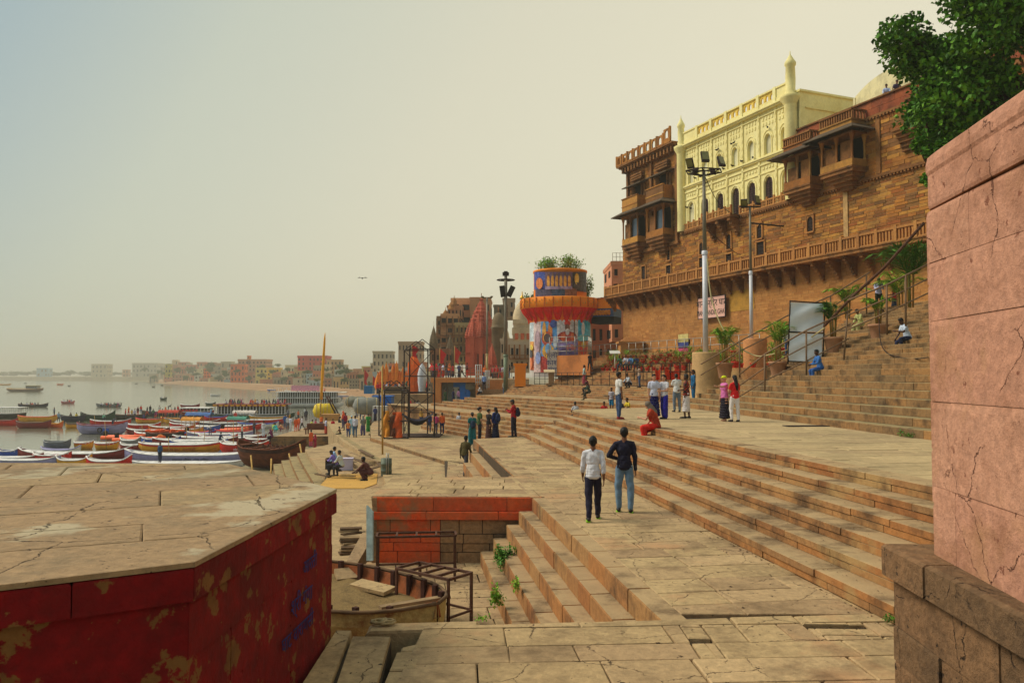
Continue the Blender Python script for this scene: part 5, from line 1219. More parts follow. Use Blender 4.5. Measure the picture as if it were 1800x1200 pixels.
def skeleton(pose):
    P = POSES[pose]; J = {}; lean = R(P.get('lean', 0)); turn = R(P.get('turn', 0))
    pel = V((0, 0, .95)); J['pel'] = pel
    up = lambda x, y, z: pel + rx(-lean) @ (rz_(turn) @ V((x, y, z - .95)))
    J['waist'] = up(0, 0, 1.08); J['chest'] = up(0, .005, 1.27); J['neck'] = up(0, -.01, 1.455)
    nod = rx(-lean * .45 - R(P.get('nod', 0)))
    J['neck2'] = J['neck'] + nod @ V((0, .012, .075)); J['head'] = J['neck'] + nod @ V((0, .025, .158)); J['nod'] = nod
    for sd, leg, arm in ((-1, P['L'], P['A']), (1, P['R'], P['B'])):
        k = 'l' if sd < 0 else 'r'
        hp = pel + V((sd * .085, 0, -.05)); t, kb, sp = R(leg[0]), R(leg[1]), R(leg[2])
        d = V((sd * math.sin(sp), math.sin(t) * math.cos(sp), -math.cos(t) * math.cos(sp)))
        kn = hp + d * .43; s2 = t - kb; inx = -sd * math.sin(sp) * (1.5 if P.get('seat') and leg[1] > 120 else .3)
        d2 = V((inx, math.sin(s2), -math.cos(s2))).normalized(); an = kn + d2 * .41
        J[k + 'hip'] = hp; J[k + 'knee'] = kn; J[k + 'ank'] = an
        fa = 0 if abs(d2.z) > .5 else .5
        J[k + 'toe'] = an + V((sd * .03, .16, -.045 - fa * .03))
        sh = up(sd * .168, 0, 1.385); a, o, e, i_ = [R(v) for v in arm]
        d = rx(-lean * .6) @ V((sd * math.sin(o), math.sin(a) * math.cos(o), -math.cos(a) * math.cos(o)))
        el = sh + d * .285; a2 = a + e
        d2 = rx(-lean * .6) @ V((-sd * math.sin(i_) + sd * .08, math.sin(a2) * math.cos(i_), -math.cos(a2) * math.cos(i_))).normalized()
        wr = el + d2 * .25; J[k + 'sho'] = sh; J[k + 'elb'] = el; J[k + 'wri'] = wr; J[k + 'hd'] = d2
    dz = J['pel'].z - .12 if P.get('seat') else min(J['lank'].z, J['rank'].z) - .075
    for k in J:
        if isinstance(J[k], Vector) and not k.endswith('hd'): J[k] = J[k] - V((0, 0, dz))
    J['lean'] = rx(-lean) @ rz_(turn); J['spread'] = P; return J
def hand(b, J, k, q, fine):
    w, d = J[k + 'wri'], J[k + 'hd']; sd = -1 if k == 'l' else 1
    side = d.cross(V((1, 0, 0))); side = side.normalized() if side.length > .2 else V((0, 1, 0)); nrm = side.cross(d).normalized()
    r = .0105 if fine else .013
    for i in range(4):
        o = side * ((i - 1.5) * .019); b.cap(w + d * .01 + o * .4, .017, w + d * .075 + o, .013, 6)
        ln = (.062, .072, .068, .052)[i]; p = w + d * .085 + o; b.cap(p, r, p + (d + nrm * .18 * -sd) * ln * .55, r * .9, 6); p2 = p + (d + nrm * .18 * -sd) * ln * .55
        b.cap(p2, r * .9, p2 + (d + nrm * .7 * -sd).normalized() * ln * .45, r * .75, 6)
    t0 = w + d * .03 + side * .028; b.cap(t0, .014, t0 + (side * .8 + d).normalized() * .035, .011, 6); b.cap(t0 + (side * .8 + d).normalized() * .035, .011, t0 + (side * .8 + d).normalized() * .035 + d * .028, .009, 6)
def tpl(pose, top, bottom, hair, lod, build=1.0):
    key = (pose, top, bottom, hair, lod, build)
    if key in TPL: return TPL[key]
    J = skeleton(pose); vb = {0: .0085, 1: .016, 2: .028}[lod]; fine = lod == 0; sg = 12 if lod < 2 else 8
    out = {}; B = build; Lm = J['lean']
    b = MB()
    e = lambda c, r, M=None, g=0: b.ball(c, tuple(x + g for x in r), 12, 8, rot=M if M is not None else Lm)
    e(J['pel'] + V((0, 0, .0)), (.15 * B, .105 * B, .12)); e(J['waist'], (.128 * B, .098 * B, .13)); e(J['chest'], (.155 * B, .105 * B, .17)); e(J['chest'] + Lm @ V((0, 0, .08)), (.158 * B, .095, .09))
    b.cap(J['lsho'], .044, J['rsho'], .044, sg); b.cap(J['neck'] - V((0, 0, .03)), .062, J['neck2'], .054, sg)
    for k in 'lr': b.cap(J['neck'] + V((0, 0, -.02)), .045, J[k + 'sho'], .04, sg)
    hd, nd = J['head'], J['nod']
    b.ball(hd + nd @ V((0, -.008, .025)), (.081, .099, .104), 12, 8, rot=nd); b.ball(hd + nd @ V((0, .025, -.04)), (.062, .072, .07), 10, 8, rot=nd)
    b.cap(hd + nd @ V((0, .078, .015)), .012, hd + nd @ V((0, .102, -.018)), .015, 6); b.cap(hd + nd @ V((-.02, .078, -.052)), .011, hd + nd @ V((.02, .078, -.052)), .011, 6)
    for s in (-1, 1): b.ball(hd + nd @ V((s * .078, -.005, -.005)), (.013, .024, .034), 8, 6, rot=nd)
    for k in 'lr':
        b.cap(J[k + 'hip'], .083 * B, J[k + 'knee'], .055, sg); b.cap(J[k + 'knee'], .054, J[k + 'knee'].lerp(J[k + 'ank'], .35), .052, sg); b.cap(J[k + 'knee'].lerp(J[k + 'ank'], .35), .053, J[k + 'ank'], .037, sg)
        b.cap(J[k + 'ank'] + V((0, -.03, -.035)), .035, J[k + 'toe'], .028, sg)
        b.cap(J[k + 'sho'], .046 * B, J[k + 'elb'], .038, sg); b.cap(J[k + 'elb'], .041, J[k + 'wri'], .027, sg)
        hand(b, J, k, 1, fine)
    out['body'] = cached((pose, lod, build, 'body'), lambda: bake(b, vb, 3))
    # shirt
    if top != 'none':
        b = MB(); g = .02
        low = {'kurta': .38, 'saree': .25}.get(top, .14)
        e(J['waist'], (.128 * B, .098 * B, .13), None, g); e(J['chest'], (.155 * B, .105 * B, .17), None, g); e(J['chest'] + Lm @ V((0, 0, .08)), (.158 * B, .095, .09), None, .014)
        b.cap(J['lsho'], .06, J['rsho'], .06, sg)
        for k in 'lr': b.cap(J['neck'] + V((0, 0, -.02)), .06, J[k + 'sho'], .058, sg)
        b.ball(J['neck'] - V((0, 0, .025)), (.075, .07, .04), 10, 6)
        hem = J['pel'] + V((0, 0, .06 - low + .05))
        if POSES[pose].get('seat') or pose.startswith('squat'): hem = J['pel'] + V((0, -.01, -.03))
        for t in (0, .33, .66, 1): b.ball(J['waist'].lerp(hem, t), (.155 * B + .028 * t, .126 * B + .018 * t, .08), 12, 8)
        if low > .3 and not POSES[pose].get('seat') and not pose.startswith('squat'):
            for k in 'lr': b.cap(J[k + 'hip'], .125, J[k + 'hip'].lerp(J[k + 'knee'], low * 1.6), .13, sg)
        for k in 'lr':
            s, el, w = J[k + 'sho'], J[k + 'elb'], J[k + 'wri']
            if top == 'tee': b.cap(s, .058 * B, s.lerp(el, .6), .056, sg)
            elif top in ('shirt', 'kurta'): b.cap(s, .062 * B, el, .056, sg); b.cap(el, .056, el.lerp(w, .42), .052, sg)
            elif top in ('long', 'jacket'): b.cap(s, .066 * B, el, .052, sg); b.cap(el, .052, el.lerp(w, .93), .038, sg)
            elif top == 'saree': b.cap(s, .064, s.lerp(el, .55), .055, sg)
        if top == 'saree':
            pts = [J['neck'] + V((-.1, .05, -.02)), J['chest'] + V((-.12, .12, 0)), J['waist'] + V((.05, .13, 0)), J['waist'] + V((.15, 0, -.05))]
            for i in range(3): b.cap(pts[i], .045, pts[i + 1], .055, 8)
            bp = [J['neck'] + V((-.12, -.02, 0)), J['chest'] + V((-.1, -.13, 0)), J['waist'] + V((-.08, -.16, -.2))]
            for i in range(2): b.cap(bp[i], .05, bp[i + 1], .06, 8)
        out['top'] = cached((pose, lod, build, top), lambda: bake(b, vb * 1.15, 3, (.013 if lod == 0 else .01) if lod < 2 else .004))
    b = MB(); g = .018; seat = POSES[pose].get('seat') or pose.startswith('squat')
    if bottom in ('trousers', 'loose', 'shorts'):
        q = 1.0 if bottom != 'loose' else 1.45
        e(J['pel'], (.15 * B, .105 * B, .12), None, g)
        for k in 'lr':
            h, kn, an = J[k + 'hip'], J[k + 'knee'], J[k + 'ank']
            if bottom == 'shorts': b.cap(h, .1 * B, h.lerp(kn, .9), .085, sg)
            else: b.cap(h, .104 * B, kn, .074 * q, sg); b.cap(kn, .074 * q, an + V((0, 0, .03)), .058 * q * (1.15 if q > 1 else 1), sg)
    elif bottom in ('skirt', 'dhoti', 'sareeskirt'):
        e(J['pel'], (.15 * B, .115 * B, .12), None, g); zb = .10 if bottom != 'dhoti' else .25
        if seat:
            for k in 'lr':
                h, kn, an = J[k + 'hip'], J[k + 'knee'], J[k + 'ank']; b.cap(h, .11, kn, .1, sg); b.cap(kn, .1, kn.lerp(an, .8), .1, sg)
            b.cap(J['lknee'], .09, J['rknee'], .09, sg); b.cap(J['lknee'].lerp(J['lank'], .7), .08, J['rknee'].lerp(J['rank'], .7), .08, sg)
        else:
            f0 = min(J['lank'].z, J['rank'].z)
            for i in range(9):
                t = i / 8; z = J['pel'].z - .02 + (f0 + zb - J['pel'].z) * t; w = (.165 + (.1 if bottom == 'skirt' else .045) * t) * B
                cx = (J['lknee'] + J['rknee']) / 2
                b.ball((cx.x * t, cx.y * t * .8, z), (w, w * .78, .075), 14, 8)
    if b.v: out['bottom'] = cached((pose, lod, build, bottom), lambda: bake(b, vb * 1.15, 3, (.013 if lod == 0 else .01) if lod < 2 else .004, 7))
    b = MB()
    if hair in ('short', 'bun', 'long', 'pony'):
        b.ball(hd + nd @ V((0, -.018, .04)), (.088, .104, .1), 12, 8, rot=nd); b.ball(hd + nd @ V((0, .04, .088)), (.06, .05, .04), 10, 6, rot=nd); b.ball(hd + nd @ V((0, -.05, -.01)), (.07, .055, .075), 10, 6, rot=nd)
    if hair == 'bun': b.ball(hd + nd @ V((0, -.12, .04)), .045, 8, 6)
    if hair == 'long': b.cap(hd + nd @ V((0, -.07, 0)), .075, J['chest'] + Lm @ V((0, -.12, .08)), .07, 10); b.cap(J['chest'] + Lm @ V((0, -.13, .08)), .07, J['chest'] + Lm @ V((.01, -.13, -.08)), .035, 10)
    if hair == 'pony': b.cap(hd + nd @ V((0, -.11, .03)), .035, J['chest'] + Lm @ V((0, -.13, .06)), .022, 8)
    if hair == 'cap': b.ball(hd + nd @ V((0, -.01, .06)), (.092, .105, .075), 12, 8, rot=nd); b.ball(hd + nd @ V((0, .09, .05)), (.06, .06, .012), 10, 6, rot=nd)
    if hair == 'veil': b.ball(hd + nd @ V((0, -.02, .03)), (.1, .108, .115), 12, 8, rot=nd); b.cap(hd + nd @ V((0, -.05, -.05)), .1, J['chest'] + Lm @ V((0, -.06, .06)), .14, 10)
    if b.v: out['hair'] = cached((pose, lod, hair), lambda: bake(b, vb * 1.1, 2, .006, 22))
    if (bottom not in ('skirt', 'sareeskirt') and lod < 2) or lod == 0:
        b = MB()
        for k in 'lr': b.cap(J[k + 'ank'] + V((0, -.035, -.03)), .043, J[k + 'toe'] + V((0, .01, .002)), .034, 8); b.ball(J[k + 'ank'] + V((0, 0, -.005)), (.045, .05, .04), 8, 6)
        out['shoes'] = cached((pose, lod, 'shoes'), lambda: bake(b, vb * 1.2, 1))
        b = MB()
        for k in 'lr':
            a, t = J[k + 'ank'], J[k + 'toe']; c = (a + t) / 2; b.box((c.x, c.y + .005, min(a.z - .062, t.z - .028)), (.085, .27, .022))
        out['soles'] = b.mesh('soles')
        out['soles'].materials.append(None)
    b = MB()
    for s in (-1, 1): b.ball(hd + nd @ V((s * .03, .073, .012)), (.014, .012, .008), 6, 5)
    if lod < 2: m = b.mesh('eyes'); m.materials.append(None); out['eyes'] = m
    TPL[key] = out; return out
SKIN = plain((112, 70, 46), .6, var=.12); SKIND = plain((78, 48, 32), .6, var=.12); SKINL = plain((190, 138, 108), .6, var=.1); HAIR = plain((20, 16, 15), .6, var=.3, scale=30); SHOE = plain((34, 28, 28), .6)
CL = {}
def cloth(c, pat=None):
    if (c, pat) in CL: return CL[(c, pat)]
    m = plain(c, .85, var=.22, scale=4, name='cloth_%d_%d_%d_%s' % (*c, pat))
    if pat:
        nt = m.node_tree; b_ = nt.nodes['Principled BSDF']; t = N(nt, 'ShaderNodeTexCoord'); wv = N(nt, 'ShaderNodeTexWave' if pat == 'stripe' else 'ShaderNodeTexVoronoi')
        if pat == 'stripe': wv.bands_direction = 'Z'; wv.inputs['Scale'].default_value = 3.2
        else: wv.inputs['Scale'].default_value = 16
        nt.links.new(t.outputs['Object'], wv.inputs['Vector'])
        r = N(nt, 'ShaderNodeMapRange'); r.inputs['From Min'].default_value = .35; r.inputs['From Max'].default_value = .5; nt.links.new(wv.outputs[0], r.inputs[0])
        nt.links.new(mixc(nt, r.outputs[0], b_.inputs['Base Color'].links[0].from_socket, (.6, .55, .55, 1) if pat == 'stripe' else (.04, .02, .02, 1)), b_.inputs['Base Color'])
    CL[(c, pat)] = m; return m
NP = 0
def person(p, yaw, h, pose, top, tc, bottom, bc, label, hair='short', skin=None, hc=None, lod=1, build=1.0, pat=None, shoe=None, sole=None, group=None):
    """yaw: direction faced, degrees, 0 = away from the camera, 90 = towards the left"""
    r = empty('person', p, R(yaw), label, 'person', group); r.scale = (h / 1.72,) * 3
    T = tpl(pose, top, bottom, hair, lod, build)
    mats = {'body': skin or SKIN, 'top': cloth(tc, pat), 'bottom': cloth(bc) if not isinstance(bc, bpy.types.Material) else bc, 'hair': hc or (HAIR if hair not in ('cap', 'veil') else cloth(tc)), 'shoes': shoe or SHOE, 'soles': sole or shoe or SHOE, 'eyes': HAIR}
    nm = {'top': {'none': 'top', 'tee': 'tee_shirt', 'shirt': 'shirt', 'long': 'sweater', 'jacket': 'jacket', 'kurta': 'kurta', 'saree': 'saree_drape'}[top], 'bottom': {'trousers': 'trousers', 'loose': 'loose_trousers', 'shorts': 'shorts', 'skirt': 'skirt', 'dhoti': 'dhoti', 'sareeskirt': 'saree_skirt', 'none': 'x'}[bottom], 'hair': {'cap': 'cap', 'veil': 'head_scarf'}.get(hair, 'hair')}
    for k, me in T.items():
        o = bpy.data.objects.new(nm.get(k, k), me); COL.objects.link(o); o.parent = r
        o.material_slots[0].link = 'OBJECT'; o.material_slots[0].material = mats[k]
    return r
def gp(px, py, z): return G(px, py, z)
WHT, NAVY, JEAN, BLK, REDC, ORG, PNK, GRN, TEAL, YELC, MAR, BLU, GRY, PUR = (206, 204, 206), (26, 26, 48), (58, 78, 112), (26, 24, 28), (186, 30, 28), (224, 90, 26), (206, 66, 130), (46, 92, 50), (24, 96, 100), (214, 186, 40), (96, 24, 36), (44, 96, 168), (120, 116, 110), (110, 72, 170)
def ripped():
    m = plain((104, 132, 156), .85, var=.35, scale=5, name='washed_denim'); return m
JB = ripped(); NEON = plain((150, 220, 30), .5)
# the two young men walking away
w1 = person(gp(1043, 914, 0), -4, 1.70, 'walk2', 'shirt', (214, 212, 216), 'trousers', (28, 24, 46), 'young man in white shirt and dark trousers walking away in neon soled shoes', lod=0, sole=NEON, build=.93)
w2 = person(gp(1098, 900, 0), -8, 1.80, 'akimbo', 'long', (22, 20, 42), 'trousers', JB, 'tall young man in navy sweater and washed blue jeans, one hand on his hip', lod=0, sole=NEON, build=.95)
# on the upper terrace

def pt_(px, py, z, *a, **k): return person(gp(px, py, z), *a, **k)
pt_(1088, 736, ZT, -70, 1.74, 'stand', 'tee', (206, 202, 196), 'trousers', JEAN, 'young man in white shirt and blue jeans alone at the terrace left end', shoe=cloth((150, 40, 40)))
pt_(1150, 736, ZT, 178, 1.66, 'stand', 'tee', (196, 200, 220), 'skirt', (24, 24, 84), 'woman in long navy skirt and white top left of the woman in violet trousers', hair='pony', skin=SKINL)
pt_(1168, 736, ZT, 120, 1.64, 'stand2', 'tee', (206, 204, 210), 'loose', (38, 30, 140), 'woman in white top and wide violet blue trousers with dark ponytail', hair='pony', skin=SKINL)
pt_(1190, 724, ZT, 10, 1.70, 'phone', 'tee', (212, 210, 208), 'trousers', (104, 116, 130), 'man in white tee shirt and grey trousers seen from behind on the terrace')
pt_(1207, 735, ZT, 60, 1.66, 'stand2', 'tee', (178, 52, 30), 'dhoti', (214, 206, 204), 'man in patterned orange shirt and white dhoti', pat='dots', skin=SKIND)
person(D(1219, 708, 41.6) , 100, 1.70, 'stand', 'long', (24, 88, 130), 'trousers', (30, 92, 134), 'woman in all blue clothes leaning near the round stone pedestal', hair='pony')
pt_(1274, 740, ZT, 110, 1.60, 'reach', 'tee', (206, 110, 170), 'skirt', (26, 18, 34), 'woman in pink top, black skirt and yellow headscarf holding out a phone', hair='cap', skin=SKINL, hc=cloth((206, 214, 30)))
pt_(1292, 741, ZT, 15, 1.62, 'stand2', 'tee', (212, 30, 34), 'trousers', (226, 218, 214), 'woman in red top and white trousers with long dark hair', hair='long', skin=SKINL)
person(ts(7.84, 24.1) + (ZT,), 75, 1.66, 'sit2', 'saree', (168, 58, 30), 'sareeskirt', (206, 36, 20), 'old woman in orange red saree squatting on the edge of the long stairs', hair='veil', skin=SKINL, hc=cloth((112, 100, 88)))
# behind and below the terrace
person(D(1075, 724, 44), 150, 1.32, 'stand', 'tee', (70, 44, 84), 'shorts', (30, 120, 160), 'boy in striped shirt and blue shorts behind the man in white at the terrace end', pat='stripe')
person(D(1013, 731, 46), 20, 1.6, 'sit', 'tee', WHT, 'trousers', BLK, 'person sitting behind the left end of the terrace, only dark hair and white collar showing')
person(D(1063, 729, 46), 160, 1.5, 'sit', 'tee', REDC, 'trousers', BLK, 'child in red sitting behind the terrace left of the striped boy')
person(D(1090, 726, 46), 170, 1.6, 'sit', 'tee', NAVY, 'trousers', BLK, 'person in navy sitting behind the terrace right of the man in white')
person(D(1106, 724, 46), 120, 1.6, 'sit', 'tee', YELC, 'trousers', BLK, 'person in yellow shirt sitting behind the terrace edge')
person(D(1108, 682, 58), 120, 1.7, 'squat', 'shirt', (190, 196, 206), 'trousers', NAVY, 'man in pale shirt squatting on the tower stairs by the railing')
person(D(1124, 681, 58), 100, 1.6, 'reach', 'long', (176, 150, 130), 'trousers', JEAN, 'child in beige top standing with one arm out near the railing')
person(D(1034, 682, 63), 100, 1.7, 'sit', 'long', MAR, 'trousers', BLK, 'man in maroon sitting on the tower stairs')
person(D(1036, 690, 60), 100, 1.6, 'sit2', 'long', (50, 66, 56), 'trousers', (60, 60, 50), 'person in dark green crouching one step below the man in maroon')
person(D(1027, 676, 66), 90, 1.6, 'stand', 'tee', (160, 190, 190), 'skirt', (150, 50, 70), 'small figure in pale top and pink skirt behind the man in maroon', hair='pony')
person(D(1037, 651.5, 77), 20, 1.75, 'walk', 'tee', (30, 26, 34), 'trousers', BLK, 'person dressed in black walking past the orange parapet')
for px, c, lb, ps in ((1091, (60, 100, 70), 'man in green sitting left on the flower terrace bench', 'sit2'), (1101, (200, 200, 214), 'man in white sitting in the middle of the flower terrace bench', 'sit'), (1110, (96, 150, 200), 'man in sky blue sitting right of the man in white on the bench', 'sit'), (1120, (44, 62, 100), 'man in dark blue at the right end of the flower terrace bench', 'sit2')):
    person(D(px, 641, 72), 150, 1.7, ps, 'shirt', c, 'trousers', (50, 62, 80), lb)
for px, c, lb in ((1207, (70, 80, 120), 'boy in checked blue shirt leaning on the palace walk railing'), (1214, (180, 170, 120), 'boy in khaki between the two others at the palace walk railing'), (1221, (60, 50, 60), 'boy in dark shirt right of the boy in khaki at the railing')):
    person(fp(60.3 - (px - 1207) * .08, 1.4, 4.85), 180, 1.6, 'stand', 'shirt', c, 'trousers', BLK, lb)
person(D(1385, 624, 46), 20, 1.72, 'stand', 'long', (210, 206, 190), 'trousers', JEAN, 'man in cream shirt and blue jeans standing left of the white banner')
# on the palace stairs
def onE(px, py, Y): return D(px, py, Y)
person(ne(16.0, 32.6) + (3.2,), 95, 1.66, 'sit', 'long', (52, 104, 170), 'trousers', (40, 84, 150), 'boy in blue and yellow top and blue jeans sitting on the palace stairs', skin=SKIND)
person(ne(18.7, 30.6) + (4.4,), 95, 1.76, 'sit2', 'tee', (196, 208, 226), 'trousers', (30, 36, 66), 'man in white tee shirt and bandaged knee sitting high on the palace stairs', skin=SKIND)
person(D(1545, 546, 42), 175, 1.72, 'phone', 'long', (186, 186, 220), 'trousers', (40, 50, 40), 'man in lilac white shirt standing high on the palace stairs behind the plants', skin=SKIND)
person(D(1573, 555, 42), 60, 1.72, 'stand2', 'tee', (208, 36, 56), 'skirt', (60, 70, 90), 'woman in red top and dark patterned skirt climbing the palace stairs')
person(D(1514, 572, 40), 110, 1.66, 'sit2', 'kurta', (190, 190, 120), 'loose', (186, 180, 120), 'person in pale yellow clothes sitting beside the plants on the palace stairs')
person(fp(39.4, -1.0, 21.6), 160, 1.7, 'sit', 'shirt', (180, 190, 220), 'trousers', NAVY, 'person in pale blue sitting on the palace roof edge beside the tree')
person(fp(38.6, -1.0, 21.6), 170, 1.7, 'sit2', 'tee', (60, 50, 80), 'trousers', NAVY, 'person in dark clothes sitting on the palace roof right of the pale blue one')
# walkway end
pt_(903, 768, 0, 75, 1.78, 'phone', 'jacket', (170, 24, 36), 'trousers', (26, 26, 46), 'man in red jacket and black trousers with rucksack at the walkway end')
person(D(871, 774, 42), 50, 1.72, 'stand', 'long', (34, 52, 110), 'skirt', (24, 28, 62), 'long haired woman in long dark blue dress with rucksack above the side stairs', hair='long')
person(D(859, 774, 42), -60, 1.62, 'stand2', 'tee', (30, 22, 28), 'skirt', (70, 36, 34), 'woman in black top and maroon skirt facing the woman in dark blue', hair='bun', skin=SKINL)
person(D(843, 779, 39.5), -75, 1.76, 'stand2', 'tee', (64, 84, 40), 'trousers', (38, 34, 44), 'tall man in olive tee shirt with hair bun on the side stairs', hair='bun', skin=SKINL)
person(D(830, 784, 38.6), 20, 1.60, 'stand', 'tee', (20, 104, 104), 'loose', (30, 106, 112), 'woman in teal top and teal trousers on the side stairs', hair='bun', skin=SKINL)
person(D(817, 835, 34.6), -30, 1.70, 'climb', 'long', (74, 64, 26), 'trousers', (66, 68, 78), 'man in olive brown sweater and grey jeans climbing the side stairs with a red bag', skin=SKIND)
# the plaza
zp = -1.85
for px, py, yaw, h, pose, top, tc, bot, bc, lb in [
    (754, 760, 10, 1.66, 'stand', 'shirt', (44, 62, 130), 'trousers', JEAN, 'man in dark blue at the right foot of the iron tower'),
    (766, 762, -20, 1.66, 'stand2', 'shirt', (214, 70, 130), 'trousers', (56, 56, 84), 'man in bright pink shirt and dark jeans on the plaza'),
    (777, 762, 15, 1.72, 'stand', 'shirt', (230, 104, 40), 'trousers', (40, 50, 96), 'man in orange and blue top right of the man in pink'),
    (793, 748, 60, 1.6, 'cross', 'shirt', (190, 50, 60), 'trousers', GRY, 'person in red sitting on the plaza beside a white bundle'),
    (807, 760, 0, 1.66, 'stand', 'shirt', (206, 210, 220), 'trousers', (34, 34, 78), 'man in white shirt and navy trousers standing alone on the plaza')]:
    pt_(px, py, zp, yaw, h, pose, top, tc, bot, bc, lb)
for px, yb, c, c2, lb, bt in ((783, 712, (50, 84, 50), (50, 84, 50), 'woman in dark green dress in front of the metal shutter', 'skirt'), (797, 711, (38, 44, 90), (44, 54, 92), 'man in dark blue beside the white door', 'trousers'), (806, 711, (190, 140, 190), (90, 96, 120), 'man in lilac shirt before the blue banner', 'trousers')):
    person(D(px, yb, 85.5), 60, 1.68, 'stand2', 'shirt', c, bt, c2, lb)
person(D(887, 696, 86), 10, 1.66, 'stand', 'shirt', (206, 196, 170), 'trousers', (70, 100, 140), 'man in cream shirt and red cap below the lamp mast', hair='cap', hc=cloth((170, 30, 40)))
person(D(851, 685, 88), 10, 1.7, 'stand', 'shirt', (130, 160, 214), 'trousers', NAVY, 'man in light blue shirt between the white gate panels')
person(D(846, 690, 87), 100, 1.7, 'sit2', 'shirt', (190, 190, 190), 'trousers', NAVY, 'person in grey white sitting by the white gate')
person(D(905, 675, 92), 120, 1.7, 'sit', 'shirt', (180, 200, 206), 'trousers', GRY, 'person in pale clothes sitting by the orange gate pillar')
# quay group
zq = -2.1
for px, py, yaw, h, pose, top, tc, bot, bc, lb, hr in [
    (612, 768, 10, 1.35, 'stand', 'tee', (222, 130, 70), 'trousers', (44, 60, 120), 'boy in orange top and blue trousers at the left of the quay group', 'short'),
    (618, 764, 20, 1.6, 'stand', 'shirt', (170, 210, 226), 'trousers', (150, 190, 206), 'man in pale cyan clothes with turquoise cap on the quay', 'cap'),
    (624, 768, -5, 1.74, 'stand', 'shirt', (210, 208, 220), 'trousers', (70, 100, 130), 'man in white shirt and blue jeans with his back turned on the quay', 'short'),
    (638, 765, 30, 1.62, 'stand2', 'long', (126, 130, 124), 'loose', (84, 74, 120), 'person in grey top and dusky violet trousers on the quay', 'veil'),
    (647, 760, 10, 1.66, 'stand', 'saree', (44, 140, 60), 'sareeskirt', (36, 130, 50), 'woman in bright green saree carrying an orange bundle', 'bun'),
    (607, 756, 40, 1.6, 'stand2', 'shirt', (150, 30, 60), 'trousers', (60, 40, 80), 'person in crimson behind the boy in orange', 'short'),
    (603, 752, 80, 1.6, 'stand', 'shirt', (226, 90, 40), 'trousers', (80, 80, 110), 'person in orange with a red cloth on the head behind the quay group', 'veil'),
    (598, 763, 70, 1.3, 'cross', 'none', (226, 90, 40), 'trousers', BLK, 'bare shouldered man sitting at the top of the quay steps', 'short')]:
    pt_(px, py, zq, yaw, h, pose, top, tc, bot, bc, lb, hair=hr)
zy = -2.4
person(D(590, 818, 42), 80, 1.6, 'sit2', 'shirt', (130, 110, 190), 'trousers', (50, 50, 60), 'man in purple shirt sitting on crates in the low yard')
person(D(601, 820, 41.6), 70, 1.65, 'sit', 'shirt', (196, 200, 190), 'trousers', (44, 42, 50), 'man in white shirt sitting right of the man in purple')
person(D(583, 812, 43), -60, 1.6, 'sit', 'shirt', (150, 180, 214), 'trousers', (40, 40, 50), 'person in pale blue sitting left of the man in purple')
person(D(651, 845, 34.5), 80, 1.62, 'squat2', 'shirt', (92, 50, 44), 'dhoti', (84, 44, 40), 'man in brown squatting over work on the yellow sheet', skin=SKIND, build=1.1)
for px, Y, z, lb, c, c2, ps, t_, b_, hr in [(548, 77, -3.9, 'woman in orange top and pink trousers on the steps by the wooden boat', ORG, (206, 60, 110), 'stand', 'kurta', 'trousers', 'bun'), (555, 72, -4.0, 'woman in deep pink saree on the steps by the wooden boat', (170, 30, 60), (160, 26, 50), 'stand2', 'saree', 'sareeskirt', 'veil'),
       (541, 66, -4.0, 'person in green sitting by the wooden boat', (40, 120, 90), (50, 60, 60), 'sit2', 'saree', 'sareeskirt', 'veil'), (532, 70, -4.0, 'man in grey green sitting at the wooden boat bow', (110, 120, 90), (70, 60, 50), 'sit', 'shirt', 'trousers', 'short')]:
    p = P2(px, Y, z); person(p, 60, 1.62, ps, t_, c, b_, c2, lb, hair=hr)
QP = [(506, 756, WHT, (96, 96, 110), 'stand'), (511, 757, (200, 206, 220), WHT, 'stand2'), (520, 759, ORG, ORG, 'stand'), (525, 757, (226, 96, 40), (200, 60, 40), 'stand2'), (531, 756, (206, 204, 210), (50, 40, 50), 'walk'), (497, 758, (226, 170, 130), (150, 90, 110), 'squat'), (487, 760, (60, 190, 190), (60, 180, 180), 'squat2'), (480, 759, (170, 190, 60), (200, 60, 60), 'squat'),
      (501, 752, BLU, (70, 90, 130), 'stand2'), (463, 768, WHT, (190, 196, 206), 'stand'), (545, 752, (190, 206, 60), (150, 60, 60), 'squat'), (553, 748, (190, 40, 90), (110, 40, 60), 'sit'), (538, 740, (60, 60, 70), (60, 50, 60), 'stand')]
NMS = ['white shirt and grey trousers', 'all white clothes', 'all orange clothes', 'orange top and red wrap', 'white shirt and black trousers, striding', 'peach and mauve, crouching', 'turquoise, crouching', 'lime and red, crouching', 'blue shirt', 'white robe at the very edge', 'lime green, crouching by the yellow bundle', 'magenta, sitting by the yellow bundle', 'dark clothes near the yellow bundle']
for (px, py, c, c2, ps), nm in zip(QP, NMS): pt_(px, py, -3.4, rnd.uniform(-90, 200), 1.66, ps, 'shirt', c, 'trousers', c2, 'person on the stone jetty in ' + nm, lod=2)
pt_(478, 768, -3.4, 60, 1.66, 'sit2', 'saree', (110, 30, 80), 'sareeskirt', (40, 24, 50), 'woman in plum and dark saree at the left corner of the jetty', hair='veil')
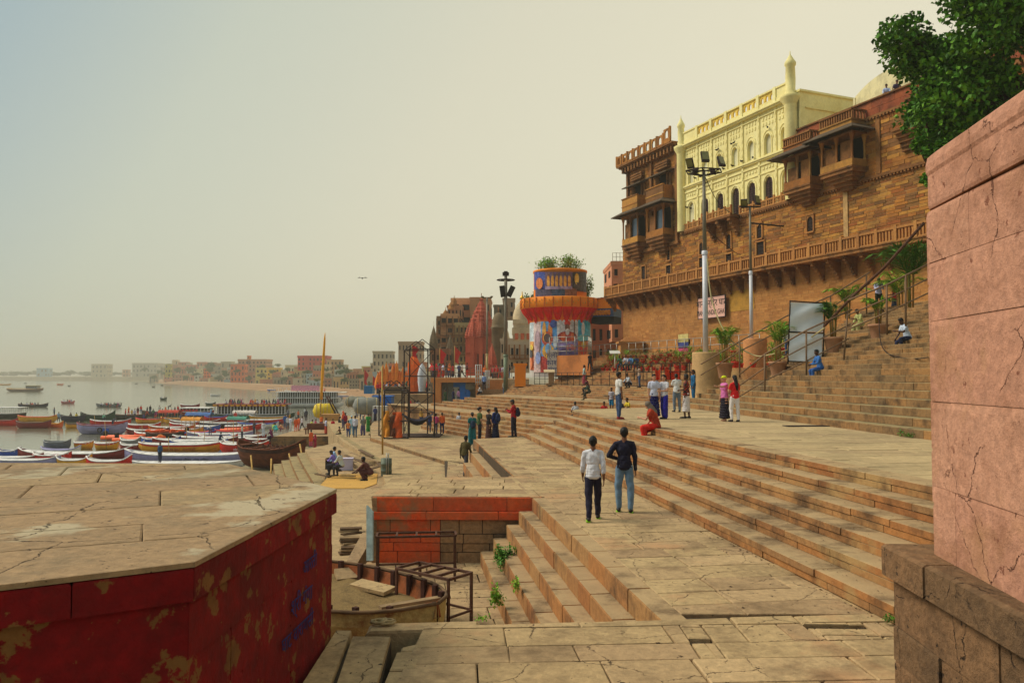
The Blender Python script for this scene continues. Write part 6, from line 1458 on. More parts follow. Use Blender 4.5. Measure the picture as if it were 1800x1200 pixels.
# crowd on the deck roof and on the terrace wall (small in the picture)
cols_ = [((190, 30, 50), 'crimson'), ((214, 40, 40), 'scarlet'), ((150, 40, 110), 'magenta'), ((190, 190, 214), 'pale lilac'), ((30, 28, 36), 'black'), ((226, 110, 40), 'orange'), ((60, 70, 120), 'slate blue'), ((214, 206, 196), 'off white'), ((90, 40, 50), 'wine red'), ((70, 110, 90), 'sea green'), ((200, 150, 60), 'mustard'), ((60, 50, 60), 'charcoal')]
bots = [((40, 40, 60), 'dark'), ((190, 60, 40), 'red'), ((60, 80, 120), 'denim')]
def crowd(spots, z, lb, group, Yr, lodp=2):
    rk = sorted(p_[0] for p_ in spots)
    for i, (px, Y) in enumerate(spots):
        (c, cn), (d_, dn) = cols_[i % 12], bots[(i // 2) % 3]
        ps = ['stand', 'stand2', 'walk', 'crossed', 'phone'][i % 5]; hr = ['short', 'veil', 'short', 'bun'][i % 4]
        p = P2(px, Y, z); person(p, [170, 60, -60, 10, 120][(i * 3) % 5], 1.6 + .03 * (i % 5), ps, 'shirt', c, 'trousers' if i % 3 else 'sareeskirt', d_, lb % (cn, dn) + ', %s from left' % ordw(rk.index(px)), hair=hr, lod=2, group=group)
zt = zat(664, YB)
crowd([(762, 91.5), (767, 92), (773, 91.2), (779, 92), (784, 91), (790, 92.4), (807, 91.2), (812, 92), (821, 91.6), (771, 94), (778, 95), (786, 95), (796, 96), (758, 94)], zt, 'person in %s with %s lower clothes on the viewing deck roof', 'people on the viewing deck', 0)
crowd([(664, 109), (669, 110), (674, 109), (680, 111), (685, 109), (690, 110), (696, 109.5), (702, 111), (708, 109), (714, 110), (722, 110), (735, 109.6), (744, 110), (750, 111)], zat(693, 108), 'person in %s with %s lower clothes on the tan terrace wall', 'people on the terrace wall', 0)
crowd([(867, 99), (873, 100), (879, 98.5), (884, 99.5), (895, 99), (852, 98), (889, 101)], 2.55, 'person in %s with %s lower clothes behind the promenade railing', 'people on the promenade', 0)
crowd([(712, 98), (722, 99), (729, 98.5), (735, 99), (706, 99.5)], -1.8, 'person in %s with %s lower clothes on the far plaza', 'people on the far plaza', 0)
crowd([(694, 88), (700, 92), (645, 94), (652, 97), (634, 88), (628, 92), (660, 84), (772, 80), (781, 84), (715, 86), (741, 78), (786, 90)], -1.9, 'person in %s with %s lower clothes at the plaza back', 'people on the back of the plaza', 0)
crowd([(586, 84), (580, 90), (592, 92), (574, 84), (597, 86), (566, 92), (588, 97)], -3.2, 'person in %s with %s lower clothes by the yellow bundle', 'people by the yellow bundle', 0)
# bags
def bag(p, size, yaw, col, label, cat='rucksack', name='rucksack'):
    b = MB(); b.ball((0, 0, 0), (size[0] / 2, size[1] / 2, size[2] / 2), 12, 10); b.ball((0, -size[1] * .35, -size[2] * .15), (size[0] * .36, size[1] * .3, size[2] * .27), 10, 8)
    me = bake(b, .02, 2, .006); r = empty(name, p, R(yaw), label, cat); o = bpy.data.objects.new('sack', me); COL.objects.link(o); o.parent = r; o.material_slots[0].link = 'OBJECT'; o.material_slots[0].material = cloth(col)
    b = MB()
    for s in (-1, 1): b.tube([(s * size[0] * .25, size[1] * .3, size[2] * .45), (s * size[0] * .3, size[1] * .8, size[2] * .4), (s * size[0] * .3, size[1] * .9, 0), (s * size[0] * .28, size[1] * .35, -size[2] * .35)], .018, 6)
    b.build('strap', cloth((30, 28, 34)), r, local=True)
p = gp(903, 768, 0); bag((p.x + .2, p.y - .06, 1.2), (.3, .2, .48), 75, (34, 34, 56), 'dark rucksack on the back of the man in the red jacket')
p = D(871, 774, 42); bag((p.x + .14, p.y - .17, p.z + 1.2), (.32, .2, .5), 50, (30, 44, 86), 'navy rucksack on the woman in long dark blue dress')
p = D(830, 784, 38.6); bag((p.x + .05, p.y - .2, p.z + 1.05), (.28, .18, .42), 20, (30, 50, 74), 'small dark rucksack on the woman in teal')
p = D(822, 823, 34.5); bag((p.x + .28, p.y, p.z - .02), (.24, .14, .28), 0, (210, 40, 40), 'red carrier bag in the hand of the man climbing', 'bag', 'carrier_bag')

# ============================================================ boats
def hullpt(L, Bm, fb, rise, t, u):
    """u 0 = gunwale .. 1 = keel"""
    w = Bm / 2 * max(0, 1 - abs(t) ** 2.8) ** .8 + .02
    zs = fb + rise * abs(t) ** 4 * (1.0 if t > 0 else .7); k = -.25 + (fb * .9) * abs(t) ** 7
    uu = (0, .18, .45, .8, 1.0)[u]; ww = (1, .985, .88, .5, .06)[u]
    return V((t * L / 2, w * ww, zs + (k - zs) * uu))
def boat(p, yaw, L, Bm, label, hull, band, deck, fb=.55, rise=.45, deckt='bench', text=None, tcol=None, group='boats moored along the bank', extra=None, name='rowing_boat', cat='boat'):
    r = empty(name, p, R(yaw), label, cat, group)
    n = 16; ts_ = [-1 + 2 * i / n for i in range(n + 1)]
    b = MB()
    for s in (1, -1):
        vs = [hullpt(L, Bm, fb, rise, t, u) for t in ts_ for u in range(5)]
        vs = [V((q.x, q.y * s, q.z)) for q in vs]
        fs = []; ms = []
        for i in range(n):
            for u in range(4):
                f = (i * 5 + u, i * 5 + u + 1, (i + 1) * 5 + u + 1, (i + 1) * 5 + u)
                b.add([vs[k] for k in f], [(0, 1, 2, 3)], 1 if u == 0 and name != 'old_boat' else 0, True)
    ib = 1 if name == 'old_boat' else 0
    for s in (1, -1):
        for i in range(n):
            q = [hullpt(L, Bm, fb, rise, t, 0) for t in (ts_[i], ts_[i + 1])]; q2 = [hullpt(L, Bm, fb, rise, t, 2) for t in (ts_[i], ts_[i + 1])]
            b.add([V((a.x, (a.y - .05) * s, a.z)) for a in q] + [V((a.x, (a.y - .1) * s, a.z)) for a in q2[::-1]], [(0, 1, 2, 3)], ib)
            b.add([V((a.x, (a.y - .1) * s, a.z)) for a in q2] + [V((q2[1].x, 0, q2[1].z)), V((q2[0].x, 0, q2[0].z))], [(0, 1, 2, 3)], 0)
    b.build('hull', [hull, band], r, local=True)
    b = MB()
    for s in (1, -1): b.tube([V((q.x, q.y * s, q.z + .02)) for q in [hullpt(L, Bm, fb, rise, t, 0) for t in ts_]], .032 if ib else .055, 6)
    b.build('gunwale', deck, r, local=True)
    if deckt == 'full' or deckt == 'half':
        b = MB(); a0, a1 = (-.88, .88) if deckt == 'full' else (-.9, -.1); m = 12
        for i in range(m):
            t0, t1 = a0 + (a1 - a0) * i / m, a0 + (a1 - a0) * (i + .93) / m
            q0, q1 = hullpt(L, Bm, fb, rise, t0, 0), hullpt(L, Bm, fb, rise, t1, 0)
            b.add([(q0.x, -q0.y + .04, q0.z + .015), (q1.x, -q1.y + .04, q1.z + .015), (q1.x, q1.y - .04, q1.z + .015), (q0.x, q0.y - .04, q0.z + .015)], [(0, 1, 2, 3)])
        b.build('deck_planks', deck, r, local=True)
    if deckt in ('bench', 'half'):
        for t in ((-.55, -.25, .05, .35, .62) if deckt == 'bench' else (.15, .45, .7)):
            q = hullpt(L, Bm, fb, rise, t, 0); b = MB(); b.box((q.x, 0, q.z - .08), (.28, 2 * q.y - .06, .05)); b.build('bench', deck, r, local=True)
        for t in (-.8, .84):
            q = hullpt(L, Bm, fb, rise, t, 0); b = MB(); b.box((q.x, 0, q.z - .02), (L * .09, 2 * q.y - .05, .05)); b.build('end_deck', deck, r, local=True)
    if text:
        z = fb * .42 + rise * .02; q = hullpt(L, Bm, fb, rise, 0.05, 1)
        s = -1
        M = Matrix(((1, 0, 0, 0), (0, 0, s, -q.y - .025), (0, 1, 0, z), (0, 0, 0, 1)))
        text_obj('lettering', text, fb * .5, M, tcol or M_INK, None).parent = r
    if extra: extra(r, L, Bm, fb, rise)
    return r
M_BAMB = plain((176, 140, 80), .8)
BO = {'white': (232, 228, 224), 'red': (220, 24, 18), 'maroon': (140, 22, 28), 'yellow': (240, 166, 16), 'orange': (236, 100, 20), 'lilac': (160, 154, 196), 'blue': (50, 90, 190), 'navy': (30, 34, 62), 'black': (38, 36, 34), 'green': (40, 70, 50), 'grey': (130, 132, 134), 'brown': (110, 70, 44), 'pink': (206, 110, 120), 'steel': (104, 110, 130)}
def bm(n): return plain(BO[n], .45, var=.3, scale=1.2, name='boat_paint_' + n, spec=.4)
def bt(px0, px1, py, hull, deck, label, band=None, yaw=0, **k):
    d = 8.0; Y = d * FP / (py - 660); w = wpx(px1 - px0, Y); L = w / max(.35, abs(math.cos(R(yaw))))
    c = P2((px0 + px1) / 2, Y, ZW); Bm_ = k.pop('beam', min(2.2, max(1.3, L * .2)))
    return boat((c.x, c.y, ZW + .05), yaw, L, Bm_, label, bm(hull), bm(band or hull), bm(deck), **k)
def seat_people(spots, z, who, group):
    for i, (px, Y) in enumerate(spots):
        (c, cn), (d_, dn) = cols_[(i * 5 + 3) % 12], bots[i % 3]
        person(P2(px, Y, z), [90, -90, 30, 150][i % 4], 1.6, 'sit' if i % 3 else 'sit2', 'shirt', c, 'trousers', d_, who % cn + ', %s from left' % ordw(i), lod=2, group=group, hair=['short', 'veil'][i % 2])
EXTP = None
# --- far out on the water
def cabin(r, L, Bm, fb, rise):
    b = MB(); b.box((L * .22, 0, fb + .9), (L * .3, Bm * .8, 1.5)); b.build('cabin', bm('grey'), r, local=True)
    b = MB(); b.box((L * .22, 0, fb + 1.75), (L * .34, Bm * .95, .2)); b.box((-L * .15, 0, fb + .6), (L * .5, Bm * .8, .2)); b.build('roof', plain((206, 186, 120), .7), r, local=True)
    b = MB()
    for i in range(5): b.box((L * (.1 + .06 * i), -Bm * .41, fb + 1.1), (L * .03, .06, .7))
    b.build('window', M_DARK, r, local=True, kind='stuff')
bt(12, 77, 688, 'brown', 'yellow', 'long brown motor launch with yellowish roof cruising far out on the left', fb=1.2, rise=.6, extra=cabin, group=None, beam=4, deckt='full')
bt(-8, 20, 677, 'yellow', 'yellow', 'pale yellow boat at the far left edge of the water', fb=1, group=None)
bt(100, 112, 677, 'orange', 'orange', 'small bright orange boat far out', fb=1.2, rise=.3, group=None)
bt(33, 86, 715, 'navy', 'brown', 'dark rowing boat with a few passengers and a red oar, left', group='rowing boats out on the river', deckt='full')
bt(111, 130, 709, 'pink', 'white', 'small pink rowing boat with passengers', group='rowing boats out on the river', deckt='full', yaw=25)
bt(170, 215, 715, 'grey', 'black', 'crowded rowing boat with a row of passengers seen from the side', group='rowing boats out on the river', deckt='full')
bt(282, 294, 703, 'green', 'green', 'tiny green boat with red passengers', group='rowing boats out on the river')
bt(370, 388, 696, 'white', 'white', 'small white empty boat before the far ghats', group='rowing boats out on the river')
for px, py in ((45, 674), (122, 679), (240, 675), (270, 681), (285, 678), (437, 680), (470, 680), (495, 679)):
    bt(px - 2.5, px + 2.5, py, 'black', 'black', 'tiny dark boat far out, %s' % {45: 'at the far left', 122: 'right of the orange boat', 240: 'mid river near the sandbank', 270: 'lowest of the mid river pair', 285: 'right of the mid river pair', 437: 'below the orange temple house', 470: 'below the yellow house', 495: 'nearest the double decker'}[px], group='tiny boats near the far bank', fb=.7)
seat_people([(50, 203), (54, 203.5), (58, 203), (64, 203), (69, 204), (38, 203)], ZW + .45, 'tiny passenger in %s in the dark rowing boat', 'passengers of the dark rowing boat')
seat_people([(115, 228), (119, 228.5), (123, 228), (127, 229)], ZW + .45, 'tiny passenger in %s in the pink rowing boat', 'passengers of the pink rowing boat')
seat_people([(181 + 4 * i, 203 + .3 * (i % 2)) for i in range(9)], ZW + .45, 'tiny passenger in %s in the crowded rowing boat', 'passengers of the crowded rowing boat')
seat_people([(286, 260), (290, 261)], ZW + .45, 'tiny passenger in %s in the green boat', 'passengers of the green boat')
# --- moored rows
T1, T2 = 'दशाश्वमेध घाट', 'गंगा सेवा'
def side_boat(*a, **k): return bt(*a, **k)
def tyres(r, L, Bm, fb, rise):
    q = hullpt(L, Bm, fb, rise, .1, 1); b = MB(); m = 12
    b.tube([(L * .05 + .28 * math.cos(2 * math.pi * i / m), -q.y - .1, fb * .5 + .3 * math.sin(2 * math.pi * i / m)) for i in range(m + 1)], .08, 6); b.build('tyre', M_DARK, r, local=True)
    b = MB(); b.box((L * .16, -q.y - .02, fb * .45), (.9, .05, .5)); b.build('painted_panel', bm('blue'), r, local=True)
bt(-30, 48, 735, 'black', 'white', 'black hulled houseboat with white railings at the left edge', fb=.9, rise=.2, deckt='full', extra=lambda r, L, Bm, fb, rise: (lambda b: ([b.box((-L * .45 + L * .9 * i / 22, sy * Bm * .42, fb + .55), (.05, .05, 1.1)) for i in range(23) for sy in (-1, 1)], b.box((0, -Bm * .42, fb + 1.1), (L * .9, .06, .07)), b.box((0, -Bm * .42, fb + .55), (L * .9, .05, .05)), b.box((0, 0, fb + 1.15), (L * .9, Bm * .9, .06)), b.build('railing', bm('white'), r, local=True)))(MB()), beam=3)
bt(33, 103, 741, 'yellow', 'orange', 'bright yellow boat with orange bow moored at far left', fb=.8)
bt(-12, 34, 748, 'red', 'maroon', 'red boat cut by the left edge of the picture', fb=.8)
bt(30, 92, 752, 'maroon', 'brown', 'dark maroon boat below the bright yellow boat', fb=.8)
bt(86, 113, 751, 'orange', 'yellow', 'short orange boat right of the dark maroon boat')
bt(108, 152, 741, 'navy', 'black', 'navy blue boat with two people aboard', fb=.9)
bt(143, 204, 739, 'green', 'black', 'dark green wooden boat with high pointed bow', fb=.9, rise=.9)
bt(194, 262, 737, 'black', 'brown', 'long black boat behind the lilac boat', fb=.8, rise=.5)
bt(250, 322, 731, 'black', 'brown', 'black boat crowded with standing people', fb=.8, rise=.5)
bt(137, 226, 762, 'lilac', 'maroon', 'large lilac grey rowing boat with a tyre on its side', fb=1.15, rise=.55, beam=2.4, extra=tyres)
bt(160, 232, 746, 'red', 'white', 'white decked boat with red hull behind the lilac boat', deckt='full')
bt(120, 139, 752, 'yellow', 'brown', 'small yellow boat tucked left of the lilac boat', yaw=30)
bt(222, 284, 755, 'red', 'white', 'bright red boat with pale lettering right of the lilac boat', fb=.7, text='गंगा', tcol=plain((214, 170, 150), .6), deckt='half')
bt(240, 292, 743, 'yellow', 'red', 'yellow boat with red rim behind the bright red boat')
bt(284, 330, 741, 'orange', 'yellow', 'orange yellow boat right of the yellow boat with red rim')
bt(224, 300, 763, 'maroon', 'white', 'slim maroon and white boat under the bright red boat', deckt='full')
def inflatable(px0, px1, py, label):
    Y = 8 * FP / (py - 660); L = wpx(px1 - px0, Y); c = P2((px0 + px1) / 2, Y, ZW); r = empty('inflatable_boat', (c.x, c.y, ZW), R(0), label, 'boat', 'orange inflatable boats'); m = plain((244, 104, 50), .5, var=.15)
    for s in (-1, 1): b = MB(); b.tube([(-L / 2, s * .75, .3), (L * .2, s * .75, .32), (L * .4, s * .5, .42), (L / 2, 0, .55)], .26, 10); b.build('tube', m, r, local=True)
    b = MB(); b.box((-L * .05, 0, .25), (L * .85, 1.3, .06)); b.build('floor', plain((90, 60, 50), .7), r, local=True)
    b = MB(); b.box((-L * .48, 0, .6), (.35, .4, .6)); b.ball((-L * .48, 0, .95), (.32, .26, .2), 10, 6); b.build('outboard_motor', M_DARK, r, local=True)
inflatable(186, 262, 772, 'orange inflatable boat with black outboard motor beside the lilac boat')
inflatable(206, 290, 776, 'second orange inflatable, nearest the yellow rowing boats')
inflatable(330, 372, 765, 'orange inflatable among white boats left of the man in black')
inflatable(392, 436, 759, 'orange inflatable nearest the jetty')
def ring(px, py, Y, col, label):
    p = P2(px, Y, zat(py, Y)); b = MB(); m = 16; b.tube([(p.x + .38 * math.cos(2 * math.pi * i / m), p.y, p.z + .38 * math.sin(2 * math.pi * i / m)) for i in range(m + 1)], .11, 8)
    thing('life_ring', b, plain(col, .5), label, 'life ring')
ring(284, 770, 98, (226, 130, 40), 'orange life ring hanging over a dark boat')
bt(258, 326, 773, 'black', 'brown', 'black boat heaped with orange life jackets', fb=.8)
b = MB()
for i in range(26): b.ball(P2(262 + rnd.uniform(0, 60), 99, -4.0 + rnd.uniform(-.1, .25)), (rnd.uniform(.25, .5), .25, .16), 7, 5)
thing('life_jackets', b, plain((226, 86, 34), .8, var=.3), 'heap of orange life jackets piled in the black boat', 'life jackets')
bt(82, 125, 789, 'steel', 'grey', 'small grey blue rowing boat on open water at left', fb=.75, rise=.3, beam=1.9, yaw=12)
bt(133, 167, 788, 'yellow', 'white', 'left small yellow rowing boat with white deck', fb=.65, rise=.2, beam=1.6, deckt='half', band='orange')
bt(169, 211, 789, 'yellow', 'white', 'right small yellow rowing boat with white deck and red trim', fb=.65, rise=.2, beam=1.7, deckt='half', band='red')
bt(214, 250, 783, 'grey', 'white', 'small grey and white boat right of the yellow pair', fb=.6, deckt='full')
bt(214, 256, 792, 'maroon', 'white', 'dark red boat below the small grey boat', fb=.6, deckt='half')
bt(246, 394, 795, 'yellow', 'white', 'long yellow boat with red Hindi lettering along its side', fb=.85, rise=.3, beam=2.2, band='red', text=T1 + '  वाराणसी', tcol=plain((170, 40, 20), .6), deckt='full')
bt(388, 474, 797, 'red', 'white', 'red boat with white Hindi lettering right of the long yellow boat', fb=.95, rise=.4, beam=2.0, text=T2, tcol=bm('white'), deckt='full')
bt(35, 236, 806, 'maroon', 'white', 'very long maroon boat with white deck across the lower left', fb=.55, rise=.7, beam=2.2, deckt='full')
bt(75, 145, 799, 'white', 'lilac', 'white boat with pinkish rim behind the very long maroon boat', fb=.5, deckt='full')
bt(222, 470, 813, 'lilac', 'white', 'very long lilac blue boat with white deck and dark side lettering', fb=.75, rise=.7, beam=2.3, deckt='full', text='सम्राट नौका  गंगा विहार', tcol=bm('navy'))
bt(-40, 80, 811, 'maroon', 'white', 'maroon and white boat cut by the left picture edge above the bastion', fb=.4, deckt='full')
bt(-20, 110, 818, 'lilac', 'white', 'lilac and white boat directly behind the bastion edge', fb=.5, deckt='full')
bt(102, 165, 818, 'yellow', 'white', 'yellow and white pointed bow behind the bastion, left one', fb=.5, rise=.6, deckt='full')
bt(155, 235, 820, 'red', 'white', 'red and white pointed bow behind the bastion, right one', fb=.5, rise=.6, deckt='full')
bt(236, 430, 821, 'white', 'white', 'flat white boat just above the bastion edge', fb=.4, rise=.2, deckt='full')
MIDB = [(300, 402, 787, 'blue', 'white', 'blue white long boat just above the long yellow boat'), (270, 420, 783, 'maroon', 'white', 'maroon striped long white boat second above the long yellow boat'), (305, 470, 778, 'maroon', 'white', 'third long white boat stacked above the long yellow boat'),
        (330, 448, 771, 'lilac', 'white', 'lilac blue boat below the man in black trousers'), (318, 462, 756, 'red', 'white', 'red hulled white boat across the middle of the moorings'), (345, 440, 750, 'steel', 'white', 'steel grey boat with blue tarpaulin'),
        (300, 388, 748, 'maroon', 'white', 'maroon boat below the red panelled boat'), (398, 508, 744, 'red', 'white', 'red boat moored below the scalloped houseboat'), (360, 402, 739, 'red', 'blue', 'red boat with bright blue bow left of the houseboat'),
        (262, 345, 758, 'orange', 'white', 'orange and white boat above the heap of life jackets'), (290, 352, 744, 'yellow', 'grey', 'yellow boat with grey awning'), (318, 352, 716, 'maroon', 'white', 'dark red pointed boat left of the houseboats'), (362, 380, 712, 'green', 'white', 'dark pointed boat bow beside the houseboat roof')]
FILL = [(236, 300, 770, 'red', 'white'), (292, 360, 762, 'yellow', 'white'), (350, 420, 776, 'red', 'white'), (404, 470, 774, 'blue', 'white'), (380, 450, 766, 'white', 'red'), (310, 380, 769, 'red', 'blue'), (430, 482, 781, 'maroon', 'white'), (395, 460, 788, 'red', 'white'), (250, 320, 781, 'blue', 'white'), (300, 350, 752, 'red', 'white'), (420, 490, 752, 'white', 'blue'), (440, 510, 738, 'yellow', 'white'), (330, 390, 757, 'blue', 'white'), (60, 130, 811, 'red', 'white'), (0, 40, 803, 'blue', 'white')]
for i, a in enumerate(FILL): bt(a[0], a[1], a[2], a[3], a[4], '%s boat with %s deck and rim wedged among the moorings, %s from the left' % (a[3], a[4], ordw(sorted(q[0] for q in FILL).index(a[0]))), deckt=('full', 'half', 'bench')[i % 3], fb=.6, rise=.4, yaw=(i * 37 % 17) - 8)
for a in MIDB: bt(*a, deckt='full' if a[4] == 'white' else 'bench', fb=.6)
MB2 = [(505, 560, 712, 'green', 'white', 'long green passenger boat behind the jetty crowd'), (540, 600, 708, 'white', 'white', 'white passenger boat right of the double decker'), (585, 640, 700, 'lilac', 'white', 'pale blue boat beyond the grey tarpaulin'), (600, 660, 695, 'white', 'pink', 'pinkish white boat near the orange shrines'),
       (560, 620, 692, 'steel', 'white', 'steel blue boat in the far moorings'), (500, 560, 690, 'white', 'white', 'white boat in the far moorings left of the flagpole'), (610, 650, 688, 'yellow', 'white', 'yellow trimmed boat in the far moorings'), (520, 590, 686, 'white', 'grey', 'greyish boat far behind the flagpole'), (470, 520, 688, 'blue', 'white', 'bluish boat far left of the flagpole')]
for a in MB2: bt(*a, deckt='full', fb=1.0, rise=.3, beam=3)
# --- cloth canopies over some of the moored boats
for px, py, w, c_, lb in ((352, 752, 44, (70, 110, 170), 'blue cloth canopy over a moored boat, left'), (432, 747, 40, (210, 200, 190), 'white cloth canopy over a moored boat below the houseboat'), (300, 746, 36, (190, 60, 40), 'red cloth canopy over a moored boat by the black boats'), (420, 762, 34, (70, 140, 120), 'sea green cloth canopy among the middle boats'), (590, 700, 40, (206, 196, 180), 'pale canopy over a far moored boat'), (340, 764, 34, (226, 150, 50), 'orange cloth canopy among the middle boats')):
    Y = 8 * FP / (py - 660); p = P2(px, Y, ZW); W_ = wpx(w, Y); r = empty('boat_canopy', p); tag(r, lb, 'canopy', 'cloth canopies on the boats')
    for sx in (-1, 0, 1):
        for sy in (-1, 1): b = MB(); b.tube([p + V((sx * W_ * .46, sy * .7, .5)), p + V((sx * W_ * .46, sy * .7, 2.05))], .03, 5); b.build('post', M_BAMB, r)
    b = MB(); vs = []
    for i in range(9):
        for j in range(7): a = math.pi * j / 6; vs.append(p + V((W_ * (i / 8 - .5), -.85 * math.cos(a), 2.0 + .45 * math.sin(a) - .06 * (i % 2))))
    b.add(vs, [(i * 7 + j, i * 7 + j + 1, (i + 1) * 7 + j + 1, (i + 1) * 7 + j) for i in range(8) for j in range(6)], 0, True); b.build('cloth', plain(c_, .8, var=.3, scale=2), r)
# --- houseboats
def houseboat(px0, px1, py, ytop, label, hull, roofm, posts=22, scallop=False, decks=1, pan=None):
    Y = 8 * FP / (py - 660); L = wpx(px1 - px0, Y); c = P2((px0 + px1) / 2, Y, ZW); Ht = zat(ytop, Y) - ZW; Bm_ = 4.2
    r = boat((c.x, c.y, ZW), 0, L * 1.04, Bm_, label, bm(hull), bm(hull), bm('white'), fb=1.0, rise=.35, deckt='full', group='houseboats', name='houseboat', cat='houseboat')
    fl = 1.05; dh = (Ht - fl) / decks
    for d in range(decks):
        z0 = fl + d * dh; b = MB()
        b.box((0, 0, z0 + dh * .5), (L * .84, Bm_ * .5, dh * .9)); b.build('cabin_wall', plain((60, 54, 46), .9, var=.4), r, local=True)
        for i in range(posts + 1):
            if i % 1 == 0:
                for sy in (-1, 1): b = MB(); b.box((-L * .43 + L * .86 * i / posts, sy * Bm_ * .4, z0 + dh * .45), (.12, .12, dh * .9)); b.build('post', bm('white'), r, local=True)
        b = MB(); b.box((0, -Bm_ * .4, z0 + dh * .3), (L * .86, .05, .06)); b.box((0, -Bm_ * .4, z0 + .1), (L * .86, .05, .12)); b.build('side_rail', bm('grey'), r, local=True)
        b = MB(); b.box((0, 0, z0 + dh * .95), (L * .9, Bm_ * .95, .12)); b.build('roof', roofm, r, local=True)
        if pan and d == 0:
            for i in range(6): b = MB(); b.box((-L * .4 + L * .1 * i, -Bm_ * .42, z0 + dh * .35), (L * .07, .05, dh * .55)); b.build('red_panel', bm('red'), r, local=True)
        if scallop:
            b = MB(); b.box((0, -Bm_ * .48, z0 + dh * .86), (L * .9, .05, .36)); b.build('valance', bm('maroon'), r, local=True)
            for i in range(13):
                b = MB(); x = -L * .42 + L * .84 * i / 12; m = 8
                b.add([(x + .42 * math.cos(math.pi + math.pi * k / m), -Bm_ * .48 - .05, z0 + dh * .86 + .14 + .34 * math.sin(math.pi + math.pi * k / m)) for k in range(m + 1)], [tuple(range(m + 1))]); b.build('yellow_scallop', bm('yellow'), r, local=True)
    return Y, c, L, ZW + fl + decks * dh
Y1, c1, L1, z1 = houseboat(375, 516, 737, 709, 'green and maroon houseboat with yellow scalloped valance and a crowd on its roof', 'green', bm('maroon'), 22, True)
seat_people([(400 + 3.6 * i, Y1 + (i % 3) * .7 - .7) for i in range(9)] + [(440 + 5 * i, Y1 + (i % 3) * .7 - .7) for i in range(13)], z1, 'passenger in %s sitting on the scalloped houseboat roof', 'passengers on the houseboat roof')
houseboat(318, 376, 732, 716, 'low white houseboat with bright red side panels', 'maroon', bm('white'), 8, False, 1, True)
Y3, c3, L3, z3 = houseboat(482, 602, 716, 688, 'double decked white river launch with long window row', 'white', bm('white'), 26, False, 2)
seat_people([(525 + 5 * i, Y3 + (i % 2)) for i in range(10)], z3, 'tourist in %s on the top deck of the white launch', 'tourists on the white launch')
b = MB(); p = P2(537, Y3 - 1, z3); b.box((p.x, p.y, p.z + .9), (7, .1, 1.3)); thing('pink_banner', b, plain((226, 150, 170), .7, var=.3), 'pink and white banner on the white river launch', 'banner')
b = MB(); m = plain((222, 216, 210), .6)
for i in range(9): x = P2(483 + i * 7, Y3 - 1, 0).x; b.box((x, Y3 - 1, z3 + .5), (.08, .08, 1.0))
b.box((P2(511, Y3, 0).x, Y3 - 1, z3 + 1.0), (11, .08, .08)); thing('deck_rail', b, m, 'white tubular rail on the left half of the launch roof', 'railing')
# standing people on the boats
SP_ = [(105, 742, 'walk', (130, 160, 190), 'light blue shirt and grey trousers at the stern of the yellow boat'), (97, 732, 'reach', (90, 100, 120), 'slate clothes leaning on the yellow boat'), (127, 733, 'sit', (50, 30, 40), 'dark clothes in the navy boat'), (135, 733, 'sit', (214, 186, 40), 'yellow top in the navy boat'), (183, 735, 'sit', (110, 190, 160), 'mint top in the dark green boat'), (297, 722, 'bend', (40, 36, 44), 'dark clothes diving forward on the black boat bow'),
        (371, 765, 'bend', (206, 200, 196), 'white shirt bending over a white boat'), (388, 772, 'sit', (30, 36, 74), 'navy shirt sitting left of the man on the white boats'), (427, 771, 'stand', (214, 206, 200), 'white shirt and navy trousers standing on the white boats'), (448, 763, 'akimbo', (60, 58, 66), 'charcoal clothes standing on the boats near the jetty'), (415, 741, 'stand', (214, 50, 50), 'red shirt on the side of the scalloped houseboat'), (403, 738, 'sit', (200, 40, 40), 'red shirt sitting below the houseboat'), (372, 733, 'stand', (120, 170, 210), 'pale blue shirt at the houseboat stern'),
        (284, 812, 'stand', (40, 80, 120), 'blue shirt with white cap on the lilac blue boat'), (200, 750, 'bend', (70, 70, 80), 'grey clothes bending over the lilac boat'), (525, 738, 'stand', (224, 100, 40), 'orange robe on the green passenger boat'), (537, 733, 'stand', (206, 206, 206), 'white shirt beside the yellow bundle'), (507, 735, 'stand', (110, 110, 120), 'grey shirt behind the jetty crowd')]
for px, py, ps, c, nm in SP_:
    dd = 7.2; Y = dd * FP / (py - 660); person(P2(px, Y, H - dd), rnd.uniform(0, 360), 1.65, ps, 'shirt', c, 'trousers', (40, 44, 70), 'person in ' + nm, lod=2)
for i in range(19):
    (c, cn), (d_, dn) = cols_[(i * 5) % 12], bots[i % 3]; px = 222 + i * 5.4; Y = 136 + 8 * (i % 3)
    person(P2(px, Y, -4.3), rnd.uniform(0, 360), 1.62, ['stand', 'stand2', 'sit', 'walk'][i % 4], 'shirt', c, 'trousers', d_, 'person in %s in the crowd on the black boats, %s from left' % (cn, ordw(i)), lod=2, group='crowd on the black boats', hair=['short', 'veil', 'short'][i % 3])
for i in range(10):
    b = MB(); px = [252, 170, 238, 330, 345, 360, 412, 300, 455, 190][i]; py = [766, 745, 730, 775, 770, 780, 790, 800, 800, 785][i]; Y = 8 * FP / (py + 6 - 660); h = rnd.uniform(1.6, 3.2)
    p = P2(px, Y, ZW + .2); b.tube([p, p + V((rnd.uniform(-.3, .3), 0, h))], .035, 6); thing('mooring_pole', b, plain((176, 140, 80), .8), 'thin bamboo mooring pole ' + ['by the life jackets', 'in front of the green boat', 'behind the black boat', 'among the middle white boats', 'left of the orange inflatable', 'beside the stacked long boats', 'on the long yellow boat', 'on the lilac blue boat', 'on the red lettered boat', 'near the small yellow boats'][i], 'pole')
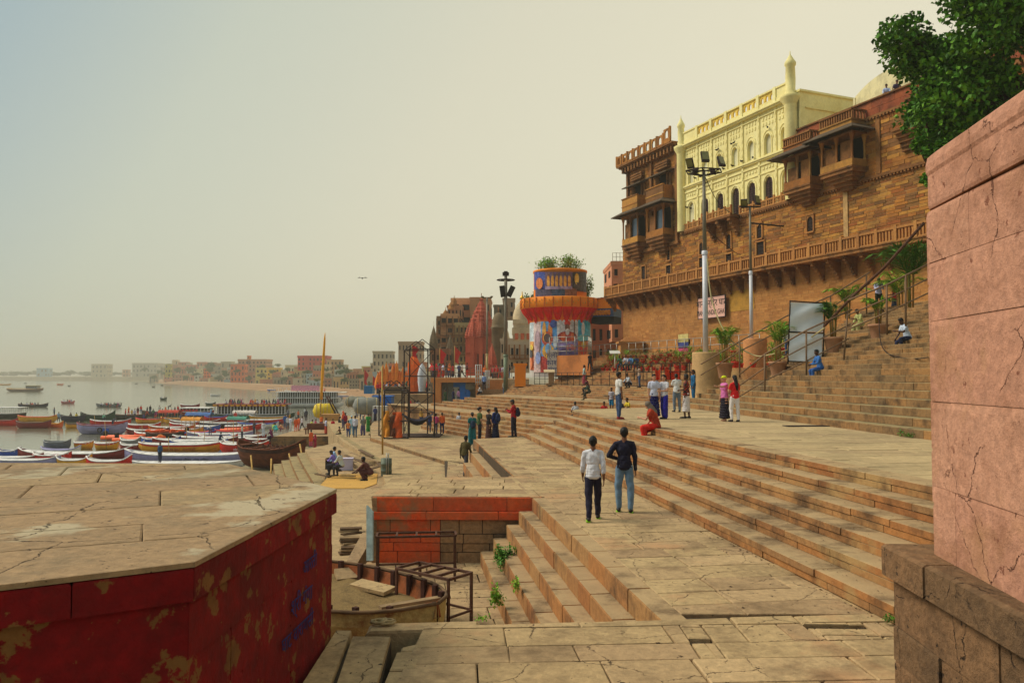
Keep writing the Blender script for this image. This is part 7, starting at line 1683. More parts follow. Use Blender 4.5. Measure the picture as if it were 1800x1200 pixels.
# --- wooden hull being repaired on the shore
Yw = 63; pw_ = P2(478, Yw, -4.4); M_WOOD = plain((110, 56, 28), .85, var=.5, scale=2.5, bump=.5, name='old_wood'); M_WOODD = plain((66, 34, 22), .9, var=.5, scale=3, bump=.4, name='dark_wood'); M_BAM = plain((186, 146, 74), .7, var=.3, scale=4, name='bamboo')
r = boat((pw_.x, pw_.y, -4.1), -24, 6.6, 3.0, 'big brown wooden boat under repair on the shore propped with bamboo', M_WOOD, M_WOODD, M_WOOD, fb=1.35, rise=.8, group=None, name='wooden_boat')
for i in range(14):
    t = -.8 + 1.6 * i / 13
    for s in (-1, 1):
        q = hullpt(6.6, 3.0, 1.35, .8, t, 0); q2 = hullpt(6.6, 3.0, 1.35, .8, t, 2); b = MB(); b.tube([(q.x, (q.y - .1) * s, q.z + .15), (q2.x, (q2.y - .14) * s, q2.z)], .06, 5); b.build('rib', M_WOODD, r, local=True)
for i, (a, c) in enumerate((((447, 862), (441, 800)), ((476, 850), (477, 806)), ((496, 846), (492, 824)), ((518, 845), (508, 797)), ((540, 848), (527, 780)))):
    p, q = D(a[0], a[1], 58), D(c[0], c[1], 59.5); b = MB(); b.tube([p, q], .06, 6); thing('bamboo_prop', b, M_BAM, 'bamboo prop %s of the brown wooden boat' % ['at the left side', 'at the middle', 'short one right of the middle', 'leaning one at the right', 'tall slanting one at the far right'][i], 'pole')
# yellow and grey bundles, flag
def bundle(px, py, Y, size, rz, mat, label, ropes=0, cat='bundle'):
    p = P2(px, Y, zat(py, Y)); r = empty('tarpaulin_bundle', (p.x, p.y, p.z), R(rz), label, cat); b = MB(); n, m = 20, 12; vs = []
    for i in range(m + 1):
        t = -1 + 2 * i / m
        for k in range(n):
            a = 2 * math.pi * k / n; w = (1 - abs(t) ** 4) ** .5 * (1 + .05 * math.sin(3 * a + 5 * t)) * (1 + .03 * math.sin(14 * t))
            vs.append((t * size[0] / 2, w * size[1] / 2 * math.cos(a), w * size[2] / 2 * math.sin(a)))
    b.add(vs, [(i * n + k, i * n + (k + 1) % n, (i + 1) * n + (k + 1) % n, (i + 1) * n + k) for i in range(m) for k in range(n)], 0, True); b.build('tarpaulin', mat, r, local=True)
    for i in range(ropes):
        x = size[0] * (-.32 + .64 * i / max(1, ropes - 1)); b = MB(); f = (1 - abs(2 * x / size[0]) ** 4) ** .5; b.tube([(x, f * size[1] * .515 * math.cos(2 * math.pi * k / 16), f * size[2] * .515 * math.sin(2 * math.pi * k / 16)) for k in range(17)], .035, 5); b.build('rope', plain((200, 180, 130), .8), r, local=True)
bundle(570, 722, 105, (2.9, 2.0, 2.0), 10, plain((222, 190, 20), .6, var=.2), 'big bright yellow tarpaulin bundle tied with ropes behind the jetty crowd', 5)
bundle(646, 713, 88, (3.2, 1.8, 1.9), 8, plain((134, 134, 126), .7, var=.3, scale=1.5), 'boat wrapped in grey tarpaulin beside the bright blue cabin', 3)
bundle(627, 706, 92, (2.8, 1.2, 1.3), -8, plain((118, 116, 100), .7, var=.3, scale=1.5), 'duller tarpaulin covered stack behind the grey wrapped boat', 2)
p = P2(563, 100, -3.45); b = MB(); b.tube([p, p + V((0.5, 0, 11.2))], [.07, .03], 6); b2 = MB()
r = empty('flagpole', p); tag(r, 'tall slanting pole with a long furled saffron yellow flag by the yellow bundle', 'flagpole'); b.build('pole', M_BAM, r)
b2.tube([p + V((.15, 0, 3.4)), p + V((.2, 0, 5)), p + V((.3, 0, 7)), p + V((.4, 0, 9)), p + V((.5, 0, 11)), p + V((.55, 0, 11.8))], [.2, .15, .19, .16, .12, .02], 8); b2.build('flag', plain((236, 164, 20), .8, var=.2), r)
b = MB(); p0, p1 = P2(574, 96, zat(696, 96)), P2(602, 96, zat(748, 96)); b.tube([p0, p1], .1, 6); b.tube([p0 + V((.3, 0, 0)), p1 + V((.35, 0, 0))], .08, 6); thing('leaning_spars', b, M_WOODD, 'pair of dark spars leaning against the yellow bundle', 'spars')
# ============================================================ lamp posts
def mast(name, base, h, r0, r1, label, kind, mat=None, split=.55):
    r = empty(name, base); tag(r, label, 'lamp post'); base = V(base); m = mat or plain((206, 206, 212), .5, .1, var=.1)
    b = MB(); b.tube([base, base + V((0, 0, h * split))], [r0, r0 * .92], 14); b.build('lower_pole', m, r)
    b = MB(); b.tube([base + V((0, 0, h * split)), base + V((0, 0, h))], [r0 * .8, r1], 12); b.build('upper_pole', plain((128, 120, 104), .6, .3), r)
    b = MB(); b.lathe([(r0 * 1.15, h * split - .1), (r0 * 1.15, h * split + .08), (r0 * .8, h * split + .12)], base, 14); b.build('collar', m, r)
    t = base + V((0, 0, h))
    def lamp(c, yaw, pitch, s=1.0):
        s *= .7
        M = Matrix.Rotation(R(yaw), 3, 'Z') @ Matrix.Rotation(R(pitch), 3, 'X')
        b = MB(); b.box(c, (.55 * s, .16 * s, .8 * s), M=M); b.box(V(c) + M @ V((0, .14 * s, -.1 * s)), (.3 * s, .16 * s, .4 * s), M=M); f = b.build('floodlight', M_IRON, r)
        b = MB(); b.box(V(c) + M @ V((0, -.09 * s, .05 * s)), (.47 * s, .02, .62 * s), M=M); b.build('lens', plain((120, 116, 60), .25, var=.2, spec=.6), f)
    if kind == 'big':
        b = MB()
        C6 = [t + V((1.05 * math.cos(R(a)), .8 * math.sin(R(a)), .0)) for a in range(15, 375, 60)]
        for i in range(6): b.tube([C6[i], C6[(i + 1) % 6]], .035, 5); b.tube([C6[i], t + V((0, 0, -.25))], .03, 5); b.tube([C6[i], t + V((0, 0, .05))], .03, 5)
        b.build('lamp_frame', M_IRON, r)
        lamp(t + V((-.75, 0, .45)), -35, 30, 1.0); lamp(t + V((.02, -.2, .75)), 8, -18, 1.1); lamp(t + V((.95, 0, .55)), 30, -22, 1.05); lamp(t + V((-.4, .3, .1)), 150, 30, .8); lamp(t + V((.55, .3, .1)), 200, 30, .8)
    if kind == 'small':
        b = MB(); b.box(t, (1.3, .08, .08)); b.build('cross_bar', M_IRON, r); lamp(t + V((-.35, 0, .2)), -20, 40, 1.0); lamp(t + V((.45, 0, .4)), 30, -15, 1.05)
        b = MB(); b.tube([t + V((0, 0, -1.0)), t + V((2.0, -.2, -1.25))], .05, 6); b.build('side_arm', M_IRON, r)
    if kind == 'ring':
        b = MB(); m_ = 18
        for rr in (.95, .55): b.tube([t + V((rr * math.cos(2 * math.pi * i / m_), rr * math.sin(2 * math.pi * i / m_), -.75)) for i in range(m_ + 1)], .05, 5)
        for a in range(6): b.tube([t + V((0, 0, -.75)), t + V((.95 * math.cos(a * 1.047), .95 * math.sin(a * 1.047), -.75))], .035, 5)
        b.build('ring', M_IRON, r)
        b = MB(); b.box(t + V((0, 0, -.1)), (.7, .5, .35)); b.box(t + V((0, 0, .12)), (.4, .4, .15)); b.build('head', M_IRON, r)
        for sx, yw in ((-.35, 8), (.55, -25)):
            b = MB(); M = Matrix.Rotation(R(yw * -1), 3, 'Y'); b.box(t + V((sx, -.1, -2.0)), (.55, .5, 1.2), M=M); b.build('loudspeaker', M_DARK, r)
    if kind == 'tee':
        for s in (-1, 1):
            lamp(t + V((s * .55, 0, .05)), s * 30, 60, .8)
        b = MB(); b.box(t, (1.2, .08, .08)); b.build('cross_bar', M_IRON, r)
    return r
pedm = stone('pedestal_plaster', [(196, 158, 108), (196, 158, 108)], dirt=(140, 112, 76), dirt_amt=.5, dscale=.8, gscale=5)
Y1p, Y2p = 42.8, 48.5
c1 = P2(1241, Y1p, zat(712, Y1p)); z1t = zat(619, Y1p)
b = MB(); hh = z1t - c1.z; b.lathe([(1.25, 0), (1.1, hh * .08), (.86, hh * .3), (.74, hh * .5), (.72, hh * .97), (.7, hh), (0, hh)], c1, 28); o = thing('round_pedestal', b, pedm, 'flared round plastered pedestal carrying the tallest lamp post', 'pedestal')
c2 = P2(1328, Y2p, zat(658, Y2p)); z2t = zat(595, Y2p)
b = MB(); hh2 = z2t - c2.z; b.lathe([(.72, -1), (.7, hh2 * .97), (.68, hh2), (0, hh2)], c2, 28); thing('round_pedestal', b, stone('pedestal_orange', [(196, 134, 84), (196, 134, 84)], dirt=(150, 100, 60), dirt_amt=.5, dscale=.8, gscale=5), 'plain cylindrical orange brown pedestal of the shorter lamp post', 'pedestal')
mast('lamp_post', (c1.x, c1.y, z1t - .05), zat(300, Y1p) - z1t, .145, .085, 'tallest white lamp post with a five floodlight frame before the palace', 'big')
mast('lamp_post', (P2(1322, Y2p).x, Y2p, z2t - .05), zat(362, Y2p) - z2t, .11, .06, 'shorter lamp post with two floodlights right of the tallest one', 'small', split=.5)
p3 = P2(889, 86, 1.3); mast('lamp_post', p3, zat(480, 86) - 1.3, .26, .16, 'grey green mast with ring frame and two black loudspeakers beside the round tower', 'ring', plain((110, 124, 100), .6, .2), .3)
p4 = P2(856, 104, 2.5); mast('lamp_post', p4, zat(523, 104) - 2.5, .17, .12, 'slim mast with two small lamps in front of the red temple', 'tee', plain((170, 150, 100), .6, .2), .3)
# ============================================================ cables
def cable(pts, r, mat, label, cat='cable', n=14, name='cable'):
    P = [V(p) for p in pts]; out = []
    for i in range(len(P) - 1):
        p0, p1, p2, p3 = P[max(i - 1, 0)], P[i], P[i + 1], P[min(i + 2, len(P) - 1)]
        for k in range(n):
            t = k / n; out.append(.5 * ((2 * p1) + (p2 - p0) * t + (2 * p0 - 5 * p1 + 4 * p2 - p3) * t * t + (3 * p1 - p0 - 3 * p2 + p3) * t ** 3))
    out.append(P[-1]); b = MB(); b.tube(out, r, 6); return thing(name, b, mat, label, cat)
cable([D(1243, 455, 42.5), D(1252, 530, 42), D(1280, 592, 41), D(1320, 622, 40), D(1350, 624, 39), D(1400, 608, 38), D(1450, 576, 36)], .035, plain((186, 170, 120), .7), 'pale thick cable sagging from the tallest lamp post to the handrail')
cable([D(1240, 312, 42.6), D(1262, 355, 46), D(1290, 378, 52), D(1300, 384, 58)], .02, M_IRON, 'thin wire from the tallest lamp post to the cream palace front')
cable([D(1243, 405, 42.6), D(1290, 442, 50), D(1302, 448, 56)], .02, M_IRON, 'thin wire lower down between lamp post and palace wall')
cable([D(1545, 560, 36), D(1548, 600, 33), D(1562, 622, 31), D(1600, 630, 29), D(1632, 628, 27)], .02, M_IRON, 'dark loose cable lying over the palace stairs')
# ============================================================ handrails on the palace stairs
def hr_rail(A, Bq, posts, label, nr=3):
    r = empty('handrail', A[0]); tag(r, label, 'handrail', 'handrails on the palace stairs')
    b = MB()
    for i in range(len(A)): pass
    for k in range(nr):
        f = (1, .62, .25)[k]; b = MB(); b.tube([V(a) * f + V(c) * (1 - f) for a, c in zip(A, Bq)], .036 if k == 0 else .028, 8); b.build('rail', M_RAILB, r)
    for (i, t) in posts:
        a = V(A[i]).lerp(V(A[i + 1]), t); c = V(Bq[i]).lerp(V(Bq[i + 1]), t); b = MB(); b.tube([c + V((0, 0, -.5)), a], .042, 8); b.build('post', M_RAILB, r)
hr_rail([D(1300, 658, 35.5), D(1345, 622, 35), D(1418, 580, 34.5), D(1498, 550 - 6, 34)], [D(1296, 712, 35.5), D(1345, 684, 35), D(1418, 652, 34.5), D(1490, 612, 34)], [(0, .98), (1, .99), (2, .9)], 'front stair handrail running up past the white banner')
hr_rail([D(1490, 528, 31), D(1560, 500, 30.5), D(1640, 460, 30)], [D(1490, 596, 31), D(1560, 565, 30.5), D(1640, 528, 30)], [(0, .98), (1, .4)], 'upper handrail in front of the sitting man')
hr_rail([D(1232, 640, 41), D(1300, 600, 40), D(1400, 546, 40), D(1460, 520, 40), D(1530, 478, 40)], [D(1232, 690, 41), D(1300, 646, 40), D(1400, 600, 40), D(1460, 575, 40), D(1530, 530, 40)], [(1, .0), (2, .0), (3, .0), (3, .9)], 'rear stair handrail rising behind the potted palms', 2)
b = MB(); b.tube([D(1450, 572, 35), D(1500, 520, 33.5), D(1555, 470, 32), D(1624, 392, 30)], .06, 8); thing('slanting_pole', b, M_RUST, 'long dark pole slanting up to the tree in front of the palace wall', 'pole')
# white banner on frame
r = empty('banner_frame', D(1418, 640, 37)); tag(r, 'tall blank bluish white cloth banner in a dark frame on the palace stairs', 'banner')
BY = 37
q = lambda x, y, dy=0: D(x, y, BY + dy)
def cloth_quad(c, name, mat, parent, n=12, amp=.06):
    b = MB(); vs = []
    for i in range(n + 1):
        for j in range(n + 1):
            u, v = i / n, j / n; p = c[0].lerp(c[1], u).lerp(c[3].lerp(c[2], u), v)
            p = p + V((0, amp * (math.sin(7 * u + 4 * v) * math.sin(5 * v) + .6 * math.sin(11 * v + 3 * u) * (1 - v)), 0)); vs.append(p)
    m = n + 1; b.add(vs, [(i * m + j, i * m + j + 1, (i + 1) * m + j + 1, (i + 1) * m + j) for i in range(n) for j in range(n)], 0, True); return b.build(name, mat, parent)
mb_ = plain((238, 242, 244), .7, var=.1, scale=.8)
cloth_quad([q(1390, 531), q(1448, 534), q(1447, 584), q(1388, 582)], 'upper_cloth', mb_, r); cloth_quad([q(1388, 585), q(1447, 587), q(1444, 635), q(1386, 634)], 'lower_cloth', mb_, r)
for a, c in (((1389, 528), (1385, 640)), ((1450, 533), (1446, 643)), ((1388, 529), (1450, 533)), ((1387, 583), (1448, 586)), ((1386, 635), (1446, 636))):
    b = MB(); b.tube([q(*a, .05), q(*c, .05)], .035, 6); b.build('frame_bar', M_IRON, r)
# orange cloths hung on rail at the terrace back
for x0, x1, lb in ((1152, 1161, 'narrow orange cloth hung on the rail behind the women'), (1169, 1197, 'wide bright orange red cloth hung on the rail behind the women')):
    b = MB(); P = [D(x0, 648, 47.5), D((x0 + x1) / 2, 652, 47.5), D(x1, 647, 47.5), D(x1 - 1, 667, 47.4), D((x0 + x1) / 2, 668, 47.7), D(x0, 666, 47.4)]
    b.add(P + [p + V((0, .05, 0)) for p in P], [(0, 1, 4, 5), (1, 2, 3, 4), (6, 7, 10, 11), (7, 8, 9, 10)]); thing('hanging_cloth', b, plain((232, 60, 20), .8, var=.15), lb, 'cloth')
railing('short_railing', [D(1100, 668, 50), D(1230, 668, 46)], 1.0, 'low railing right behind the upper terrace', M_IRON, 8, (.5, 1.0), .025)
# little lectern monument near the flights
c = P2(969, 80, 1.98); b = MB(); b.box((c.x, c.y, 2.08), (1.1, .8, .2)); b.box((c.x, c.y, 2.7), (.55, .5, 1.1)); thing('plaque_stand', b, M_BROWN, 'small stone pillar with tilted pale plaque on the tower stairs', 'plaque stand')
b = MB(); b.box((c.x - .2, c.y - .1, 3.4), (1.1, .8, .08), tilt=Matrix.Rotation(R(18), 3, 'X')); thing('plaque', b, M_CRM, 'tilted pale plaque resting on the small stone pillar', 'plaque')
b = MB(); c = P2(1081, 70, 3.6); b.tube([c, c + V((0, 0, 1.3))], .05, 6); b.box(c + V((0, 0, 1.4)), (.9, .6, .05), tilt=Matrix.Rotation(R(25), 3, 'X')); thing('info_panel', b, M_WHITE, 'small tilted white information panel by the flower terrace bench', 'panel')
r = empty('poster_stand', fp(59.4, 1.2, 4.85)); tag(r, 'poster board in yellow, blue and pink on the palace walk railing', 'poster')
for z0, z1, c_ in ((5.9, 6.6, (206, 190, 120)), (5.4, 5.88, (60, 70, 130)), (4.95, 5.38, (206, 70, 120))): b = MB(); fbox(b, 58.5, 60.0, 1.75, 1.8, z0, z1); b.build('poster_panel', plain(c_, .6, var=.35, scale=3), r)
# manhole plate on the terrace
p = G(1420, 749, ZT); b = MB(); b.box((p.x, p.y, ZT + .015), (1.5, .5, .02), R(4)); thing('metal_plate', b, M_IRON, 'thin dark metal plate lying on the upper terrace', 'plate')
# ============================================================ iron scaffold tower
r = empty('iron_tower', G(731, 765, -1.85)); tag(r, 'dark open iron frame tower standing on the plaza', 'frame tower')
Yt = 62.5
def bar(a, c, w=.05, nm='bar'):
    b = MB(); b.tube([a, c], w, 4, sm=False); b.build(nm, M_IRON, r)
def col4(x0, x1, y_base, y_top, Yf, Yb, lv):
    z0, z1 = -1.85, zat(y_top, Yf); xs = [P2(x0, Yf).x, P2(x1, Yf).x]
    C = [(xs[0], Yf), (xs[1], Yf), (xs[1] - .9, Yb), (xs[0] - .9, Yb)]
    for x, y in C: bar(V((x, y, z0)), V((x, y, z1)), .055, 'upright')
    for z in lv:
        for i in range(4): bar(V((*C[i], z)), V((*C[(i + 1) % 4], z)), .04)
    for i in range(len(lv) - 1):
        for k in range(4):
            a, c = C[k], C[(k + 1) % 4]
            if (i + k) % 2: bar(V((*a, lv[i])), V((*c, lv[i + 1])), .025, 'brace')
    for s in (0, 1):
        m = V(((C[0][0] + C[1][0]) / 2 - .45 * s * 2, (Yf, Yb)[s], z1 + .75)); a, c = (C[0], C[1]) if s == 0 else (C[3], C[2])
        bar(V((*a, z1)), m, .03, 'gable'); bar(m, V((*c, z1)), .03, 'gable')
col4(720, 764, 768, 613, 62, 65.5, [-1.8, .1, 1.6, 2.9, zat(613, 62) - .02])
col4(676, 718, 768, 686, 61, 64, [-1.8, zat(740, 61), zat(686, 61)])
b = MB(); p, q_ = D(700, 667, 65), D(764, 667, 62); n = 14; vs = []
for i in range(n + 1):
    for j in range(5):
        u, v = i / n, j / 4; vs.append((P2(706 + 56 * u, 62 + 3 * v).x, 62 + 3 * v, zat(728, 62) - .95 * math.sin(math.pi * u) * (.55 + .45 * math.sin(math.pi * v))))
b.add(vs, [(i * 5 + j, i * 5 + j + 1, (i + 1) * 5 + j + 1, (i + 1) * 5 + j) for i in range(n) for j in range(4)], 0, True); thing('hammock_cloth', b, plain((22, 22, 46), .85), 'dark navy cloth sagging like a hammock inside the iron tower', 'cloth')
b = MB(); b.box((P2(735, 63).x, 63.5, -1.80), (3.6, 3.2, .08)); thing('base_mat', b, plain((70, 50, 44), .9), 'dark flat sheet on the ground under the iron tower', 'mat')
for i, (x0, x1, y0, y1, c_, lb) in enumerate(((672, 684, 722, 768, (206, 130, 30), 'mustard patterned cloth draped on the left iron frame'), (682, 694, 728, 767, (100, 52, 26), 'brown cloth hanging between the orange cloths'), (690, 706, 724, 769, (206, 84, 24), 'orange cloth draped at the foot of the iron tower'))):
    cq = [D(x0, y0 + 6 * (i % 2), 61), D(x1, y0, 61), D(x1 + 1, y1, 60.6), D(x0, y1, 60.6)]
    o = cloth_quad(cq, 'draped_cloth', plain(c_, .85, var=.45, scale=1.4), None, 10, .18); tag(o, lb, 'cloth')
# tall orange shrouded shrine and row of folded orange umbrellas
p = P2(727, 105, zat(692, 105)); b = MB(); hgt = zat(622, 105) - p.z
b.lathe([(.45, 0), (.6, hgt * .2), (.42, hgt * .3), (.8, hgt * .55), (.75, hgt * .75), (.42, hgt * .9), (.12, hgt), (0, hgt + .2)], p, 20, lob=.14, lobn=5); thing('shrouded_shrine', b, plain((230, 96, 16), .85, var=.3, scale=1), 'tall shrine wrapped in bright orange cloth behind the iron tower', 'shrine')
b = MB(); p = P2(742, 104, zat(690, 104)); b.lathe([(.35, 0), (.5, 1.2), (.55, 2.4), (.32, 3.4), (0, 3.9)], p, 14, lob=.1); thing('wrapped_statue', b, plain((196, 200, 206), .8, var=.2), 'statue wrapped in blue and white cloth beside the orange shrine', 'statue')
for i, (px, y0, y1) in enumerate(((668, 690, 650), (673, 690, 640), (679, 692, 636), (686, 688, 652), (691, 690, 638), (697, 690, 634), (703, 688, 650), (708, 692, 644), (664, 690, 656), (714, 690, 650))):
    p = P2(px, 116, zat(y0, 116)); h = zat(y1, 116) - p.z; r = empty('folded_umbrella', p); tag(r, 'folded saffron ceremonial umbrella, number %s of the row counted from its left end' % ['two', 'three', 'four', 'five', 'six', 'seven', 'eight', 'nine', 'one', 'ten'][i], 'umbrella', 'row of folded saffron umbrellas')
    b = MB(); b.tube([p, p + V((0, 0, h))], .06, 6); b.build('pole', M_BAM, r)
    b = MB(); b.lathe([(.12, h * .1), (.42, h * .3), (.34, h * .6), (.16, h * .85), (.03, h * .98)], p, 12, lob=.18, lobn=6); b.build('canopy', plain((232, 116 + 8 * (i % 3), 30), .8, var=.25), r)
for i, (px, Y, y0, y1, c_) in enumerate(((724, 100, 640, 605, (200, 20, 30)), (773, 108, 655, 612, (206, 24, 30)), (799, 112, 655, 608, (190, 40, 30)), (640, 160, 690, 648, (206, 30, 40)), (655, 150, 690, 660, (206, 30, 40)), (663, 140, 690, 652, (220, 90, 30)))):
    p = P2(px, Y, zat(y0, Y)); t = P2(px, Y, zat(y1, Y)); r = empty('flag', p); tag(r, ['red pennant on the iron tower top', 'red flag left of the grey temples', 'red flag between grey temples and red temple', 'red flag left of the saffron umbrellas', 'second small red flag near the blue hut', 'orange flag just left of the saffron umbrellas'][i], 'flag')
    b = MB(); b.tube([p, t], .05, 5); b.build('pole', M_BAM, r); b = MB(); hh = t.z - p.z
    b.add([t, t + V((.9, .1, -hh * .25)), t + V((.5, 0, -hh * .5)), t + V((.7, -.1, -hh * .7)), t + V((0, 0, -hh * .6))], [(0, 1, 2, 3, 4)]); b.build('cloth', plain(c_, .8), r)
# blue cabins and other low things
def cabinet(px0, px1, y0, y1, Y, col, label, name='tin_cabin', cat='cabin'):
    a, c = P2(px0, Y), P2(px1, Y); z0, z1 = zat(y1, Y), zat(y0, Y); r = empty(name, ((a.x + c.x) / 2, Y, z0)); tag(r, label, cat); m = plain(col, .5, .1, var=.2)
    b = MB(); b.bx((a.x, Y, z0), (c.x, Y + 2.2, z1)); b.build('body', m, r)
    b = MB(); b.bx((a.x - .1, Y - .1, z1), (c.x + .1, Y + 2.3, z1 + .1)); b.build('roof', m, r)
    for k in range(4): x = a.x + (c.x - a.x) * (k + .5) / 4; b = MB(); b.box((x, Y - .03, (z0 + z1) / 2), (.06, .06, z1 - z0 - .1)); b.build('rib', m, r)
cabinet(655, 688, 697, 733, 90, (20, 110, 206), 'bright blue tin cabin right of the grey wrapped boat')
cabinet(640, 655, 679, 692, 130, (30, 120, 180), 'small teal blue hut far behind the bright blue cabin')
cabinet(676, 714, 681, 692, 80, (120, 100, 76), 'flat roofed dark stall shelter with thin posts above the bright blue cabin', 'stall', 'stall')
b = MB(); p = P2(563, 88, -3.45); b.box(p + V((0, 0, .55)), (3.2, 1.4, .12)); [b.box(p + V((dx, dy, .25)), (.12, .12, .6)) for dx in (-1.4, 1.4) for dy in (-.5, .5)]; b.box(p + V((0, 0, .9)), (2.6, 1.2, .5)); thing('wooden_cart', b, M_WOOD, 'low wooden platform cart loaded with sacks on the jetty', 'cart')
b = MB(); p = P2(585, 90, -3.45); b.box(p + V((0, 0, .9)), (1.5, 1.2, 1.8)); b.box(p + V((-.2, 0, 1.95)), (1.9, 1.3, .3)); thing('cardboard_box', b, plain((196, 146, 86), .9, var=.2), 'tan cardboard box stack beside the yellow bundle', 'box')
b = MB(); p = P2(669, 86, -2.1); b.box(p + V((0, 0, .9)), (1.5, 1.2, 1.8)); thing('white_crate', b, M_WHITE, 'white crate in front of the bright blue cabin', 'crate')
# low yard: polystyrene box, black crate, planks, pipe, yellow sheet, drum and pole
b = MB(); b.slab([tuple(G(a, c, -2.38)[:2]) for a, c in ((558, 858), (580, 834), (664, 832), (662, 850), (640, 858))], -2.37, .02, .004); thing('yellow_sheet', b, stone('yellow_sheet_m', [(200, 154, 76), (200, 154, 76)], dirt=(170, 130, 70), dirt_amt=.6, dscale=1.5, gscale=8), 'yellow sheet spread on the ground under the squatting man', 'sheet')
p = G(608, 826, -2.4); b = MB(); b.box(p + V((0, 0, .33)), (.8, .55, .62), R(8)); b.box(p + V((0, 0, .66)), (.84, .59, .06), R(8)); thing('foam_box', b, plain((196, 186, 206), .7, var=.08), 'pale lilac polystyrene box the man in white leans on', 'box')
p = G(585, 824, -2.4); b = MB(); b.box(p + V((0, 0, .33)), (.7, .6, .62), R(-5)); thing('crate', b, M_DARK, 'black crate left of the polystyrene box', 'crate')
p = G(679, 836, -2.2); r = empty('metal_drum', p); tag(r, 'rusty grey green metal drum with pipes at the plaza corner', 'drum')
b = MB(); b.lathe([(.28, 0), (.28, .25), (.3, .27), (.28, .29), (.28, .6), (.3, .62), (.28, .64), (.28, .9), (0, .9)], p, 20); b.build('drum', plain((96, 106, 92), .6, .3, var=.5, scale=3), r)
for dx in (.1, .25): b = MB(); b.tube([p + V((dx * .6, -.32, 0)), p + V((dx * .6, -.32, 1.2))], .03, 6); b.build('pipe', M_STEEL, r)
b = MB(); b.tube([p + V((-.2, 0, 1.1)), p + V((-.25, 0, 5.6))], .05, 6); thing('bamboo_pole', b, M_BAM, 'tall reddish bamboo pole standing in the metal drum', 'pole')
M_PLANK = plain((150, 124, 90), .9, var=.4, scale=3, bump=.3, name='plank'); M_PLANKD = plain((100, 76, 52), .9, var=.4, scale=3, bump=.3, name='plank_dark')
PLS = [(616, 795, 668, 812, 'palest'), (608, 800, 652, 818, 'lower'), (600, 792, 622, 818, 'upright left'), (632, 788, 655, 804, 'curved white'), (622, 832, 645, 812, 'brown short'), (640, 828, 668, 818, 'brown long'), (598, 834, 624, 838, 'thin ground'), (664, 812, 676, 826, 'right end'), (612, 806, 640, 822, 'middle'), (556, 832, 580, 838, 'loose left')]
for i, (a, c, d_, e_, lb) in enumerate(PLS):
    p, q_ = G(a, c, (-2.02 if a > 600 else -2.33) + .05 * (i % 4)), G(d_, e_, (-2.02 if a > 600 else -2.33) + .05 * (i % 3)); b = MB(); d = q_ - p; b.box((p + q_) / 2, (d.length, .22, .05), math.atan2(d.y, d.x), tilt=Matrix.Rotation(R(rnd.uniform(-10, 10)), 3, 'X')); thing('plank', b, M_PLANK if i % 2 == 0 else M_PLANKD, '%s plank of the loose timber heap beside the squatting man' % lb, 'plank', 'loose planks in the yard')
# planks stacked left of the court wall
for i in range(9):
    y = 972 - 5.5 * i; p, q_ = G(596 + 2 * i % 7, y, -2.35 + .07 * i), G(640 - (i * 7) % 13, y - 4 + (i % 3) * 2, -2.35 + .07 * i); b = MB(); d = q_ - p
    b.box((p + q_) / 2, (max(.6, d.length), .26, .05), math.atan2(d.y, d.x) + .1 * (i % 3), tilt=Matrix.Rotation(R(rnd.uniform(-6, 6)), 3, 'X')); thing('plank', b, M_PLANK if i % 2 else M_PLANKD, 'plank %s in the dark timber stack left of the red court wall' % ['lowest', 'second from the bottom', 'third from the bottom', 'fourth from the bottom', 'in the middle', 'fourth from the top', 'third from the top', 'second from the top', 'topmost'][i], 'plank', 'stacked planks by the court wall')
b = MB(); P = [D(644, 888, 19.4), D(655, 900, 19.3), D(655, 985, 19.3), D(644, 985, 19.4)]; b.add(P + [p + V((.02, .06, 0)) for p in P], [(0, 1, 2, 3), (7, 6, 5, 4), (0, 4, 5, 1), (1, 5, 6, 2)]); thing('painted_board', b, plain((150, 170, 170), .8, var=.5, scale=4), 'peeling blue white board leaning on the left end of the red court wall', 'board')
# kerb ledge left of the pit
b = MB(); b.prism([tuple(G(a, c, -1.9)[:2]) for a, c in ((596, 1010), (640, 930), (660, 935), (622, 1000))], -3, -1.9); struct('ledge', b, M_TREAD)
# ============================================================ sand filled boat in the court
M_OLDB = stone('old_boat_paint', [(176, 156, 96), (168, 150, 100)], dirt=(110, 60, 34), dirt_amt=.9, dscale=2.2, gscale=14, grain=.4)
M_OLDR = stone('old_boat_red', [(150, 84, 44), (136, 74, 40)], dirt=(70, 50, 36), dirt_amt=.8, dscale=2, gscale=14)
bow = V((-1.2, 13.0, -1.85)); stern = V((-5.0, 16.2, -1.85)); cc = (bow + stern) / 2; yw = math.degrees(math.atan2(bow.y - stern.y, bow.x - stern.x))
r = boat((cc.x, cc.y, -1.85), yw, (bow - stern).length, 2.5, 'weathered cream and rust boat filled with sand in the sunken court', M_OLDB, M_OLDR, M_PLANKD, fb=1.0, rise=.12, deckt='none', group=None, name='old_boat')
for i in range(9):
    t = -.7 + 1.5 * i / 8
    for s in (1, -1):
        q1, q2 = hullpt(4.97, 2.5, 1.0, .12, t, 0), hullpt(4.97, 2.5, 1.0, .12, t, 2); b = MB(); b.box((q1.x, (q1.y - .12) * s, (q1.z + q2.z) / 2 + .03), (.09, .08, q1.z - q2.z + .1)); b.build('rib', M_WOODD, r, local=True)
b = MB(); n = 22; m = 12; vs = []
for i in range(n + 1):
    t = -.92 + 1.8 * i / n
    for j in range(m + 1):
        u = -1 + 2 * j / m; q_ = hullpt(4.97, 2.5, 1.0, .12, t, 1); h = .72 + .14 * mnoise.noise((t * 3, u * 2, 1)) + .06 * mnoise.noise((t * 9, u * 7, 3)) - .1 * t
        vs.append((q_.x, (q_.y - .08) * u, h))
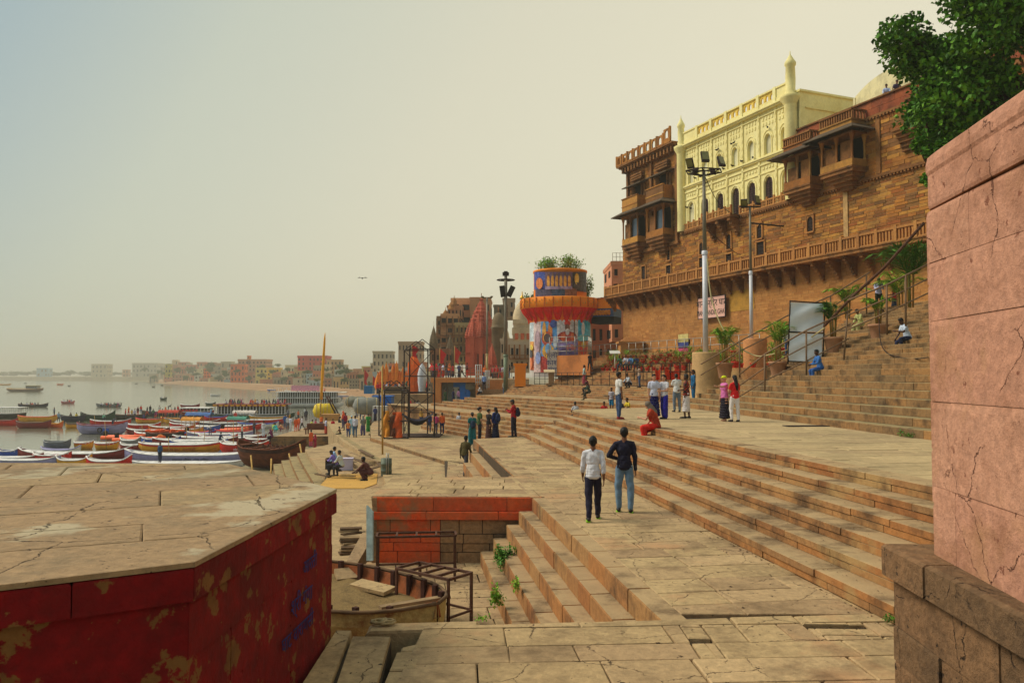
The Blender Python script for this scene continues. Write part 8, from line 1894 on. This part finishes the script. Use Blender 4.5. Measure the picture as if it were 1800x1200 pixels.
b.add(vs, [(i * (m + 1) + j, i * (m + 1) + j + 1, (i + 1) * (m + 1) + j + 1, (i + 1) * (m + 1) + j) for i in range(n) for j in range(m)], 0, True)
o = b.build('sand_fill', stone('sand_fill_m', [(150, 124, 80), (150, 124, 80)], dirt=(96, 76, 50), dirt_amt=.7, dscale=4, gscale=40, grain=.5, bump=.8), r, local=True)
def slabat(c, size, rz, tilt, mat, name, label, cat):
    b = MB(); b.box(c, size, rz, tilt=tilt); return thing(name, b, mat, label, cat)
p = G(655, 1033, -1.08); slabat((p.x, p.y, -1.06), (.95, .32, .07), R(-38), Matrix.Rotation(R(8), 3, 'X'), M_TREAD, 'stone_slab', 'flat stone slab lying on the sand in the old boat', 'slab')
p = G(617, 1010, -1.02); slabat((p.x, p.y, -1.0), (.62, .3, .08), R(25), Matrix.Rotation(R(30), 3, 'X'), M_TREAD, 'stone_slab', 'tilted stone slab at the left end of the old boat', 'slab')
pA, pB = G(668, 1069, -.85), G(772, 1049, -.82); d = pB - pA; b = MB(); b.box((pA + pB) / 2, (d.length, .14, .05), math.atan2(d.y, d.x)); thing('plank', b, M_PLANK, 'long pale plank laid across the bow of the old boat', 'plank')
# iron bench frames
def bench_frame(c, rz, L, Wd, Hh, label, bars=4):
    r = empty('bench_frame', c, R(rz), label, 'bench frame'); t = .045
    def bb(a, s, nm): b = MB(); b.box(a, s); b.build(nm, M_RUST, r, local=True)
    for sy in (-1, 1): bb((0, sy * Wd / 2, Hh), (L, t, t), 'side_rail'); bb((0, sy * Wd / 2, Hh * .3), (L, t * .8, t * .8), 'lower_rail') if sy > 0 else None
    for i in range(bars + 2): x = -L / 2 + L * i / (bars + 1); bb((x, 0, Hh + .003), (t, Wd - t, t), 'cross_bar')
    for sx in (-1, 1):
        for sy in (-1, 1): bb((sx * (L / 2 - .02), sy * (Wd / 2 - .001), Hh / 2), (t, t, Hh), 'leg')
        bb((sx * L / 2, 0, Hh * .3), (t * .8, Wd, t * .8), 'lower_cross')
pc = D(730, 1005, 17.8); bench_frame((pc.x, pc.y + .2, -1.6), 6, 1.75, .45, 1.0, 'rusty bench frame standing against the red court wall', 3)
pc = D(762, 1040, 14.9); bench_frame((pc.x, pc.y, -1.6), -38, 1.35, .62, .95, 'rusty square bench frame beside the sand filled boat', 3)
# rope on kerb
b = MB(); p = G(672, 1096, 0); m = 40
b.tube([(p.x + (.08 + .05 * math.sin(i * .37)) * math.cos(i * .9) + .05 * math.sin(i * .23), p.y + (.07 + .03 * math.sin(i * .5)) * math.sin(i * .9), .02 + .0006 * i) for i in range(m)], .016, 6); thing('rope_coil', b, plain((160, 140, 100), .9, var=.3, scale=20), 'frayed rope coiled on the kerb beside the old boat', 'rope')
# leaf litter, small rubbish on paving
b = MB()
for i in range(260):
    s = rnd.uniform(9, 36); t = rnd.choice([rnd.uniform(3.3, 5.6), 5.7, 5.72, rnd.uniform(3.3, 5.6)]); x, y = ts(t, s); k = rnd.uniform(.008, .03); a = rnd.random() * 6
    b.add([(x + k * math.cos(a), y + k * math.sin(a), .008), (x - k * .7 * math.sin(a), y + k * math.cos(a), .012), (x - k * math.cos(a), y - k * math.sin(a), .009), (x + k * .6 * math.sin(a), y - k * math.cos(a), .014)], [(0, 1, 2, 3)])
for i in range(420):
    k_ = rnd.randrange(6); s = rnd.uniform(8, 36); t = 5.79 + .39 * k_ + rnd.uniform(.05, .36); x, y = ts(t, s); z = .22 * (k_ + 1) + .006; k = rnd.uniform(.006, .022); a = rnd.random() * 6
    b.add([(x + k * math.cos(a), y + k * math.sin(a), z), (x - k * .7 * math.sin(a), y + k * math.cos(a), z + .004), (x - k * math.cos(a), y - k * math.sin(a), z), (x + k * .6 * math.sin(a), y - k * math.cos(a), z + .006)], [(0, 1, 2, 3)])
o = b.build('leaf_litter', plain((70, 52, 36), .9, var=.4)); tag(o, 'dry leaves and specks scattered over the paving and the long stairs', 'litter', kind='stuff')
# blue painted words on the bastion
bA2, bB2 = V(inset(OCT, .05)[0]), V(inset(OCT, .05)[7]); dd = (bA2 - bB2).normalized(); nn = V((-dd.y, dd.x)) * -1
def bm_(s, z): p = bB2 + dd * s; return Matrix(((dd.x, 0, nn.x, p.x + nn.x * .018), (dd.y, 0, nn.y, p.y + nn.y * .018), (0, 1, 0, z), (0, 0, 0, 1)))
for t_, s, z, sz in (('आरती', 2.7, 1.0, .2), ('श्री गंगा', 2.45, .7, .22), ('घाट वाराणसी', 2.35, .42, .2)): text_obj('blue_lettering', t_, sz, bm_(s, z), plain((40, 44, 110), .8, var=.5, scale=9, name='faded_blue'), rb, ext=.002)
# birds
SPOT = [(59.5, 20.6), (58.7, 20.55), (57.6, 20.45), (56.8, 20.5), (55.4, 20.45), (54.2, 20.42), (53.0, 20.5), (51.6, 20.45), (56.1, 22.35), (56.35, 22.32), (54.3, 22.3), (54.0, 22.32), (49.8, 22.4), (60.8, 18.2), (60.2, 18.0), (58.0, 19.8)]
for i, (s, z) in enumerate(SPOT):
    p = fp(s, .2, z); r = empty('pigeon', p, R(rnd.uniform(0, 360)), 'dark pigeon on the cream palace front, %s' % ['first of the lower ledge row', 'second of the lower ledge row', 'third of the lower ledge row', 'fourth of the lower ledge row', 'fifth of the lower ledge row', 'sixth of the lower ledge row', 'seventh of the lower ledge row', 'last of the lower ledge row', 'left one over the third upper arch', 'right one over the third upper arch', 'right one over the fourth upper arch', 'left one over the fourth upper arch', 'alone over the sixth upper arch', 'at the far left low down', 'low down beside the first lower arch', 'between two ledges'][i], 'pigeon', 'pigeons on the cream palace')
    b = MB(); b.ball((0, 0, .09), (.07, .15, .07), 8, 6); b.ball((0, .13, .18), .045, 8, 6); b.tube([(0, .1, .12), (0, .13, .18)], .035, 6); b.add([(-.04, -.12, .09), (.04, -.12, .09), (.05, -.27, .06), (-.05, -.27, .06)], [(0, 1, 2, 3)]); b.tube([(.02, 0, .04), (.02, 0, 0)], .008, 4); b.tube([(-.02, 0, .04), (-.02, 0, 0)], .008, 4); b.build('body', M_DARK, r, local=True)
p = D(637, 489, 90); b = MB(); b.ball(p, (.1, .25, .08), 8, 6); b.add([p + V((0, 0, .02)), p + V((-.35, .05, .14)), p + V((-.6, .1, .02)), p + V((-.3, .16, .06))], [(0, 1, 2, 3)]); b.add([p + V((0, 0, .02)), p + V((.35, .05, .14)), p + V((.6, .1, .02)), p + V((.3, .16, .06))], [(0, 1, 2, 3)]); thing('flying_bird', b, M_DARK, 'single dark bird flying in the open sky', 'bird')
# ============================================================ plants
def leafmat(name, cols): 
    m = stone(name, cols, dirt=(30, 50, 16), dirt_amt=.3, dscale=3, gscale=20, grain=.2, bump=0, rough=.6)
    b = m.node_tree.nodes['Principled BSDF']; return m
LF = leafmat('leaf_green', [(64, 116, 28), (86, 140, 36), (52, 98, 26), (110, 156, 44)]); LF2 = leafmat('leaf_bright', [(112, 166, 34), (140, 184, 46), (86, 144, 32), (180, 190, 56)]); LF3 = leafmat('leaf_olive', [(150, 120, 50), (122, 116, 44), (176, 116, 56), (98, 106, 40)])
LFD = leafmat('leaf_tree', [(52, 102, 14), (78, 132, 20), (40, 80, 14), (112, 162, 30), (62, 112, 18)]); BARK = plain((70, 52, 38), .95, var=.4, scale=3, bump=.6, name='bark')
def leaf(mb, p, d, l, w, up=V((0, 0, 1))):
    d = d.normalized(); s = d.cross(up); s = s.normalized() if s.length > .05 else V((1, 0, 0)); n = s.cross(d)
    mb.add([p, p + d * l * .45 + s * w + n * w * .3, p + d * l, p + d * l * .45 - s * w + n * w * .3], [(0, 1, 2, 3)])
def rv(r=rnd): 
    t, z = r.uniform(0, 2 * math.pi), r.uniform(-1, 1); q = math.sqrt(1 - z * z); return V((q * math.cos(t), q * math.sin(t), z))
POT = plain((206, 50, 28), .8, var=.25, scale=4, name='red_pot'); POTC = plain((176, 128, 96), .85, var=.25, scale=3, name='clay_pot')
def potted_meshes(kind):
    b = MB(); b.lathe([(.13, 0), (.19, .26), (.22, .27), (.22, .33), (.18, .33), (.17, .29), (0, .29)], (0, 0, 0), 10)
    f = MB(); q = random.Random(kind * 7 + 1)
    n = (70, 46, 34)[kind % 3]; H_ = (.62, .8, .45)[kind % 3]
    for i in range(n):
        if kind % 3 == 1:   # upright leafy
            a = q.uniform(0, 6.28); e = q.uniform(.5, 1.3); d = V((math.cos(a) * math.cos(e), math.sin(a) * math.cos(e), math.sin(e))); leaf(f, V((0, 0, .3)) + d * q.uniform(.05, .4), d, q.uniform(.2, .4), .03)
        else:
            p = V((0, 0, .3 + H_ * .5)) + V((q.gauss(0, .15), q.gauss(0, .15), q.gauss(0, H_ * .25))); leaf(f, p, rv(q), q.uniform(.09, .17), q.uniform(.025, .05))
    for i in range(5): a = i * 1.3; f.tube([(0, 0, .28), (.12 * math.cos(a), .12 * math.sin(a), .3 + H_ * .6)], .01, 4)
    return b.mesh('pot'), f.mesh('foliage')
PM = [potted_meshes(i) for i in range(6)]
for a, c in PM: a.materials.append(POT); c.materials.append(None)
COLN = {0: 'bushy olive', 1: 'spiky bright green', 2: 'sparse dark green'}
def potted(p, k, lab, s=1.0):
    r = empty('potted_plant', p, rnd.uniform(0, 6), lab, 'potted plant', 'potted plants on the flower terrace'); r.scale = (s,) * 3
    o = bpy.data.objects.new('pot', PM[k][0]); COL.objects.link(o); o.parent = r
    o = bpy.data.objects.new('foliage', PM[k][1]); COL.objects.link(o); o.parent = r; o.material_slots[0].link = 'OBJECT'; o.material_slots[0].material = [LF3, LF2, LF, LF3, LF2, LF3][k]
ORD = ['first', 'second', 'third', 'fourth', 'fifth', 'sixth', 'seventh', 'eighth', 'ninth', 'tenth', 'eleventh', 'twelfth', 'thirteenth', 'fourteenth', 'fifteenth', 'sixteenth', 'seventeenth', 'eighteenth', 'nineteenth', 'twentieth', 'twenty-first', 'twenty-second', 'twenty-third', 'twenty-fourth', 'twenty-fifth', 'twenty-sixth']
for row in range(5):
    n = 0
    for i in range(26):
        s = 69 - i * 1.15 + rnd.uniform(-.3, .3) + .4 * row
        if rnd.random() < .12: continue
        x, y = nf(38.1 + .42 * (row - 1) + rnd.uniform(-.08, .08), s); z = 3.4 + .28 * row
        if row == 0: z = 3.38
        k = rnd.randrange(6); potted((x, y, z), k, '%s potted plant, %s tier of flower terrace, %s from the tower end' % (COLN[k % 3], ['front', 'second', 'third', 'fourth', 'topmost'][row], ORD[n]), rnd.uniform(.85, 1.25)); n += 1
n = 0
for i in range(22):
    x, y = P2(1262 + i * 6.2 % 118, 46 + (i * 3.7) % 9)[:2]; k = rnd.randrange(6)
    potted((x, y, 3.38), k, '%s potted plant between lamp pedestals and banner, %s of that group' % (COLN[k % 3], ORD[n]), rnd.uniform(.9, 1.25)); n += 1
# tall palms in big clay pots
def palm(p, h, label, pot=True, nfr=16, m=LF2, spread=.9, seed=1, lo=.35, name='potted_palm'):
    q = random.Random(seed); r = empty(name, p, 0, label, 'palm plant'); p = V(p)
    if pot:
        b = MB(); b.lathe([(.29, 0), (.4, .66), (.45, .68), (.45, .78), (.39, .78), (.37, .72), (0, .72)], p, 18); b.build('pot', POTC, r)
    z0 = .78 if pot else 0; b = MB()
    for i in range(5): a = i * 1.25; b.tube([p + V((.1 * math.cos(a), .1 * math.sin(a), z0)), p + V((.16 * math.cos(a), .16 * math.sin(a), z0 + h * .45))], .03, 6)
    b.build('stem', LF3, r)
    for i in range(nfr):
        a = q.uniform(0, 6.28); e = q.uniform(.95, 1.5); L = h * q.uniform(.5, .85); b = MB(); P = []
        for k in range(8):
            t = k / 7; rr = L * t * math.cos(e) * spread + .1; zz = z0 + h * q.uniform(lo, lo + .02) + L * (math.sin(e) * t - .55 * t * t); P.append(p + V((rr * math.cos(a), rr * math.sin(a), zz)))
        b.tube(P, .012, 4)
        for k in range(1, 8):
            d = (P[k] - P[k - 1]).normalized(); s = d.cross(V((0, 0, 1))).normalized()
            for sg in (-1, 1):
                for o in (0, .5): leaf(b, P[k - 1].lerp(P[k], o), s * sg + d * .7 - V((0, 0, .25)), L * .34 * (1 - .5 * abs(k / 7 - .4)), .03)
        b.build('frond', m, r)
pp = P2(1274, 41, zat(664, 41)); palm(pp, 2.6, 'tall yellow green palm in a clay pot right of the tallest lamp post', seed=3)
pp = P2(1368, 38, zat(664, 38)); palm(pp, 2.7, 'tall fresh green palm in a clay pot left of the white banner', seed=5)
pp = P2(1466, 37, zat(622, 37)); palm(pp, 2.2, 'bushy dark palm in a clay pot just right of the white banner', seed=6, m=LF)
pp = P2(1492, 43, zat(560, 43)); palm(pp, 2.6, 'bright leafy shrub in front of the palace wall above the banner', seed=8, pot=False, nfr=20)
pp = P2(1546, 36, zat(600, 36)); palm(pp, 1.8, 'small palm in a clay pot below the man in lilac white', seed=9, nfr=12)
pp = P2(1604, 35, zat(540, 35)); palm(pp, 4.0, 'large dark green palm clump by the edge of the pink wall', seed=10, m=LF, pot=False, nfr=26, spread=1.1)
pp = P2(1585, 41, zat(555, 41)); palm(pp, 3.2, 'green palm behind the woman in red top', seed=11, m=LF2, pot=False, nfr=16)
# bush on the round tower
def bush(name, p, size, n, lab, mat, cat='bush', l=(.15, .3), seed=2, trunk=True):
    q = random.Random(seed); r = empty(name, p); tag(r, lab, cat); p = V(p); b = MB()
    cl = [V((q.gauss(0, .38) * size[0], q.gauss(0, .38) * size[1], size[2] * q.uniform(.25, .95))) for _ in range(14)]
    for i in range(n):
        c = q.choice(cl); o = c + V((q.gauss(0, .13) * size[0], q.gauss(0, .13) * size[1], q.gauss(0, .13) * size[2])); leaf(b, p + o, rv(q), q.uniform(*l), q.uniform(*l) * .3)
    b.build('foliage', mat, r)
    if trunk and cat != 'weed':
        b = MB()
        for c in cl[:7]: b.tube([p, p + c * .5 + V((0, 0, .1)), p + c], [.06, .04, .015], 5)
        b.build('branches', BARK, r)
bush('roof_bush', (TC.x - .6, TC.y, 14.3), (2.6, 2.2, 1.8), 2600, 'leafy bush growing on top of the round tower', LF2)
bush('roof_bush', (TC.x + 2.9, TC.y + 1.5, 10.6), (1.0, 1.0, 3.2), 1200, 'tall thin shrub right of the upper drum of the round tower', LF2, seed=4)
bush('roof_bush', (TC.x - 3.3, TC.y + 1, 10.8), (1.1, .9, 1.2), 600, 'small bush on the left ledge of the round tower', LF, seed=5)
bush('weed', G(885, 1003, -1.28) + V((0, 0, -.0)), (.24, .42, .45), 500, 'largest leafy green weed growing on the court steps', LF, 'weed', (.05, .1), 6)
bush('weed', G(872, 1068, -1.28), (.16, .16, .36), 240, 'bright green weed at the foot of the court steps', LF2, 'weed', (.05, .09), 7)
bush('weed', G(898, 978, -1.0), (.3, .12, .2), 160, 'low weed tuft just above the largest weed', LF, 'weed', (.04, .07), 8)
bush('weed', G(908, 1040, -1.0), (.08, .22, .25), 130, 'thin grassy weed on the step edge in the court', LF2, 'weed', (.05, .1), 9)
bush('weed', ts(5.78, 8.9) + (0,), (.2, .12, .1), 120, 'low weed in the paving crack beside the brown plinth', LF, 'weed', (.02, .05), 10)
bush('weed', ne(12.3, 20.3) + (ZT,), (.2, .8, .16), 260, 'strip of grass at the foot of the palace stairs', LF, 'weed', (.03, .07), 11)
bush('weed', G(848, 1093, 0), (.1, .06, .08), 60, 'tiny grass tuft on the kerb of the court', LF2, 'weed', (.02, .05), 12)
# ============================================================ big tree upper right
def big_tree(base, name, label, cen, size, n, seed, ncl=60, leafl=(.16, .3), mat=None, holes=True):
    q = random.Random(seed); r = empty(name, base); tag(r, label, 'tree'); base = V(base); cen = V(cen)
    b = MB(); b.tube([base, base.lerp(cen, .35) + V((.4, 0, 0)), base.lerp(cen, .7)], [.7, .5, .38], 12); b.build('trunk', BARK, r)
    CLs = []
    while len(CLs) < ncl:
        v = rv(q) * (q.uniform(.25, 1) ** .5); CLs.append(cen + V((v.x * size[0], v.y * size[1], v.z * size[2])))
    st = base.lerp(cen, .6)
    for i in range(0, ncl, 3):
        c = CLs[i]; b = MB(); mid = st.lerp(c, .5) + V((q.uniform(-.5, .5), q.uniform(-.5, .5), q.uniform(0, .6))); b.tube([st, st.lerp(mid, .5) + V((0, 0, .2)), mid, mid.lerp(c, .6), c], [.22, .15, .1, .06, .025], 6); b.build('limb', BARK, r)
    b = MB(); sx = size[0] * .17
    for c in CLs:
        rr = q.uniform(.7, 1.4) * sx
        for i in range(n // ncl):
            v = rv(q) * (q.random() ** .45) * rr; v.z *= .7; p = c + v
            leaf(b, p, (rv(q) + V((0, 0, -.5))), q.uniform(*leafl), q.uniform(*leafl) * .42, V((q.uniform(-1, 1), q.uniform(-1, 1), 1)))
    b.build('crown', mat or LFD, r); return r
big_tree((20.5, 30.5, 6.6), 'peepal_tree', 'large dark leaved tree spreading over the palace behind the pink wall', (19.9, 28.5, 14.9), (5.9, 3.8, 4.3), 82000, 21, 110, (.14, .26))
big_tree((18.0, 31.5, 6.6), 'young_tree', 'lower drooping tree branch mass before the teal palace windows', (15.8, 28.6, 11.6), (1.3, 1.2, 1.9), 7000, 22, 22, (.12, .22))
# trees of the far town
FT = [(370, 645, 720, 16, 12), (334, 650, 760, 16, 9), (300, 656, 800, 14, 7), (395, 655, 600, 9, 9), (460, 646, 560, 12, 9), (488, 640, 560, 9, 5), (608, 652, 330, 16, 9), (598, 642, 360, 12, 6), (640, 656, 300, 9, 6), (660, 655, 300, 6, 5), (545, 628, 500, 12, 5), (575, 648, 420, 8, 5), (255, 648, 1000, 10, 6), (505, 648, 480, 8, 6), (425, 652, 620, 7, 7), (280, 652, 900, 8, 6)]
for i in range(22): FT.append((270 + i * 19 + rnd.uniform(-5, 5), 662 - (i * 7 % 20) + i * .6, 760 - i * 26, rnd.uniform(9, 15), rnd.uniform(5, 8)))
for i in range(13): FT.append((5 + i * 20 + rnd.uniform(-6, 6), 656, 1420, 22, rnd.uniform(6, 10)))
TN = ['behind', 'beside', 'left of', 'right of', 'below']
def crownmesh(seed):
    q = random.Random(seed); b = MB(); cl = [rv(q) * .55 for _ in range(12)]
    for i in range(900):
        c = q.choice(cl); p = c + rv(q) * .42 * q.random() ** .4; p.z *= .8; leaf(b, p, rv(q), q.uniform(.12, .2), .07)
    me = b.mesh('crown'); me.materials.append(leafmat('leaf_far', [(70, 96, 40), (90, 116, 50), (60, 84, 40), (110, 130, 60)])); return me
CM = [crownmesh(i) for i in range(4)]
WHR = ['in front of the twin ochre roofs', 'roundest, left of the orange temple house', 'by the slim ochre house', 'at the left end of the dense town', 'left shoulder of the orange temple house', 'between salmon roof and yellow front', 'above the yellow front', 'largest left of the saffron umbrellas', 'behind the largest low tree', 'next to the pale yellow house', 'close to the stacked pale house', 'over the big red building', 'right of the big red building', 'beside the long pale apartment block', 'left of the big red building', 'among dull roofs by the orange temple', 'behind the slim ochre house']
for i, (px, py, Y, w, h) in enumerate(FT):
    p = P2(px, Y, zat(py + 4, Y)); s = wpx(w, Y); hz = wpx(h, Y)
    lb = 'hazy green tree of the far town, ' + WHR[i] if i < 16 else 'hazy green tree among the far town houses, %s from the left' % ordw(i - 16) if i < 38 else 'hazy tree on the far left bank, %s from the picture edge' % ordw(i - 38)
    r = empty('far_tree', p); tag(r, lb, 'tree', 'trees of the far bank'); b = MB(); b.tube([p, p + V((0, 0, hz * .7))], [s * .05, s * .03], 5); b.build('trunk', BARK, r)
    o = bpy.data.objects.new('crown', CM[i % 4]); COL.objects.link(o); o.parent = r; o.location = (0, 0, hz * .5); o.scale = (s * .75, s * .6, hz * .8)
# ============================================================ haze
b = MB(); b.bx((-4400, -150, ZW - 5), (4400, 3900, 62)); hz = b.build('haze', bpy.data.materials.new('haze')); hz['kind'] = 'stuff'; tag(hz, 'warm river haze over the far bank', None)
m = hz.data.materials[0]; m.use_nodes = True; nt = m.node_tree; nt.nodes.clear(); o_ = nt.nodes.new('ShaderNodeOutputMaterial'); pv = nt.nodes.new('ShaderNodeVolumePrincipled')
pv.inputs['Color'].default_value = (.94, .90, .76, 1); pv.inputs['Density'].default_value = .0006; pv.inputs['Anisotropy'].default_value = .2; nt.links.new(pv.outputs[0], o_.inputs['Volume'])
# cow and small bundles on the far plaza
p = P2(743, 97, -1.85); r = empty('cow', p, R(35), 'pale grey cow standing on the far plaza behind the iron tower', 'cow'); b = MB()
b.ball((0, 0, 1.0), (.33, .75, .36), 12, 8); b.ball((0, .5, 1.08), (.27, .35, .36), 10, 8); b.ball((0, -.55, 1.05), (.3, .32, .32), 10, 8); b.cap((0, .75, 1.15), .2, (0, 1.05, 1.4), .14); b.cap((0, 1.08, 1.42), .13, (0, 1.4, 1.22), .08)
for s in (-1, 1):
    b.cap((s * .18, .55, .95), .13, (s * .18, .57, .5), .07, 8); b.cap((s * .18, .57, .5), .06, (s * .18, .55, .06), .055, 8)
    b.cap((s * .2, -.6, .95), .17, (s * .2, -.45, .6), .09, 8); b.cap((s * .2, -.45, .6), .075, (s * .2, -.68, .42), .06, 8); b.cap((s * .2, -.68, .42), .055, (s * .2, -.64, .06), .055, 8)
    b.cap((s * .1, 1.08, 1.5), .03, (s * .24, 1.1, 1.52), .03, 6)
b.cap((0, -.85, 1.15), .03, (0, -.92, .5), .025, 6)
o = bpy.data.objects.new('body', bake(b, .03, 3)); COL.objects.link(o); o.parent = r; o.material_slots[0].link = 'OBJECT'; o.material_slots[0].material = plain((176, 168, 150), .9, var=.2)
b = MB()
for s in (-1, 1): b.tube([(s * .08, 1.1, 1.52), (s * .16, 1.12, 1.66), (s * .12, 1.14, 1.76)], [.03, .02, .006], 6)
b.build('horns', M_IRON, r, local=True)
p = G(786, 754, -1.85); b = MB(); b.ball((p.x, p.y, -1.7), (1.0, .5, .18), 14, 8); thing('white_bundle', b, plain((206, 208, 216), .8, var=.15), 'long white cloth bundle on the ground beside the sitting person in red', 'bundle')
bpy.data.scenes.remove(TS)
